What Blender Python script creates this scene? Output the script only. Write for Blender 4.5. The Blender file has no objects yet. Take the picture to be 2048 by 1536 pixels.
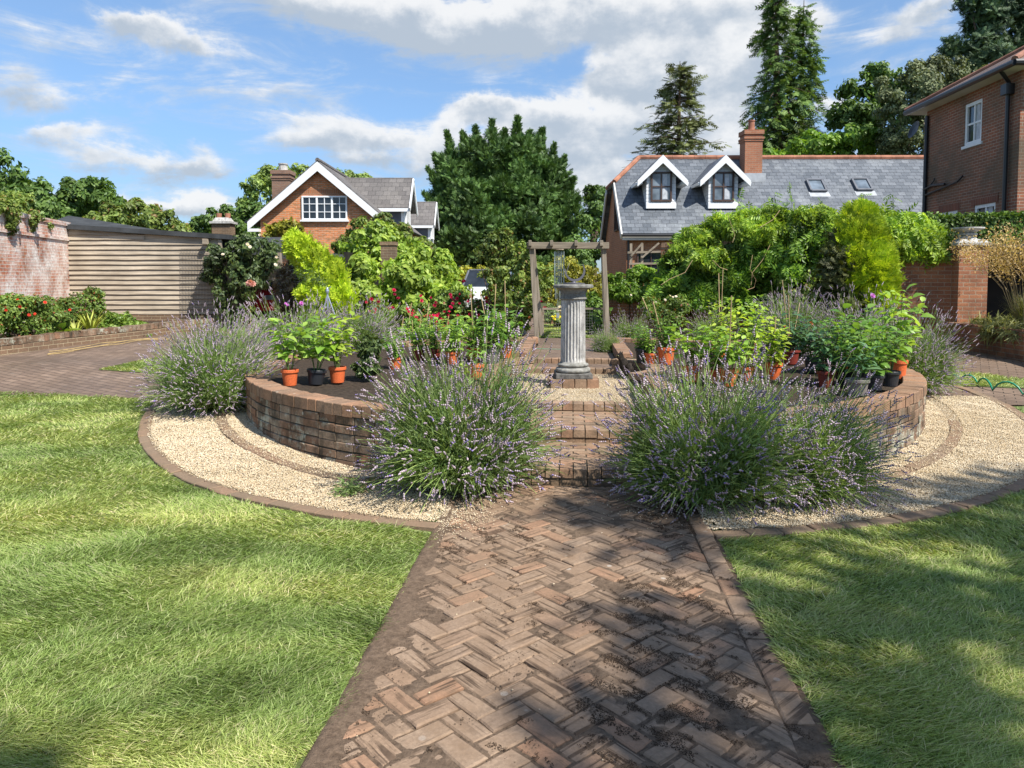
import bpy, bmesh, math, random
import numpy as np
from mathutils import Vector, Matrix

random.seed(11)
R = np.random.default_rng(11)
SC = bpy.context.scene
COL = SC.collection
PI = math.pi

# ------------------------------------------------------------------ camera
F_PX, CX, W_PX = 1480.0, 1024.0, 2048.0
EYE = 1.64
PITCH = math.radians(3.2)
HORIZON = 558.0
CY = HORIZON + F_PX * math.tan(PITCH)
cam_d = bpy.data.cameras.new('camera')
cam = bpy.data.objects.new('camera', cam_d)
COL.objects.link(cam)
cam.location = (0, 0, EYE)
cam.rotation_euler = (PI / 2 - PITCH, 0, 0)
cam_d.sensor_width = 36
cam_d.lens = 36 * F_PX / W_PX
cam_d.shift_y = -(768 - CY) / W_PX
cam_d.clip_start = 0.05
cam_d.clip_end = 3000
SC.camera = cam


def ray(px, py):
    a, b = (px - CX) / F_PX, -(py - CY) / F_PX
    return np.array([a, math.cos(PITCH) + b * math.sin(PITCH), -math.sin(PITCH) + b * math.cos(PITCH)])


def at(px, py, depth):
    d = ray(px, py)
    t = depth / d[1]
    return np.array([d[0] * t, depth, EYE + d[2] * t])


GK = np.array([[-1e4, 0], [6.0, 0], [8, .13], [10, .24], [11.5, .34], [14, .38], [1e4, .38]])


def g(y):
    return np.interp(y, GK[:, 0], GK[:, 1])


def on_level(px, py, h):
    d = ray(px, py)
    t = (h - EYE) / d[2]
    return np.array([d[0] * t, d[1] * t, h])


def on_ground(px, py):
    h = 0.0
    for _ in range(12):
        p = on_level(px, py, h)
        h = .5 * h + .5 * float(g(p[1]))
    return p


# garden axis (brick path, steps, sundial column)
AX = np.array([.0807, .9967])      # along
AS = np.array([.9967, -.0807])     # across
CC = np.array([.80, 9.67])         # centre of the round bed
R_OUT, R_IN = 4.05, 1.0


def loc2(s, t):
    """across/along offset from the bed centre -> x, y"""
    p = CC + AS * s + AX * t
    return float(p[0]), float(p[1])


def to_st(x, y):
    dx, dy = x - CC[0], y - CC[1]
    return dx * AS[0] + dy * AS[1], dx * AX[0] + dy * AX[1]


# ------------------------------------------------------------------ object helpers
def tag(o, label=None, cat=None, group=None, kind=None):
    if label: o['label'] = label
    if cat: o['category'] = cat
    if group: o['group'] = group
    if kind: o['kind'] = kind
    return o


def thing(name, label, cat, loc=(0, 0, 0), group=None, rotz=0.0):
    o = bpy.data.objects.new(name, None)
    o.empty_display_size = .2
    COL.objects.link(o)
    o.location = [float(v) for v in loc]
    o.rotation_euler = (0, 0, rotz)
    return tag(o, label, cat, group)


def world_off(o):
    t = np.zeros(3)
    while o is not None:
        t += np.array(o.location)
        o = o.parent
    return t


def put(name, me, parent=None, mat=None):
    o = bpy.data.objects.new(name, me)
    COL.objects.link(o)
    if parent is not None:
        o.parent = parent
    if mat is not None:
        if len(me.materials) == 0:
            me.materials.append(mat)
    return o


def copy_tree(o, parent=None):
    c = o.copy()
    COL.objects.link(c)
    c.parent = parent
    for ch in o.children:
        copy_tree(ch, c)
    return c


def unit(v):
    v = np.asarray(v, float)
    return v / np.maximum(np.linalg.norm(v, axis=-1, keepdims=True), 1e-9)


class MB:
    def __init__(s):
        s.v, s.f = [], []

    def add(s, verts, faces):
        n = len(s.v)
        s.v.extend([tuple(float(c) for c in p) for p in verts])
        s.f.extend([tuple(i + n for i in f) for f in faces])
        return s

    def box(s, c, size, rz=0.0, taper=1.0):
        x, y, z = [d / 2 for d in size]
        cr, sr = math.cos(rz), math.sin(rz)
        vs = []
        for k, dz in enumerate((-z, z)):
            q = 1.0 if k == 0 else taper
            for dx, dy in ((-x, -y), (x, -y), (x, y), (-x, y)):
                dx, dy = dx * q, dy * q
                vs.append((c[0] + dx * cr - dy * sr, c[1] + dx * sr + dy * cr, c[2] + dz))
        return s.add(vs, [(3, 2, 1, 0), (4, 5, 6, 7), (0, 1, 5, 4), (1, 2, 6, 5), (2, 3, 7, 6), (3, 0, 4, 7)])

    def span(s, x0, x1, y0, y1, z0, z1):
        return s.box(((x0 + x1) / 2, (y0 + y1) / 2, (z0 + z1) / 2), (x1 - x0, y1 - y0, z1 - z0))

    def beam(s, p, q, w, h, up=(0, 0, 1)):
        p, q = np.array(p, float), np.array(q, float)
        d = unit(q - p)
        x = np.cross(d, up)
        if np.linalg.norm(x) < 1e-5: x = np.cross(d, (0, 1, 0))
        x = unit(x); u = np.cross(x, d)
        vs = [e + x * a * w / 2 + u * b * h / 2 for e in (p, q) for a, b in ((-1, -1), (1, -1), (1, 1), (-1, 1))]
        return s.add(vs, [(3, 2, 1, 0), (4, 5, 6, 7), (0, 1, 5, 4), (1, 2, 6, 5), (2, 3, 7, 6), (3, 0, 4, 7)])

    def prism(s, poly, z0, z1):
        n = len(poly)
        z0f = z0 if callable(z0) else (lambda x, y: z0)
        z1f = z1 if callable(z1) else (lambda x, y: z1)
        vs = [(x, y, z0f(x, y)) for x, y in poly] + [(x, y, z1f(x, y)) for x, y in poly]
        fs = [tuple(range(n - 1, -1, -1)), tuple(range(n, 2 * n))] + [(i, (i + 1) % n, n + (i + 1) % n, n + i) for i in range(n)]
        return s.add(vs, fs)

    def slab(s, pts, th):
        """a flat polygon given by 3D points, thickened downwards along its normal"""
        P = [np.array(p, float) for p in pts]
        nrm = np.zeros(3)
        for i in range(len(P)):
            nrm += np.cross(P[i], P[(i + 1) % len(P)])
        nrm = unit(nrm)
        if nrm[2] < 0:
            P = P[::-1]; nrm = -nrm
        n = len(P)
        vs = [p - nrm * th for p in P] + P
        return s.add(vs, [tuple(range(n - 1, -1, -1)), tuple(range(n, 2 * n))] + [(i, (i + 1) % n, n + (i + 1) % n, n + i) for i in range(n)])

    def tube(s, pts, r, n=6, cap=True):
        pts = [np.array(p, float) for p in pts]
        m = len(pts)
        rs = [r] * m if np.isscalar(r) else list(r)
        ref = np.array([.31, .17, .93])
        vs = []
        for i, p in enumerate(pts):
            d = unit(pts[min(i + 1, m - 1)] - pts[max(i - 1, 0)])
            x = np.cross(d, ref)
            if np.linalg.norm(x) < .05: x = np.cross(d, (1, 0, 0))
            x = unit(x); y = np.cross(d, x)
            for k in range(n):
                a = 2 * PI * k / n
                vs.append(p + (x * math.cos(a) + y * math.sin(a)) * rs[i])
        fs = [(i * n + k, i * n + (k + 1) % n, (i + 1) * n + (k + 1) % n, (i + 1) * n + k) for i in range(m - 1) for k in range(n)]
        if cap:
            fs += [tuple(range(n - 1, -1, -1)), tuple(range((m - 1) * n, m * n))]
        return s.add(vs, fs)

    def lathe(s, prof, n=24, c=(0, 0, 0), cap=True, sq=None, rot=0.0):
        vs = []
        for r, z in prof:
            for k in range(n):
                a = 2 * PI * k / n + rot
                vs.append((c[0] + r * math.cos(a), c[1] + r * math.sin(a), c[2] + z))
        m = len(prof)
        fs = [(i * n + k, i * n + (k + 1) % n, (i + 1) * n + (k + 1) % n, (i + 1) * n + k) for i in range(m - 1) for k in range(n)]
        if cap:
            fs += [tuple(range(n - 1, -1, -1)), tuple(range((m - 1) * n, m * n))]
        return s.add(vs, fs)

    def mesh(s, name, off=(0, 0, 0), smooth=False, uv=True):
        V = np.array(s.v, float) - np.asarray(off, float)
        me = bpy.data.meshes.new(name)
        me.from_pydata([tuple(p) for p in V], [], s.f)
        if uv:
            W = np.array(s.v, float)
            lay = me.uv_layers.new(name='UVMap')
            buf = np.zeros((len(me.loops), 2))
            k = 0
            for f in s.f:
                P = W[list(f)]
                nrm = np.zeros(3)
                for i in range(len(f)):
                    nrm += np.cross(P[i], P[(i + 1) % len(f)])
                L = np.linalg.norm(nrm)
                nrm = nrm / L if L > 1e-12 else np.array([0, 0, 1.])
                if abs(nrm[2]) > .995:
                    uvs = P[:, :2]
                else:
                    t = unit(np.array([-nrm[1], nrm[0], 0]))
                    b = np.cross(nrm, t)
                    uvs = np.stack([P @ t, P @ b], 1)
                buf[k:k + len(f)] = uvs
                k += len(f)
            lay.data.foreach_set('uv', buf.ravel())
        if smooth:
            me.polygons.foreach_set('use_smooth', [True] * len(me.polygons))
        me.update()
        return me

    def build(s, name, mat, parent=None, smooth=False, bevel=0.0, uv=True, seg=2):
        off = world_off(parent) if parent is not None else np.zeros(3)
        me = s.mesh(name, off, smooth, uv)
        o = put(name, me, parent, mat)
        if bevel:
            m = o.modifiers.new('edge', 'BEVEL')
            m.width = bevel; m.segments = seg; m.limit_method = 'ANGLE'; m.angle_limit = math.radians(40)
            if smooth is False and seg > 1:
                m.harden_normals = False
        return o


def structure(o):
    o['kind'] = 'structure'
    return o


# ------------------------------------------------------------------ scattered leaf meshes
def _t(v, f):
    return np.array(v, float), np.array(f, int)


T_LEAF = _t([(0, 0, 0), (.3, .42, .07), (0, 1, -.1), (-.3, .42, .07)], [(0, 1, 2), (0, 2, 3)])
T_BIG = _t([(0, 0, 0), (0, .5, .0), (0, 1.05, -.22), (.25, .18, .05), (.36, .45, .09), (.2, .8, -.03), (-.25, .18, .05), (-.36, .45, .09), (-.2, .8, -.03)],
           [(0, 3, 1), (3, 4, 1), (4, 5, 1), (5, 2, 1), (0, 1, 6), (6, 1, 7), (7, 1, 8), (8, 1, 2)])
T_BLADE = _t([(-.5, 0, 0), (.5, 0, 0), (-.42, .5, .10), (.42, .5, .10), (0, 1, .04)], [(0, 1, 3), (0, 3, 2), (2, 3, 4)])

T_NARROW = _t([(-.05, 0, 0), (.05, 0, 0), (-.04, .5, .10), (.04, .5, .10), (0, 1, -.02)], [(0, 1, 3), (0, 3, 2), (2, 3, 4)])


def _spray():
    v, f = [], []
    def tri(b, t, w):
        b, t = np.array(b, float), np.array(t, float)
        d = t - b
        s = unit(np.array([d[1], -d[0], 0])) * w
        n = len(v)
        v.extend([b - s * .5, b + (t - b) * .45 + s, t, b + (t - b) * .45 - s]); f.extend([(n, n + 1, n + 2), (n, n + 2, n + 3)])
    tri((0, 0, 0), (0, 1, -.08), .06)
    for t in (.12, .34, .56, .76):
        for sgn in (-1, 1):
            L = .46 * (1.05 - .6 * t)
            tri((0, t, -.06 * t), (sgn * L * .62, t + L * .78, -.06 - .05 * t), .055)
    return _t(v, f)


T_SPRAY = _spray()


def _pinnate():
    v, f = [], []
    def kite(b, d, L, w):
        d = unit(np.array(d, float)); b = np.array(b, float)
        s = np.array([d[1], -d[0], 0])
        n = len(v)
        v.extend([b, b + d * L * .45 + s * w + (0, 0, .02), b + d * L + (0, 0, -.06), b + d * L * .45 - s * w + (0, 0, .02)])
        f.extend([(n, n + 1, n + 2), (n, n + 2, n + 3)])
    for t in (.15, .38, .6, .8):
        for sgn in (-1, 1):
            kite((0, t, -.15 * t * t), (sgn, .45, -.25), .42, .085)
    kite((0, .85, -.12), (0, 1, -.3), .42, .09)
    return _t(v, f)


T_PIN = _pinnate()


def _octa(sx=1, sy=1, sz=1, c=(0, 0, 0)):
    v = np.array([(1, 0, 0), (-1, 0, 0), (0, 1, 0), (0, -1, 0), (0, 0, 1), (0, 0, -1)], float) * (sx, sy, sz) + c
    f = [(0, 2, 4), (2, 1, 4), (1, 3, 4), (3, 0, 4), (2, 0, 5), (1, 2, 5), (3, 1, 5), (0, 3, 5)]
    return v, f


def _join(parts):
    v, f, n = [], [], 0
    for a, b in parts:
        v.append(a); f += [tuple(i + n for i in q) for q in b]; n += len(a)
    return np.concatenate(v), np.array(f, int)


T_PEB = _t(*_octa(.5, .38, .28))
T_SPIKE = _join([_octa(.20, .17, .20, (0, .10, 0)), _octa(.24, .17, .24, (0, .40, 0)), _octa(.21, .17, .21, (0, .68, 0)), _octa(.13, .15, .13, (0, .92, 0))])


def _bloom():
    parts = []
    for ring, (n, r, h, w, up) in enumerate(((8, .5, .08, .24, .12), (7, .38, .16, .2, .28), (5, .22, .24, .15, .42))):
        for k in range(n):
            a = 2 * PI * (k + .5 * (ring % 2)) / n
            c, s = math.cos(a), math.sin(a)
            p = np.array([(0, 0, .0), (c * r * .6 - s * w * .7, s * r * .6 + c * w * .7, h * .6 + up * .4), (c * r, s * r, h + up * .3), (c * r * .6 + s * w * .7, s * r * .6 - c * w * .7, h * .6 + up * .4)])
            p = p[:, [0, 2, 1]]
            parts.append((p, [(0, 1, 2), (0, 2, 3)]))
    return _join(parts)


T_BLOOM = _bloom()


def scatter(name, mat, P, D, N, S, tmpl, parent=None, smooth=False, link=True, off=None):
    """one mesh of many copies of a little template: at P, its length along D, its face towards N, of size S (n or n x 3)"""
    tv, tf = tmpl
    P, D, N = np.asarray(P, float), unit(D), np.asarray(N, float)
    n = len(P)
    S = np.asarray(S, float)
    if S.ndim == 0: S = np.full(n, float(S))
    if S.ndim == 1: S = np.repeat(S[:, None], 3, 1)
    Z = N - (N * D).sum(1, keepdims=True) * D
    bad = np.linalg.norm(Z, axis=1) < 1e-4
    if bad.any():
        Z[bad] = np.cross(D[bad], [1.0, .2, .1])
    Z = unit(Z)
    X = np.cross(D, Z)
    k = len(tv)
    V = P[:, None, :] + X[:, None, :] * (tv[None, :, 0, None] * S[:, None, 0, None]) + D[:, None, :] * (tv[None, :, 1, None] * S[:, None, 1, None]) + Z[:, None, :] * (tv[None, :, 2, None] * S[:, None, 2, None])
    V = V.reshape(-1, 3)
    if off is None:
        off = world_off(parent) if parent is not None else np.zeros(3)
    V = V - off
    Fc = (tf[None, :, :] + (np.arange(n) * k)[:, None, None]).reshape(-1, 3)
    me = bpy.data.meshes.new(name)
    me.vertices.add(len(V)); me.vertices.foreach_set('co', V.astype(np.float32).ravel())
    nf = len(Fc)
    me.loops.add(nf * 3); me.loops.foreach_set('vertex_index', Fc.astype(np.int32).ravel())
    me.polygons.add(nf)
    me.polygons.foreach_set('loop_start', np.arange(0, nf * 3, 3, dtype=np.int32))
    me.polygons.foreach_set('loop_total', np.full(nf, 3, dtype=np.int32))
    if smooth:
        me.polygons.foreach_set('use_smooth', np.ones(nf, dtype=bool))
    me.update(calc_edges=True)
    me.materials.append(mat)
    if not link:
        return me
    return put(name, me, parent)


def rdir(n):
    return unit(R.normal(size=(n, 3)))


def snoise(P, freq, seed):
    r = np.random.default_rng(seed)
    out = np.zeros(len(P))
    for o in range(3):
        for _ in range(5):
            k = unit(r.normal(size=P.shape[1])) * freq * (1.9 ** o) * r.uniform(.7, 1.3)
            out += np.sin(P @ k * 2 * PI + r.uniform(0, 6.28)) / (1.7 ** o)
    return out / 4.2


def crown(blobs, n, clump=.33, droop=.35, fill=.12, up=.35, seed=0, spread=1.0):
    """leaf places for an uneven crown: blobs (x,y,z,rx,ry,rz) carry clumps, clumps carry leaves"""
    r = np.random.default_rng(seed + 100)
    B = np.array(blobs, float)
    area = (B[:, 3] * B[:, 4] + B[:, 4] * B[:, 5] + B[:, 3] * B[:, 5])
    cen, cr, cd = [], [], []
    for b in B:
        rm = b[3:].mean()
        K = int(np.clip(1.6 / clump ** 2, 6, 60))
        d = unit(r.normal(size=(K, 3)))
        s = .72 + .34 * r.random(K)
        cen.append(b[:3] + d * b[3:] * s[:, None])
        cr.append(rm * clump * (.65 + .75 * r.random(K)))
        cd.append(d)
    cnt = [len(c) for c in cen]
    p = np.repeat(area / np.array(cnt), cnt)
    cen, cr, cd = np.concatenate(cen), np.concatenate(cr), np.concatenate(cd)
    p = p * cr; p /= p.sum()
    i = r.choice(len(cen), n, p=p)
    d = unit(r.normal(size=(n, 3)))
    rad = cr[i] * (.35 + .65 * r.random(n) ** .5) * spread
    P = cen[i] + d * rad[:, None] * (1, 1, .8)
    N = unit(.5 * cd[i] + .75 * d + np.array([0, 0, up]) + .45 * r.normal(size=(n, 3)))
    nf = int(n * fill)
    if nf:
        j = r.integers(0, len(B), nf)
        q = unit(r.normal(size=(nf, 3))) * (r.random(nf) ** .33)[:, None]
        P[:nf] = B[j, :3] + q * B[j, 3:] * .8
    D = unit(np.cross(N, unit(r.normal(size=(n, 3)))) + np.array([0, 0, -droop]))
    return P, D, N


def blob(px, py, rx, ry, depth, rd=None):
    """a crown blob from its place and radii in photo pixels and its distance"""
    c = at(px, py, depth)
    k = depth / F_PX
    return (c[0], c[1], c[2], rx * k, (rd if rd else .8 * (rx + ry) / 2 * k), ry * k)

# ------------------------------------------------------------------ materials
def mat_new(name):
    m = bpy.data.materials.new(name)
    m.use_nodes = True
    nt = m.node_tree
    nt.nodes.clear()
    out = nt.nodes.new('ShaderNodeOutputMaterial')
    return m, nt, out


def nd(nt, typ, **kw):
    n = nt.nodes.new(typ)
    for k, v in kw.items():
        if k.startswith('i_'):
            key = k[2:]
            n.inputs[int(key) if key.isdigit() else key.replace('_', ' ')].default_value = v
        else:
            setattr(n, k, v)
    return n


def ramp(nt, fac, stops, interp='LINEAR'):
    n = nt.nodes.new('ShaderNodeValToRGB')
    n.color_ramp.interpolation = interp
    el = n.color_ramp.elements
    while len(el) < len(stops): el.new(.5)
    for e, (p, c) in zip(el, stops):
        e.position = p
        e.color = (*c, 1) if len(c) == 3 else c
    nt.links.new(fac, n.inputs[0])
    return n.outputs[0]


def mixc(nt, fac, a, b, mode='MIX'):
    n = nt.nodes.new('ShaderNodeMix')
    n.data_type = 'RGBA'; n.blend_type = mode
    for key, v in ((0, fac), (6, a), (7, b)):
        if hasattr(v, 'links') or isinstance(v, bpy.types.NodeSocket): nt.links.new(v, n.inputs[key])
        elif key == 0: n.inputs[0].default_value = v
        else: n.inputs[key].default_value = (*v, 1)
    return n.outputs[2]


def mth(nt, op, a, b=None, c=None, clamp=False):
    n = nt.nodes.new('ShaderNodeMath'); n.operation = op; n.use_clamp = clamp
    for i, v in enumerate((a, b, c)):
        if v is None: continue
        if isinstance(v, bpy.types.NodeSocket): nt.links.new(v, n.inputs[i])
        else: n.inputs[i].default_value = v
    return n.outputs[0]


def noise(nt, vec, scale, detail=4, rough=.55, dist=0.0):
    n = nd(nt, 'ShaderNodeTexNoise')
    n.inputs['Scale'].default_value = scale; n.inputs['Detail'].default_value = detail
    n.inputs['Roughness'].default_value = rough; n.inputs['Distortion'].default_value = dist
    if vec is not None: nt.links.new(vec, n.inputs['Vector'])
    return n.outputs['Fac']


def mapping(nt, vec, scale=(1, 1, 1), rot=(0, 0, 0), loc=(0, 0, 0)):
    n = nd(nt, 'ShaderNodeMapping')
    n.inputs['Scale'].default_value = scale; n.inputs['Rotation'].default_value = rot; n.inputs['Location'].default_value = loc
    nt.links.new(vec, n.inputs['Vector'])
    return n.outputs[0]


def bump(nt, h, strength=.4, dist=.01):
    n = nd(nt, 'ShaderNodeBump')
    n.inputs['Strength'].default_value = strength; n.inputs['Distance'].default_value = dist
    nt.links.new(h, n.inputs['Height'])
    return n.outputs[0]


def principled(nt, out, col, rough=.6, spec=.4, normal=None, metal=0.0):
    b = nd(nt, 'ShaderNodeBsdfPrincipled')
    for key, v in (('Base Color', col), ('Roughness', rough), ('Specular IOR Level', spec), ('Metallic', metal)):
        if isinstance(v, bpy.types.NodeSocket): nt.links.new(v, b.inputs[key])
        elif key == 'Base Color': b.inputs[key].default_value = (*v, 1)
        else: b.inputs[key].default_value = v
    if normal is not None: nt.links.new(normal, b.inputs['Normal'])
    if out is not None: nt.links.new(b.outputs[0], out.inputs[0])
    return b


def obj_co(nt):
    return nd(nt, 'ShaderNodeTexCoord').outputs['Object']


def geo(nt):
    return nd(nt, 'ShaderNodeNewGeometry')


def uv_co(nt):
    return nd(nt, 'ShaderNodeTexCoord').outputs['UV']


def m_leaf(name, dark, light, trans=.3, rough=.5, scale=1.2, spec=.35, tint=None, var=.45):
    m, nt, out = mat_new(name)
    gm = geo(nt)
    rnd = gm.outputs['Random Per Island']
    mid = tuple((a + b) / 2 for a, b in zip(dark, light))
    stops = [(0, dark), (.5, mid), (1, light)]
    if tint: stops = [(0, dark), (.5, mid), (.93, light), (.94, tint)]
    c = ramp(nt, rnd, stops)
    nz = noise(nt, gm.outputs['Position'], scale, 2)
    k = nd(nt, 'ShaderNodeMapRange'); nt.links.new(nz, k.inputs[0])
    k.inputs[1].default_value = .3; k.inputs[2].default_value = .7; k.inputs[3].default_value = 1 - var; k.inputs[4].default_value = 1 + var
    vm = nd(nt, 'ShaderNodeVectorMath', operation='SCALE'); nt.links.new(c, vm.inputs[0]); nt.links.new(k.outputs[0], vm.inputs['Scale'])
    col = vm.outputs[0]
    b = principled(nt, None, col, rough, spec)
    t = nd(nt, 'ShaderNodeBsdfTranslucent')
    tc = mixc(nt, 1.0, col, (1.5, 1.45, .6), 'MULTIPLY')
    nt.links.new(tc, t.inputs[0])
    mx = nd(nt, 'ShaderNodeMixShader'); mx.inputs[0].default_value = trans
    nt.links.new(b.outputs[0], mx.inputs[1]); nt.links.new(t.outputs[0], mx.inputs[2])
    nt.links.new(mx.outputs[0], out.inputs[0])
    return m


def m_plain(name, col, rough=.5, spec=.4, var=.15, scale=6, metal=0.0, bmp=0.0, bscale=40):
    m, nt, out = mat_new(name)
    co = obj_co(nt)
    nz = noise(nt, co, scale, 5)
    c = ramp(nt, nz, [(.3, tuple(v * (1 - var) for v in col)), (.7, tuple(min(1, v * (1 + var)) for v in col))])
    nrm = bump(nt, noise(nt, co, bscale, 4), bmp, .01) if bmp else None
    principled(nt, out, c, rough, spec, nrm, metal)
    return m


def m_brick(name, c1, c2, mortar, width=.225, row=.075, msize=.007, stain=(.05, .045, .04), stain_amt=.5, stain_scale=.7, white=0.0, contrast=1.0, c3=None, slo=.45):
    m, nt, out = mat_new(name)
    uv = uv_co(nt)
    br = nd(nt, 'ShaderNodeTexBrick')
    br.offset = .5
    br.inputs['Scale'].default_value = 1
    br.inputs['Brick Width'].default_value = width; br.inputs['Row Height'].default_value = row
    br.inputs['Mortar Size'].default_value = msize; br.inputs['Mortar Smooth'].default_value = .3; br.inputs['Bias'].default_value = 0
    wob = noise(nt, uv, 9, 2)
    vadd = nd(nt, 'ShaderNodeVectorMath', operation='MULTIPLY_ADD')
    nt.links.new(wob, vadd.inputs[0]); vadd.inputs[1].default_value = (.008, .008, 0); nt.links.new(uv, vadd.inputs[2])
    nt.links.new(vadd.outputs[0], br.inputs['Vector'])
    br.inputs['Color1'].default_value = (*c1, 1); br.inputs['Color2'].default_value = (*c2, 1); br.inputs['Mortar'].default_value = (*mortar, 1)
    co = geo(nt).outputs['Position']
    col = br.outputs['Color']
    if c3:
        col = mixc(nt, ramp(nt, noise(nt, mapping(nt, uv, (4.4, 13.3, 1)), 1.0, 1), [(.5, (0, 0, 0)), (.62, (.8, .8, .8))]), col, c3)
    fine = noise(nt, uv, 38, 4)
    col = mixc(nt, .7, col, ramp(nt, fine, [(.25, (.55, .52, .5)), (.75, (1.25, 1.22, 1.2))]), 'MULTIPLY')
    st = ramp(nt, noise(nt, co, stain_scale, 6, .65), [(slo, (0, 0, 0)), (slo + .22, (1, 1, 1))])
    col = mixc(nt, mth(nt, 'MULTIPLY', st, stain_amt), col, stain)
    if white:
        wn = noise(nt, co, 1.9, 8, .74)
        wf = ramp(nt, wn, [(.5 - .25 * white, (0, 0, 0)), (.62, (1, 1, 1))])
        wf2 = mth(nt, 'MULTIPLY', wf, ramp(nt, noise(nt, uv, 14, 3), [(.3, (.35, .35, .35)), (.55, (.95, .95, .95))]))
        col = mixc(nt, wf2, col, (.78, .73, .67))
    hgt = mth(nt, 'SUBTRACT', mth(nt, 'MULTIPLY', fine, .35), br.outputs['Fac'])
    principled(nt, out, col, .85, .25, bump(nt, hgt, .7, .008))
    return m


def m_slate(name, c1, c2, dark, patch, width=.3, row=.2, rough=.55, pamt=.55, pscale=.55):
    m, nt, out = mat_new(name)
    uv = uv_co(nt)
    br = nd(nt, 'ShaderNodeTexBrick'); br.offset = .5
    br.inputs['Scale'].default_value = 1
    br.inputs['Brick Width'].default_value = width; br.inputs['Row Height'].default_value = row
    br.inputs['Mortar Size'].default_value = .007; br.inputs['Mortar Smooth'].default_value = .2
    nt.links.new(uv, br.inputs['Vector'])
    br.inputs['Color1'].default_value = (*c1, 1); br.inputs['Color2'].default_value = (*c2, 1); br.inputs['Mortar'].default_value = (*dark, 1)
    co = geo(nt).outputs['Position']
    pn = ramp(nt, noise(nt, co, pscale, 7, .7), [(.5, (0, 0, 0)), (.75, (1, 1, 1))])
    col = mixc(nt, mth(nt, 'MULTIPLY', pn, pamt), br.outputs['Color'], patch)
    col = mixc(nt, .6, col, ramp(nt, noise(nt, uv, 13, 5), [(.3, (.6, .6, .6)), (.7, (1.2, 1.2, 1.2))]), 'MULTIPLY')
    sepn = nd(nt, 'ShaderNodeSeparateXYZ'); nt.links.new(uv, sepn.inputs[0])
    saw = mth(nt, 'FRACT', mth(nt, 'DIVIDE', sepn.outputs[1], row))
    hgt = mth(nt, 'SUBTRACT', mth(nt, 'MULTIPLY', saw, -1.0), mth(nt, 'MULTIPLY', br.outputs['Fac'], .8))
    principled(nt, out, col, rough, .45, bump(nt, hgt, .6, .012))
    return m


def m_glass(name, col=(.02, .025, .03), rough=.06, spec=.6):
    m, nt, out = mat_new(name)
    co = obj_co(nt)
    principled(nt, out, ramp(nt, noise(nt, co, 2.2, 2), [(.35, tuple(v * .6 for v in col)), (.7, tuple(v * 1.6 for v in col))]), rough, spec)
    return m


def m_wood(name, c1, c2, axis='x', rough=.8, scale=1.0):
    m, nt, out = mat_new(name)
    co = geo(nt).outputs['Position']
    sc = {'x': (.5, 9, 9), 'y': (9, .5, 9), 'z': (9, 9, .5)}[axis]
    grain = noise(nt, mapping(nt, co, tuple(v * scale for v in sc)), 3, 7, .65)
    big = noise(nt, co, 1.5, 4)
    col = ramp(nt, grain, [(.28, c1), (.72, c2)])
    col = mixc(nt, .6, col, ramp(nt, big, [(.3, (.6, .6, .6)), (.7, (1.2, 1.2, 1.2))]), 'MULTIPLY')
    principled(nt, out, col, rough, .25, bump(nt, grain, .4, .01))
    return m


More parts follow.
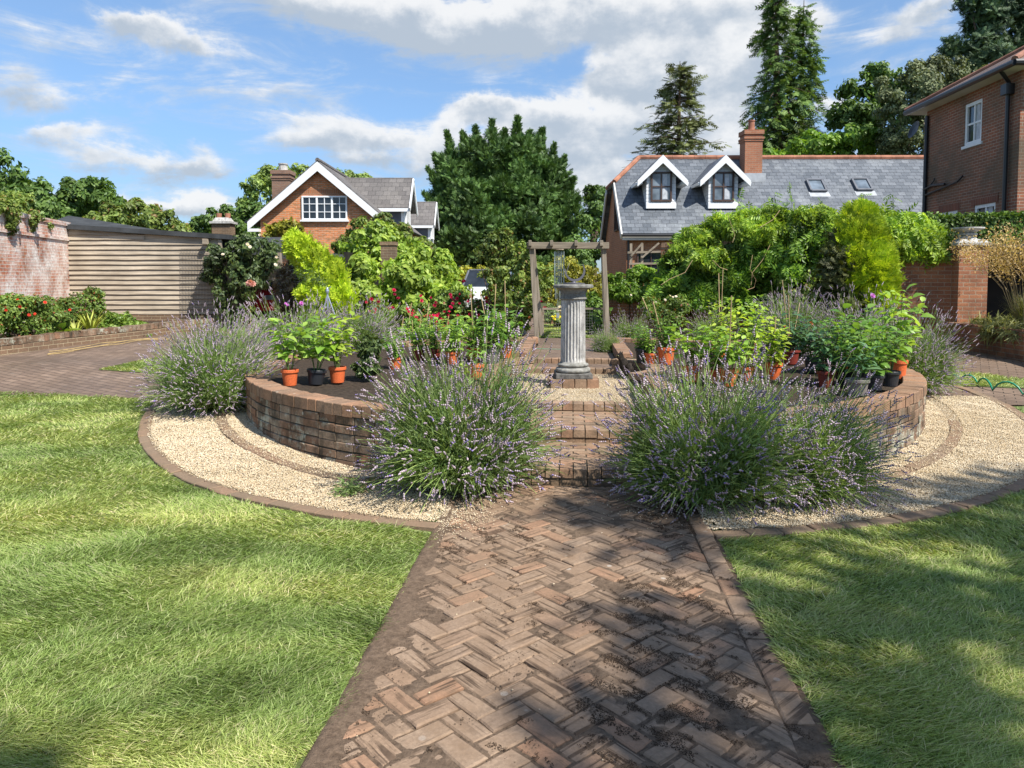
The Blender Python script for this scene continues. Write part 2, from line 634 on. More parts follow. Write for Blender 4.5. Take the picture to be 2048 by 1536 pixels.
# real bricks (each its own little block): colour per brick, soiling over all of them
def m_real_brick(name, cols, soil, soil_amt=.55, soil_scale=1.3, fleck=.35, lichen=None, rough=.85, streak=None, patches=False):
    m, nt, out = mat_new(name)
    gm = geo(nt)
    pos = gm.outputs['Position']
    n = len(cols)
    col = ramp(nt, gm.outputs['Random Per Island'], [(i / max(1, n - 1), c) for i, c in enumerate(cols)])
    fine = noise(nt, pos, 55, 6, .7)
    col = mixc(nt, .8, col, ramp(nt, fine, [(.25, (.5, .48, .46)), (.75, (1.3, 1.28, 1.25))]), 'MULTIPLY')
    big = noise(nt, pos, soil_scale, 6, .68)
    mid = noise(nt, pos, 7.5, 5, .7)
    s = mth(nt, 'MULTIPLY', ramp(nt, mth(nt, 'ADD', mth(nt, 'MULTIPLY', big, .55), mth(nt, 'MULTIPLY', mid, .45)), [(.40, (0, 0, 0)), (.58, (1, 1, 1))]), soil_amt)
    col = mixc(nt, s, col, soil)
    if patches:   # lichen crusts low down and black algae streaks from the coping
        pn = noise(nt, pos, 5.5, 7, .75)
        area = ramp(nt, noise(nt, mapping(nt, pos, (1, 1, 1.6), (0, 0, 0), (3, 1, 0)), 1.5, 3), [(.42, (.1, .1, .1)), (.58, (1, 1, 1))])
        col = mixc(nt, mth(nt, 'MULTIPLY', ramp(nt, pn, [(.5, (0, 0, 0)), (.58, (.85, .85, .85))]), area), col, (.46, .47, .37))
        al = noise(nt, mapping(nt, pos, (6, 6, 1.4)), 1.3, 6, .7)
        col = mixc(nt, ramp(nt, al, [(.53, (0, 0, 0)), (.66, (.8, .8, .8))]), col, (.035, .032, .022))
    if streak is not None:      # wire-cut grooves along each brick, filled with soil
        q = mapping(nt, pos, (1, 1, 1), (0, 0, streak))
        q = mapping(nt, q, (1.7, 30, 1))
        k = ramp(nt, noise(nt, q, 1.3, 3, .55), [(.52, (0, 0, 0)), (.60, (1, 1, 1))])
        k = mth(nt, 'MULTIPLY', k, ramp(nt, noise(nt, pos, 2.3, 4, .6), [(.42, (.05, .05, .05)), (.56, (.85, .85, .85))]))
        col = mixc(nt, k, col, (.055, .034, .021))
    if lichen:
        v = nd(nt, 'ShaderNodeTexVoronoi'); v.inputs['Scale'].default_value = 8; nt.links.new(pos, v.inputs['Vector'])
        rr = mth(nt, 'ADD', v.outputs['Distance'], mth(nt, 'MULTIPLY', noise(nt, pos, 40, 2), .12))
        k = ramp(nt, rr, [(.15, (1, 1, 1)), (.2, (0, 0, 0))])
        k = mth(nt, 'MULTIPLY', k, ramp(nt, noise(nt, pos, 1.4, 3), [(.5, (0, 0, 0)), (.62, (fleck, fleck, fleck))]))
        col = mixc(nt, k, col, lichen)
    principled(nt, out, col, rough, .25, bump(nt, mth(nt, 'ADD', fine, mth(nt, 'MULTIPLY', mid, .7)), .55, .008))
    return m


def m_soil(name, c1, c2, scale=18, b=.9):
    m, nt, out = mat_new(name)
    pos = geo(nt).outputs['Position']
    n1 = noise(nt, pos, scale, 8, .75)
    principled(nt, out, ramp(nt, n1, [(.3, c1), (.7, c2)]), .95, .15, bump(nt, n1, b, .03))
    return m


M = {}
M['soil'] = m_soil('dark_soil', (.018, .013, .010), (.095, .07, .05), 24)
M['dirt'] = m_soil('path_dirt', (.08, .054, .036), (.235, .165, .112), 30, .8)
PATH_COLS = [(.27, .19, .13), (.30, .215, .148), (.33, .24, .168), (.28, .20, .14), (.36, .20, .12), (.31, .225, .155), (.26, .185, .13), (.29, .205, .14)]
PATH_A = -(math.atan2(AX[1], AX[0]) - math.pi / 2) - math.pi / 4
M['path_brick'] = m_real_brick('path_brick', PATH_COLS, (.21, .138, .086), .85, .9, .55, (.5, .46, .4), streak=PATH_A)
M['path_brick_across'] = m_real_brick('path_brick_across', PATH_COLS, (.21, .138, .086), .85, .9, .55, (.5, .46, .4), streak=PATH_A + math.pi / 2)
M['edge_brick'] = m_real_brick('edging_brick', [(.25, .17, .11), (.29, .185, .12), (.23, .165, .11), (.27, .195, .135)], (.18, .13, .085), .7, 2.2)
M['wall_brick'] = m_real_brick('bed_wall_brick', [(.34, .17, .10), (.38, .24, .155), (.28, .155, .095), (.42, .31, .22), (.33, .20, .125)], (.04, .032, .02), .75, 1.7, .9, (.55, .56, .46), patches=True)
M['cope_brick'] = m_real_brick('coping_brick', [(.38, .21, .12), (.34, .22, .145), (.42, .235, .14), (.28, .19, .13)], (.09, .065, .045), .5, 1.6, .3, (.5, .47, .4))
M['step_brick'] = m_real_brick('step_brick', [(.38, .25, .16), (.33, .225, .15), (.44, .32, .22), (.36, .205, .125)], (.12, .085, .055), .75, 2.0, .4, (.55, .5, .42))
M['moss'] = m_soil('moss_debris', (.03, .019, .012), (.09, .057, .035), 40, .5)
M['mortar'] = m_soil('mortar', (.16, .14, .11), (.3, .27, .22), 30, .5)
M['moss_mortar'] = m_soil('mossy_mortar', (.03, .03, .02), (.12, .11, .08), 25, .8)

# yard paving bricks (old, dark, worn, with pale flecks)
def m_yard():
    m, nt, out = mat_new('yard_paving')
    pos = geo(nt).outputs['Position']
    q = mapping(nt, pos, (1, 1, 1), (0, 0, .55))
    br = nd(nt, 'ShaderNodeTexBrick'); br.offset = .5
    br.inputs['Scale'].default_value = 1; br.inputs['Brick Width'].default_value = .22; br.inputs['Row Height'].default_value = .11
    br.inputs['Mortar Size'].default_value = .008; br.inputs['Mortar Smooth'].default_value = .4
    nt.links.new(q, br.inputs['Vector'])
    br.inputs['Color1'].default_value = (.17, .115, .08, 1); br.inputs['Color2'].default_value = (.25, .175, .125, 1); br.inputs['Mortar'].default_value = (.055, .04, .028, 1)
    col = mixc(nt, ramp(nt, noise(nt, pos, .55, 6, .7), [(.4, (0, 0, 0)), (.65, (.75, .75, .75))]), br.outputs['Color'], (.095, .066, .046))
    f2 = noise(nt, mapping(nt, pos, (5, 9, 1), (0, 0, .3)), 1.6, 5, .75)
    col = mixc(nt, mth(nt, 'MULTIPLY', ramp(nt, f2, [(.62, (0, 0, 0)), (.68, (.8, .8, .8))]), ramp(nt, noise(nt, pos, .45, 3), [(.45, (.1, .1, .1)), (.6, (1, 1, 1))])), col, (.42, .37, .33))
    principled(nt, out, col, ramp(nt, noise(nt, pos, .5, 4), [(.4, (.45, .45, .45)), (.6, (.8, .8, .8))]), .35, bump(nt, mth(nt, 'SUBTRACT', noise(nt, pos, 30, 4), br.outputs['Fac']), .6, .008))
    return m
M['yard'] = m_yard()


def m_gravel(name, cols):
    m, nt, out = mat_new(name)
    pos = geo(nt).outputs['Position']
    v = nd(nt, 'ShaderNodeTexVoronoi'); v.inputs['Scale'].default_value = 60; nt.links.new(pos, v.inputs['Vector'])
    sep = nd(nt, 'ShaderNodeSeparateColor'); nt.links.new(v.outputs['Color'], sep.inputs[0])
    col = ramp(nt, sep.outputs[0], [(i / (len(cols) - 1), c) for i, c in enumerate(cols)])
    col = mixc(nt, .85, col, ramp(nt, v.outputs['Distance'], [(.2, (1.1, 1.1, 1.1)), (.75, (.3, .26, .2))]), 'MULTIPLY')
    big = noise(nt, pos, 1.1, 4, .6)
    col = mixc(nt, mth(nt, 'MULTIPLY', ramp(nt, big, [(.5, (0, 0, 0)), (.7, (1, 1, 1))]), .3), col, (.33, .22, .1))
    principled(nt, out, col, .8, .3, bump(nt, mth(nt, 'MULTIPLY', v.outputs['Distance'], -1), .9, .02))
    return m
M['gravel'] = m_gravel('gravel_bed', [(.5, .4, .26), (.62, .54, .4), (.45, .32, .18), (.7, .63, .5)])
def m_pebble():
    m, nt, out = mat_new('pebble')
    gm = geo(nt)
    cols = [(.56, .44, .27), (.70, .60, .43), (.48, .34, .18), (.76, .68, .54), (.62, .51, .34), (.38, .29, .19), (.66, .55, .37)]
    c = ramp(nt, gm.outputs['Random Per Island'], [(i / 6, q) for i, q in enumerate(cols)])
    c = mixc(nt, .5, c, ramp(nt, noise(nt, gm.outputs['Position'], .9, 3), [(.35, (.8, .74, .62)), (.65, (1.1, 1.1, 1.1))]), 'MULTIPLY')
    principled(nt, out, c, .7, .35)
    return m
M['pebble'] = m_pebble()


def m_grass():
    m, nt, out = mat_new('grass_blade')
    gm = geo(nt)
    pos = gm.outputs['Position']
    rnd = gm.outputs['Random Per Island']
    a = ramp(nt, rnd, [(0, (.19, .245, .058)), (.35, (.30, .37, .10)), (.65, (.41, .465, .155)), (.84, (.50, .52, .22)), (.93, (.54, .48, .27)), (1, (.60, .51, .32))])
    # turf rolls laid across, each of a slightly different green
    q = mapping(nt, pos, (.28, 1.15, 0), (0, 0, -.28))
    t = noise(nt, q, 1.0, 3, .55, .4)
    k = ramp(nt, t, [(.36, (.44, .55, .44)), (.45, (.78, .90, .78)), (.58, (1.2, 1.18, 1.1)), (.7, (1.32, 1.24, 1.2))])
    a = mixc(nt, .95, a, k, 'MULTIPLY')
    dry = ramp(nt, noise(nt, pos, .9, 5, .65), [(.58, (0, 0, 0)), (.75, (.55, .55, .55))])
    a = mixc(nt, dry, a, (.38, .36, .17))
    b = principled(nt, None, a, .5, .3)
    tr = nd(nt, 'ShaderNodeBsdfTranslucent'); nt.links.new(mixc(nt, 1, a, (1.3, 1.3, .6), 'MULTIPLY'), tr.inputs[0])
    mx = nd(nt, 'ShaderNodeMixShader'); mx.inputs[0].default_value = .3
    nt.links.new(b.outputs[0], mx.inputs[1]); nt.links.new(tr.outputs[0], mx.inputs[2]); nt.links.new(mx.outputs[0], out.inputs[0])
    return m
M['grass'] = m_grass()
M['turf'] = m_soil('turf_soil', (.06, .085, .025), (.17, .20, .07), 45, .6)
M['ground'] = m_soil('ground', (.04, .05, .02), (.09, .10, .045), 8, .4)

M['tan_brick'] = m_brick('orange_house_brick', (.76, .27, .10), (.56, .195, .08), (.58, .47, .34), stain_amt=.15, c3=(.36, .2, .1), msize=.009)
M['slate_house_brick'] = m_brick('orange_gable_brick', (.50, .22, .11), (.40, .17, .085), (.42, .33, .23), stain_amt=.2)
M['red_brick'] = m_brick('red_house_brick', (.44, .15, .08), (.29, .10, .06), (.52, .44, .35), stain=(.11, .095, .065), stain_amt=.8, stain_scale=.4, msize=.008, slo=.38)
M['garden_brick'] = m_brick('garden_wall_brick', (.44, .19, .095), (.31, .135, .08), (.42, .34, .25), stain=(.035, .028, .022), stain_amt=.8, stain_scale=.8)
M['plinth_brick'] = m_brick('plinth_brick', (.25, .16, .1), (.2, .13, .08), (.42, .34, .22), stain_amt=.5)
M['white_brick'] = m_brick('limewashed_brick', (.48, .15, .08), (.55, .22, .11), (.58, .5, .42), stain=(.10, .07, .055), stain_amt=.5, stain_scale=1.6, white=.45, msize=.009)
M['chimney'] = m_brick('chimney_brick', (.42, .18, .1), (.34, .14, .08), (.35, .28, .2), stain_amt=.3)
M['old_chimney'] = m_brick('old_chimney_brick', (.3, .18, .12), (.24, .14, .1), (.28, .24, .2), stain_amt=.6)
M['slate'] = m_slate('blue_slate', (.075, .088, .105), (.15, .165, .185), (.028, .032, .036), (.33, .35, .36), .28, .2, .5, .7)
M['tile'] = m_slate('grey_roof_tile', (.11, .1, .095), (.17, .155, .145), (.03, .03, .03), (.22, .2, .17), .33, .28, .75, .5)
M['red_tile'] = m_slate('brown_roof_tile', (.17, .11, .085), (.12, .085, .07), (.04, .03, .03), (.22, .19, .165), .17, .1, .8, .5)
M['ridge'] = m_plain('terracotta_ridge', (.33, .15, .095), .85, .2, .35, 3)
M['white'] = m_plain('white_paint', (.78, .79, .79), .45, .4, .05, 2)
M['soffit'] = m_plain('cream_soffit', (.6, .58, .54), .7, .3, .1, 2)
M['black'] = m_plain('black_plastic', (.018, .018, .02), .35, .5, .2, 5)
M['blackpot'] = m_plain('black_pot_plastic', (.022, .024, .028), .45, .45, .25, 20)
M['lead'] = m_plain('lead', (.35, .37, .39), .5, .4, .2, 5)
M['greyslate'] = m_plain('grey_cheek', (.11, .12, .14), .6, .4, .2, 3)
M['brownframe'] = m_plain('brown_window_frame', (.075, .045, .035), .45, .4, .2, 6)
M['glass'] = m_glass('window_glass', (.02, .024, .03), .05, .7)
M['sky_glass'] = m_glass('pale_window_glass', (.13, .16, .19), .08, .9)
M['curtain'] = m_plain('net_curtain', (.5, .52, .55), .8, .2, .2, 9)
M['felt'] = m_plain('roofing_felt', (.045, .048, .05), .8, .3, .35, 3, bmp=.3)
M['board'] = m_wood('weathered_board', (.25, .20, .145), (.52, .44, .335), 'x')
M['postwood'] = m_wood('weathered_post', (.13, .105, .075), (.40, .335, .255), 'z')
M['beamwood'] = m_wood('weathered_beam', (.12, .098, .07), (.36, .30, .225), 'x')
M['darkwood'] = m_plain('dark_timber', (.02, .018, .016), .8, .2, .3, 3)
M['bark'] = m_plain('bark', (.12, .085, .06), .9, .2, .5, 7, bmp=.8, bscale=14)
M['greybark'] = m_plain('grey_bark', (.17, .15, .12), .9, .2, .5, 7, bmp=.8, bscale=14)
M['stem'] = m_plain('green_stem', (.12, .17, .05), .6, .3, .3, 10)
M['redstem'] = m_plain('dark_stem', (.06, .045, .03), .7, .3, .3, 10)
M['cane'] = m_plain('bamboo_cane', (.47, .33, .17), .5, .4, .25, 9)
M['terracotta'] = m_plain('orange_plastic_pot', (.62, .13, .04), .5, .35, .28, 14)
M['maroon'] = m_plain('maroon_pot', (.2, .035, .025), .45, .4, .15, 9)
M['greypot'] = m_plain('grey_brown_pot', (.17, .155, .14), .5, .4, .12, 9)
M['paper'] = m_plain('white_label', (.75, .75, .73), .6, .3, .05, 5)
M['pinklabel'] = m_plain('pink_label', (.6, .12, .2), .6, .3, .1, 5)
M['hose'] = m_plain('green_hose', (.015, .24, .13), .35, .5, .1, 5)
M['yhose'] = m_plain('yellow_hose', (.38, .27, .12), .7, .3, .35, 9)
M['metal'] = m_plain('grey_metal', (.42, .46, .52), .35, .5, .1, 5, metal=.6)
M['chime'] = m_plain('pale_metal_tube', (.55, .6, .6), .25, .5, .1, 5, metal=.7)
M['darkmetal'] = m_plain('bronze_dark', (.11, .105, .12), .55, .5, .3, 8, metal=.3)
M['wire'] = m_plain('wire', (.13, .13, .12), .6, .4, .2, 5)


def m_stone():
    m, nt, out = mat_new('weathered_stone')
    co = obj_co(nt)
    a = noise(nt, mapping(nt, co, (1, 1, .35)), 11, 8, .75)
    col = ramp(nt, a, [(.30, (.13, .125, .115)), (.43, (.33, .32, .30)), (.62, (.56, .545, .51))])
    gm = geo(nt)
    s = nd(nt, 'ShaderNodeSeparateXYZ'); nt.links.new(co, s.inputs[0])
    spots = ramp(nt, noise(nt, co, 34, 4, .7), [(.58, (1, 1, 1)), (.68, (.55, .54, .52))])
    col = mixc(nt, .9, col, spots, 'MULTIPLY')
    moss = ramp(nt, noise(nt, co, 5, 6, .7), [(.56, (0, 0, 0)), (.66, (.7, .7, .7))])
    col = mixc(nt, moss, col, (.20, .195, .17))
    principled(nt, out, col, .9, .2, bump(nt, a, .5, .01))
    return m
M['stone'] = m_stone()
M['stone_mid'] = m_soil('mossy_stone', (.09, .088, .075), (.42, .41, .37), 9, .4)
M['stone_cap'] = m_soil('grimy_stone', (.06, .058, .052), (.33, .32, .29), 11, .4)
M['stone_dark'] = m_soil('blackened_stone', (.045, .043, .04), (.23, .22, .2), 14, .4)

M['car_white'] = m_plain('white_car_paint', (.75, .77, .78), .25, .5, .03, 2)
M['car_red'] = m_plain('red_car_paint', (.28, .015, .02), .25, .5, .05, 2)
M['tyre'] = m_plain('tyre_rubber', (.02, .02, .02), .8, .3, .2, 5)
M['fur'] = m_plain('dark_tabby_fur', (.028, .022, .018), .85, .2, .6, 45, bmp=.7, bscale=90)
M['eye'] = m_plain('cat_eye', (.3, .3, .08), .2, .5, .1, 5)

# foliage
LF = {}
LF['cypress'] = m_leaf('cypress_foliage', (.038, .092, .022), (.13, .215, .052), .12, .55, .5, var=.4)
LF['gold'] = m_leaf('golden_conifer', (.22, .35, .012), (.52, .62, .04), .3, .5, 1.8, var=.35)
LF['goldshade'] = m_leaf('conifer_shade_side', (.04, .05, .012), (.11, .12, .03), .2, .6, 1.8)  # darker leaf colour standing in for shade on the conifer's side and foot
LF['wisteria'] = m_leaf('wisteria_leaf', (.04, .115, .015), (.25, .40, .05), .38, .42, 1.5, var=.5)
LF['wisteria_lit'] = m_leaf('lit_wisteria_leaf', (.13, .25, .025), (.40, .52, .07), .4, .42, 1.5, var=.35)  # brighter copy of the wisteria leaf, sunlight painted into its colour
LF['creeper'] = m_leaf('creeper_leaf', (.15, .26, .03), (.42, .53, .09), .35, .45, .7, var=.35)
LF['creeper_dark'] = m_leaf('mixed_climber_leaf', (.09, .15, .03), (.28, .35, .08), .32, .5, .8, tint=(.3, .2, .08))
LF['rose'] = m_leaf('rose_leaf', (.07, .14, .025), (.25, .34, .07), .32, .45, 1.1, tint=(.26, .09, .03))
LF['climber'] = m_leaf('dark_climbing_leaf', (.03, .06, .02), (.13, .175, .055), .25, .45, 1.3)
LF['oak'] = m_leaf('broadleaf_green', (.045, .10, .02), (.16, .25, .055), .28, .5, .35, var=.45)
LF['maple'] = m_leaf('bright_broadleaf', (.09, .19, .02), (.26, .40, .055), .38, .45, .4)
LF['willow'] = m_leaf('pale_broadleaf', (.13, .20, .045), (.32, .41, .12), .3, .5, .4)
LF['greygreen'] = m_leaf('grey_green_leaf', (.065, .09, .036), (.20, .225, .105), .2, .6, .5)
LF['pine'] = m_leaf('pine_needle', (.028, .065, .03), (.11, .17, .07), .1, .6, .5)
LF['larch'] = m_leaf('open_conifer_needle', (.07, .095, .032), (.21, .23, .09), .15, .6, .5)
LF['thuja'] = m_leaf('tall_conifer_foliage', (.05, .11, .025), (.19, .28, .075), .18, .55, .45)
LF['hedge'] = m_leaf('dark_hedge_leaf', (.035, .085, .016), (.16, .25, .04), .25, .5, .9)
LF['goldhedge'] = m_leaf('golden_hedge_leaf', (.14, .17, .02), (.44, .40, .05), .3, .5, .8)
LF['lav_leaf'] = m_leaf('lavender_leaf', (.10, .175, .045), (.32, .41, .155), .32, .6, 2.5, var=.35)
LF['lav_stem'] = m_leaf('lavender_stem', (.10, .18, .035), (.31, .40, .13), .25, .6, 2.5)
LF['lav_flower'] = m_leaf('lavender_flower', (.25, .19, .225), (.54, .445, .49), .15, .85, 3, spec=.05, tint=(.24, .18, .42))
LF['hosta'] = m_leaf('hosta_leaf', (.10, .19, .03), (.28, .38, .07), .35, .4, 2)
LF['strap'] = m_leaf('yellow_strap_leaf', (.25, .30, .04), (.50, .52, .12), .35, .45, 2)
LF['pot_light'] = m_leaf('light_dahlia_leaf', (.17, .32, .045), (.42, .57, .12), .38, .4, 3, var=.25)
LF['pot_mid'] = m_leaf('mid_dahlia_leaf', (.09, .21, .03), (.25, .40, .08), .35, .4, 3, var=.25)
LF['pot_blue'] = m_leaf('blue_green_leaf', (.045, .12, .05), (.15, .27, .12), .3, .4, 3, var=.25)
LF['pot_yellow'] = m_leaf('lime_leaf', (.24, .38, .04), (.52, .62, .11), .4, .4, 3, var=.25)
LF['stipa_leaf'] = m_leaf('grass_clump_leaf', (.14, .16, .05), (.33, .33, .13), .3, .5, 2)
LF['stipa'] = m_leaf('golden_oat_head', (.38, .25, .09), (.66, .48, .22), .3, .6, 2)
LF['brown'] = m_leaf('dead_twig', (.07, .05, .03), (.16, .115, .07), .1, .8, 2)
LF['fl_red'] = m_leaf('crimson_petal', (.36, .008, .05), (.58, .025, .10), .3, .5, 3)
LF['fl_orange'] = m_leaf('orange_red_petal', (.55, .05, .03), (.75, .12, .06), .3, .5, 3)
LF['fl_pink'] = m_leaf('pink_petal', (.75, .32, .28), (.85, .5, .42), .3, .5, 3)
LF['fl_mauve'] = m_leaf('mauve_petal', (.5, .13, .58), (.72, .33, .75), .3, .5, 3)
LF['fl_white'] = m_leaf('white_petal', (.7, .62, .58), (.85, .8, .75), .3, .5, 3)
LF['fl_yellow'] = m_leaf('yellow_petal', (.7, .6, .05), (.8, .75, .1), .3, .5, 3)
LF['dry'] = m_leaf('dry_stalk', (.3, .22, .11), (.5, .4, .24), .2, .7, 3)

# ------------------------------------------------------------------ sun and sky
SUN_EL = math.radians(52)
TO_SUN_H = unit(np.array([.73, -.68]))
SUN_ROT = math.atan2(TO_SUN_H[0], TO_SUN_H[1])
to_sun = np.array([TO_SUN_H[0] * math.cos(SUN_EL), TO_SUN_H[1] * math.cos(SUN_EL), math.sin(SUN_EL)])
sd = bpy.data.lights.new('sun', 'SUN')
sd.energy = 4.6; sd.angle = math.radians(.53); sd.color = (1, .955, .88)
so = bpy.data.objects.new('sun', sd); COL.objects.link(so)
so.rotation_euler = Vector(to_sun).to_track_quat('Z', 'Y').to_euler()

wd = bpy.data.worlds.new('World'); SC.world = wd; wd.use_nodes = True
nt = wd.node_tree; nt.nodes.clear()
wout = nd(nt, 'ShaderNodeOutputWorld')
sky = nd(nt, 'ShaderNodeTexSky'); sky.sky_type = 'NISHITA'; sky.sun_disc = False
sky.sun_elevation = SUN_EL; sky.sun_rotation = SUN_ROT; sky.air_density = 1.0; sky.dust_density = .35; sky.ozone_density = 3.2
bg = nd(nt, 'ShaderNodeBackground'); bg.inputs[1].default_value = .115
tc = nd(nt, 'ShaderNodeTexCoord').outputs['Generated']
sp = nd(nt, 'ShaderNodeSeparateXYZ'); nt.links.new(tc, sp.inputs[0])
azn = mth(nt, 'ARCTAN2', sp.outputs[0], sp.outputs[1])
eln = mth(nt, 'ARCSINE', sp.outputs[2])
hz = ramp(nt, mth(nt, 'MULTIPLY', eln, 2.0, clamp=True), [(0, (.42, .52, .72)), (.15, (.49, .58, .71)), (.4, (.72, .80, .88)), (.75, (.95, .98, .98))])
nt.links.new(mixc(nt, 1.0, sky.outputs[0], hz, 'MULTIPLY'), bg.inputs[0])
cmb = nd(nt, 'ShaderNodeCombineXYZ'); nt.links.new(azn, cmb.inputs[0]); nt.links.new(eln, cmb.inputs[1])
# ragged edges: the cloud map is bent by noise before the clouds are placed on it
nw = nd(nt, 'ShaderNodeTexNoise'); nw.inputs['Scale'].default_value = 9; nw.inputs['Detail'].default_value = 6; nw.inputs['Roughness'].default_value = .6
nt.links.new(cmb.outputs[0], nw.inputs['Vector'])
wv = nd(nt, 'ShaderNodeVectorMath', operation='MULTIPLY_ADD'); nt.links.new(nw.outputs['Color'], wv.inputs[0]); wv.inputs[1].default_value = (.07, .05, 0); nt.links.new(cmb.outputs[0], wv.inputs[2])
nw2 = nd(nt, 'ShaderNodeTexNoise'); nw2.inputs['Scale'].default_value = 38; nw2.inputs['Detail'].default_value = 5; nw2.inputs['Roughness'].default_value = .65
nt.links.new(cmb.outputs[0], nw2.inputs['Vector'])
wv1 = wv
wv = nd(nt, 'ShaderNodeVectorMath', operation='MULTIPLY_ADD'); nt.links.new(nw2.outputs['Color'], wv.inputs[0]); wv.inputs[1].default_value = (.03, .024, 0); nt.links.new(wv1.outputs[0], wv.inputs[2])
CLOUDS = [(600, -20, 120, 40, .9), (720, 10, 110, 42, 1.1), (830, 35, 100, 42, 1.2), (930, 62, 90, 40, 1.2), (1010, 40, 110, 50, 1.2), (1120, 30, 110, 56, 1.3), (1240, 20, 120, 50, 1.3), (1380, 15, 120, 42, 1.2), (1500, 20, 80, 36, 1.0), (1050, 88, 50, 14, .8),
          (1195, 140, 34, 34, 1.2), (1240, 160, 46, 36, 1.3), (1300, 110, 60, 44, 1.5), (1370, 120, 80, 60, 1.6), (1450, 150, 70, 60, 1.5), (1300, 165, 60, 36, 1.4), (1530, 90, 60, 60, 1.0), (1620, 40, 50, 44, .8),
          (930, 215, 30, 20, 1.1), (990, 215, 40, 26, 1.3), (1060, 235, 50, 30, 1.3), (1140, 240, 60, 36, 1.5), (1220, 250, 80, 46, 1.6), (1290, 260, 60, 46, 1.4), (1350, 290, 60, 50, 1.2), (1150, 300, 130, 34, 1.3), (1000, 280, 90, 26, 1.0), (890, 250, 30, 24, .9), (880, 300, 50, 40, .8), (1210, 355, 90, 28, 1.2), (1440, 250, 44, 60, 1.2), (1470, 320, 60, 40, 1.1), (1190, 400, 60, 24, 1.0),
          (270, 45, 87, 22, 0.65), (350, 75, 62, 22, 0.65), (230, 30, 75, 16, 0.43), (430, 95, 112, 14, 0.36), (110, 270, 75, 20, 0.58), (190, 295, 62, 18, 0.58), (150, 258, 62, 16, 0.50), (400, 285, 37, 18, 0.50), (425, 320, 50, 24, 0.58), (330, 325, 137, 22, 0.47), (230, 330, 137, 20, 0.40), (620, 285, 87, 24, 0.58), (700, 272, 87, 26, 0.65), (780, 285, 87, 22, 0.65), (740, 318, 50, 16, 0.72), (850, 330, 50, 30, 0.58), (600, 240, 137, 16, 0.36),
          (310, 408, 36, 16, 1.1), (360, 412, 36, 18, 1.1), (430, 405, 30, 18, 1.3), (400, 425, 60, 14, 1.1), (260, 400, 30, 10, .7), (130, 190, 180, 34, .42), (480, 170, 200, 40, .36), (1665, 210, 30, 16, 1.0), (1690, 225, 40, 14, .8), (1560, 320, 120, 40, .8), (60, 60, 120, 26, .34), (1860, 15, 120, 20, .9), (1780, 60, 120, 20, .4), (40, 130, 60, 40, .4)]
chain = None
for (px, py, rx, ry, w) in CLOUDS:
    d = unit(ray(px, py))
    a0, e0 = math.atan2(d[0], d[1]), math.asin(d[2])
    k = math.cos(a0) ** 2 / F_PX
    src = wv.outputs[0]
    if chain is not None:      # keeps the evaluation in sequence (the shader stack is small)
        sq = nd(nt, 'ShaderNodeVectorMath', operation='MULTIPLY_ADD'); nt.links.new(chain, sq.inputs[0]); sq.inputs[1].default_value = (1e-9, 1e-9, 1e-9); nt.links.new(src, sq.inputs[2]); src = sq.outputs[0]
    s1 = nd(nt, 'ShaderNodeVectorMath', operation='SUBTRACT'); nt.links.new(src, s1.inputs[0]); s1.inputs[1].default_value = (a0 + .05, e0 + .037, -1)
    s2 = nd(nt, 'ShaderNodeVectorMath', operation='MULTIPLY'); nt.links.new(s1.outputs[0], s2.inputs[0]); s2.inputs[1].default_value = (1 / (rx * k), 1 / (ry * math.cos(a0) / F_PX), 1)
    s3 = nd(nt, 'ShaderNodeVectorMath', operation='DOT_PRODUCT'); nt.links.new(s2.outputs[0], s3.inputs[0]); nt.links.new(s2.outputs[0], s3.inputs[1])
    pw = mth(nt, 'MULTIPLY', mth(nt, 'POWER', .36, s3.outputs['Value']), w / .36)
    ma = nd(nt, 'ShaderNodeVectorMath', operation='MULTIPLY_ADD'); nt.links.new(s2.outputs[0], ma.inputs[0]); nt.links.new(pw, ma.inputs[1])
    if chain is not None: nt.links.new(chain, ma.inputs[2])
    chain = ma.outputs[0]
csep = nd(nt, 'ShaderNodeSeparateXYZ'); nt.links.new(chain, csep.inputs[0])
acc, acc2 = csep.outputs[2], csep.outputs[1]
# a thin general scatter of cloud for the parts of the sky the photograph does not show
gen = noise(nt, mapping(nt, cmb.outputs[0], (1.6, 4, 1)), 2.2, 6, .62)
detail = noise(nt, mapping(nt, cmb.outputs[0], (1, 1.5, 1)), 15, 8, .62)
dens = mth(nt, 'MULTIPLY', mth(nt, 'MINIMUM', acc, 1.9), mth(nt, 'MULTIPLY_ADD', detail, 2.4, -.3))
veil = noise(nt, mapping(nt, cmb.outputs[0], (1.2, 4.2, 1), (0, 0, .12)), 4.5, 7, .66, .5)
veil = mth(nt, 'MULTIPLY', mth(nt, 'MAXIMUM', mth(nt, 'SUBTRACT', veil, .41), 0), 2.7)
dens = mth(nt, 'ADD', dens, mth(nt, 'ADD', veil, mth(nt, 'MULTIPLY', mth(nt, 'SUBTRACT', gen, .5), .3)))
alpha = nd(nt, 'ShaderNodeMapRange'); alpha.interpolation_type = 'SMOOTHSTEP'
nt.links.new(dens, alpha.inputs[0]); alpha.inputs[1].default_value = .08; alpha.inputs[2].default_value = 1.0
hgt = mth(nt, 'DIVIDE', acc2, mth(nt, 'ADD', acc, .15))            # where in its cloud: above the middle or in the base
lit = mth(nt, 'ADD', mth(nt, 'MULTIPLY', hgt, .95), mth(nt, 'MULTIPLY', mth(nt, 'SUBTRACT', noise(nt, mapping(nt, cmb.outputs[0], (1, 1.4, 1)), 13, 6, .6), .5), 2.2))
thk = mth(nt, 'SUBTRACT', lit, mth(nt, 'MULTIPLY', dens, .22))
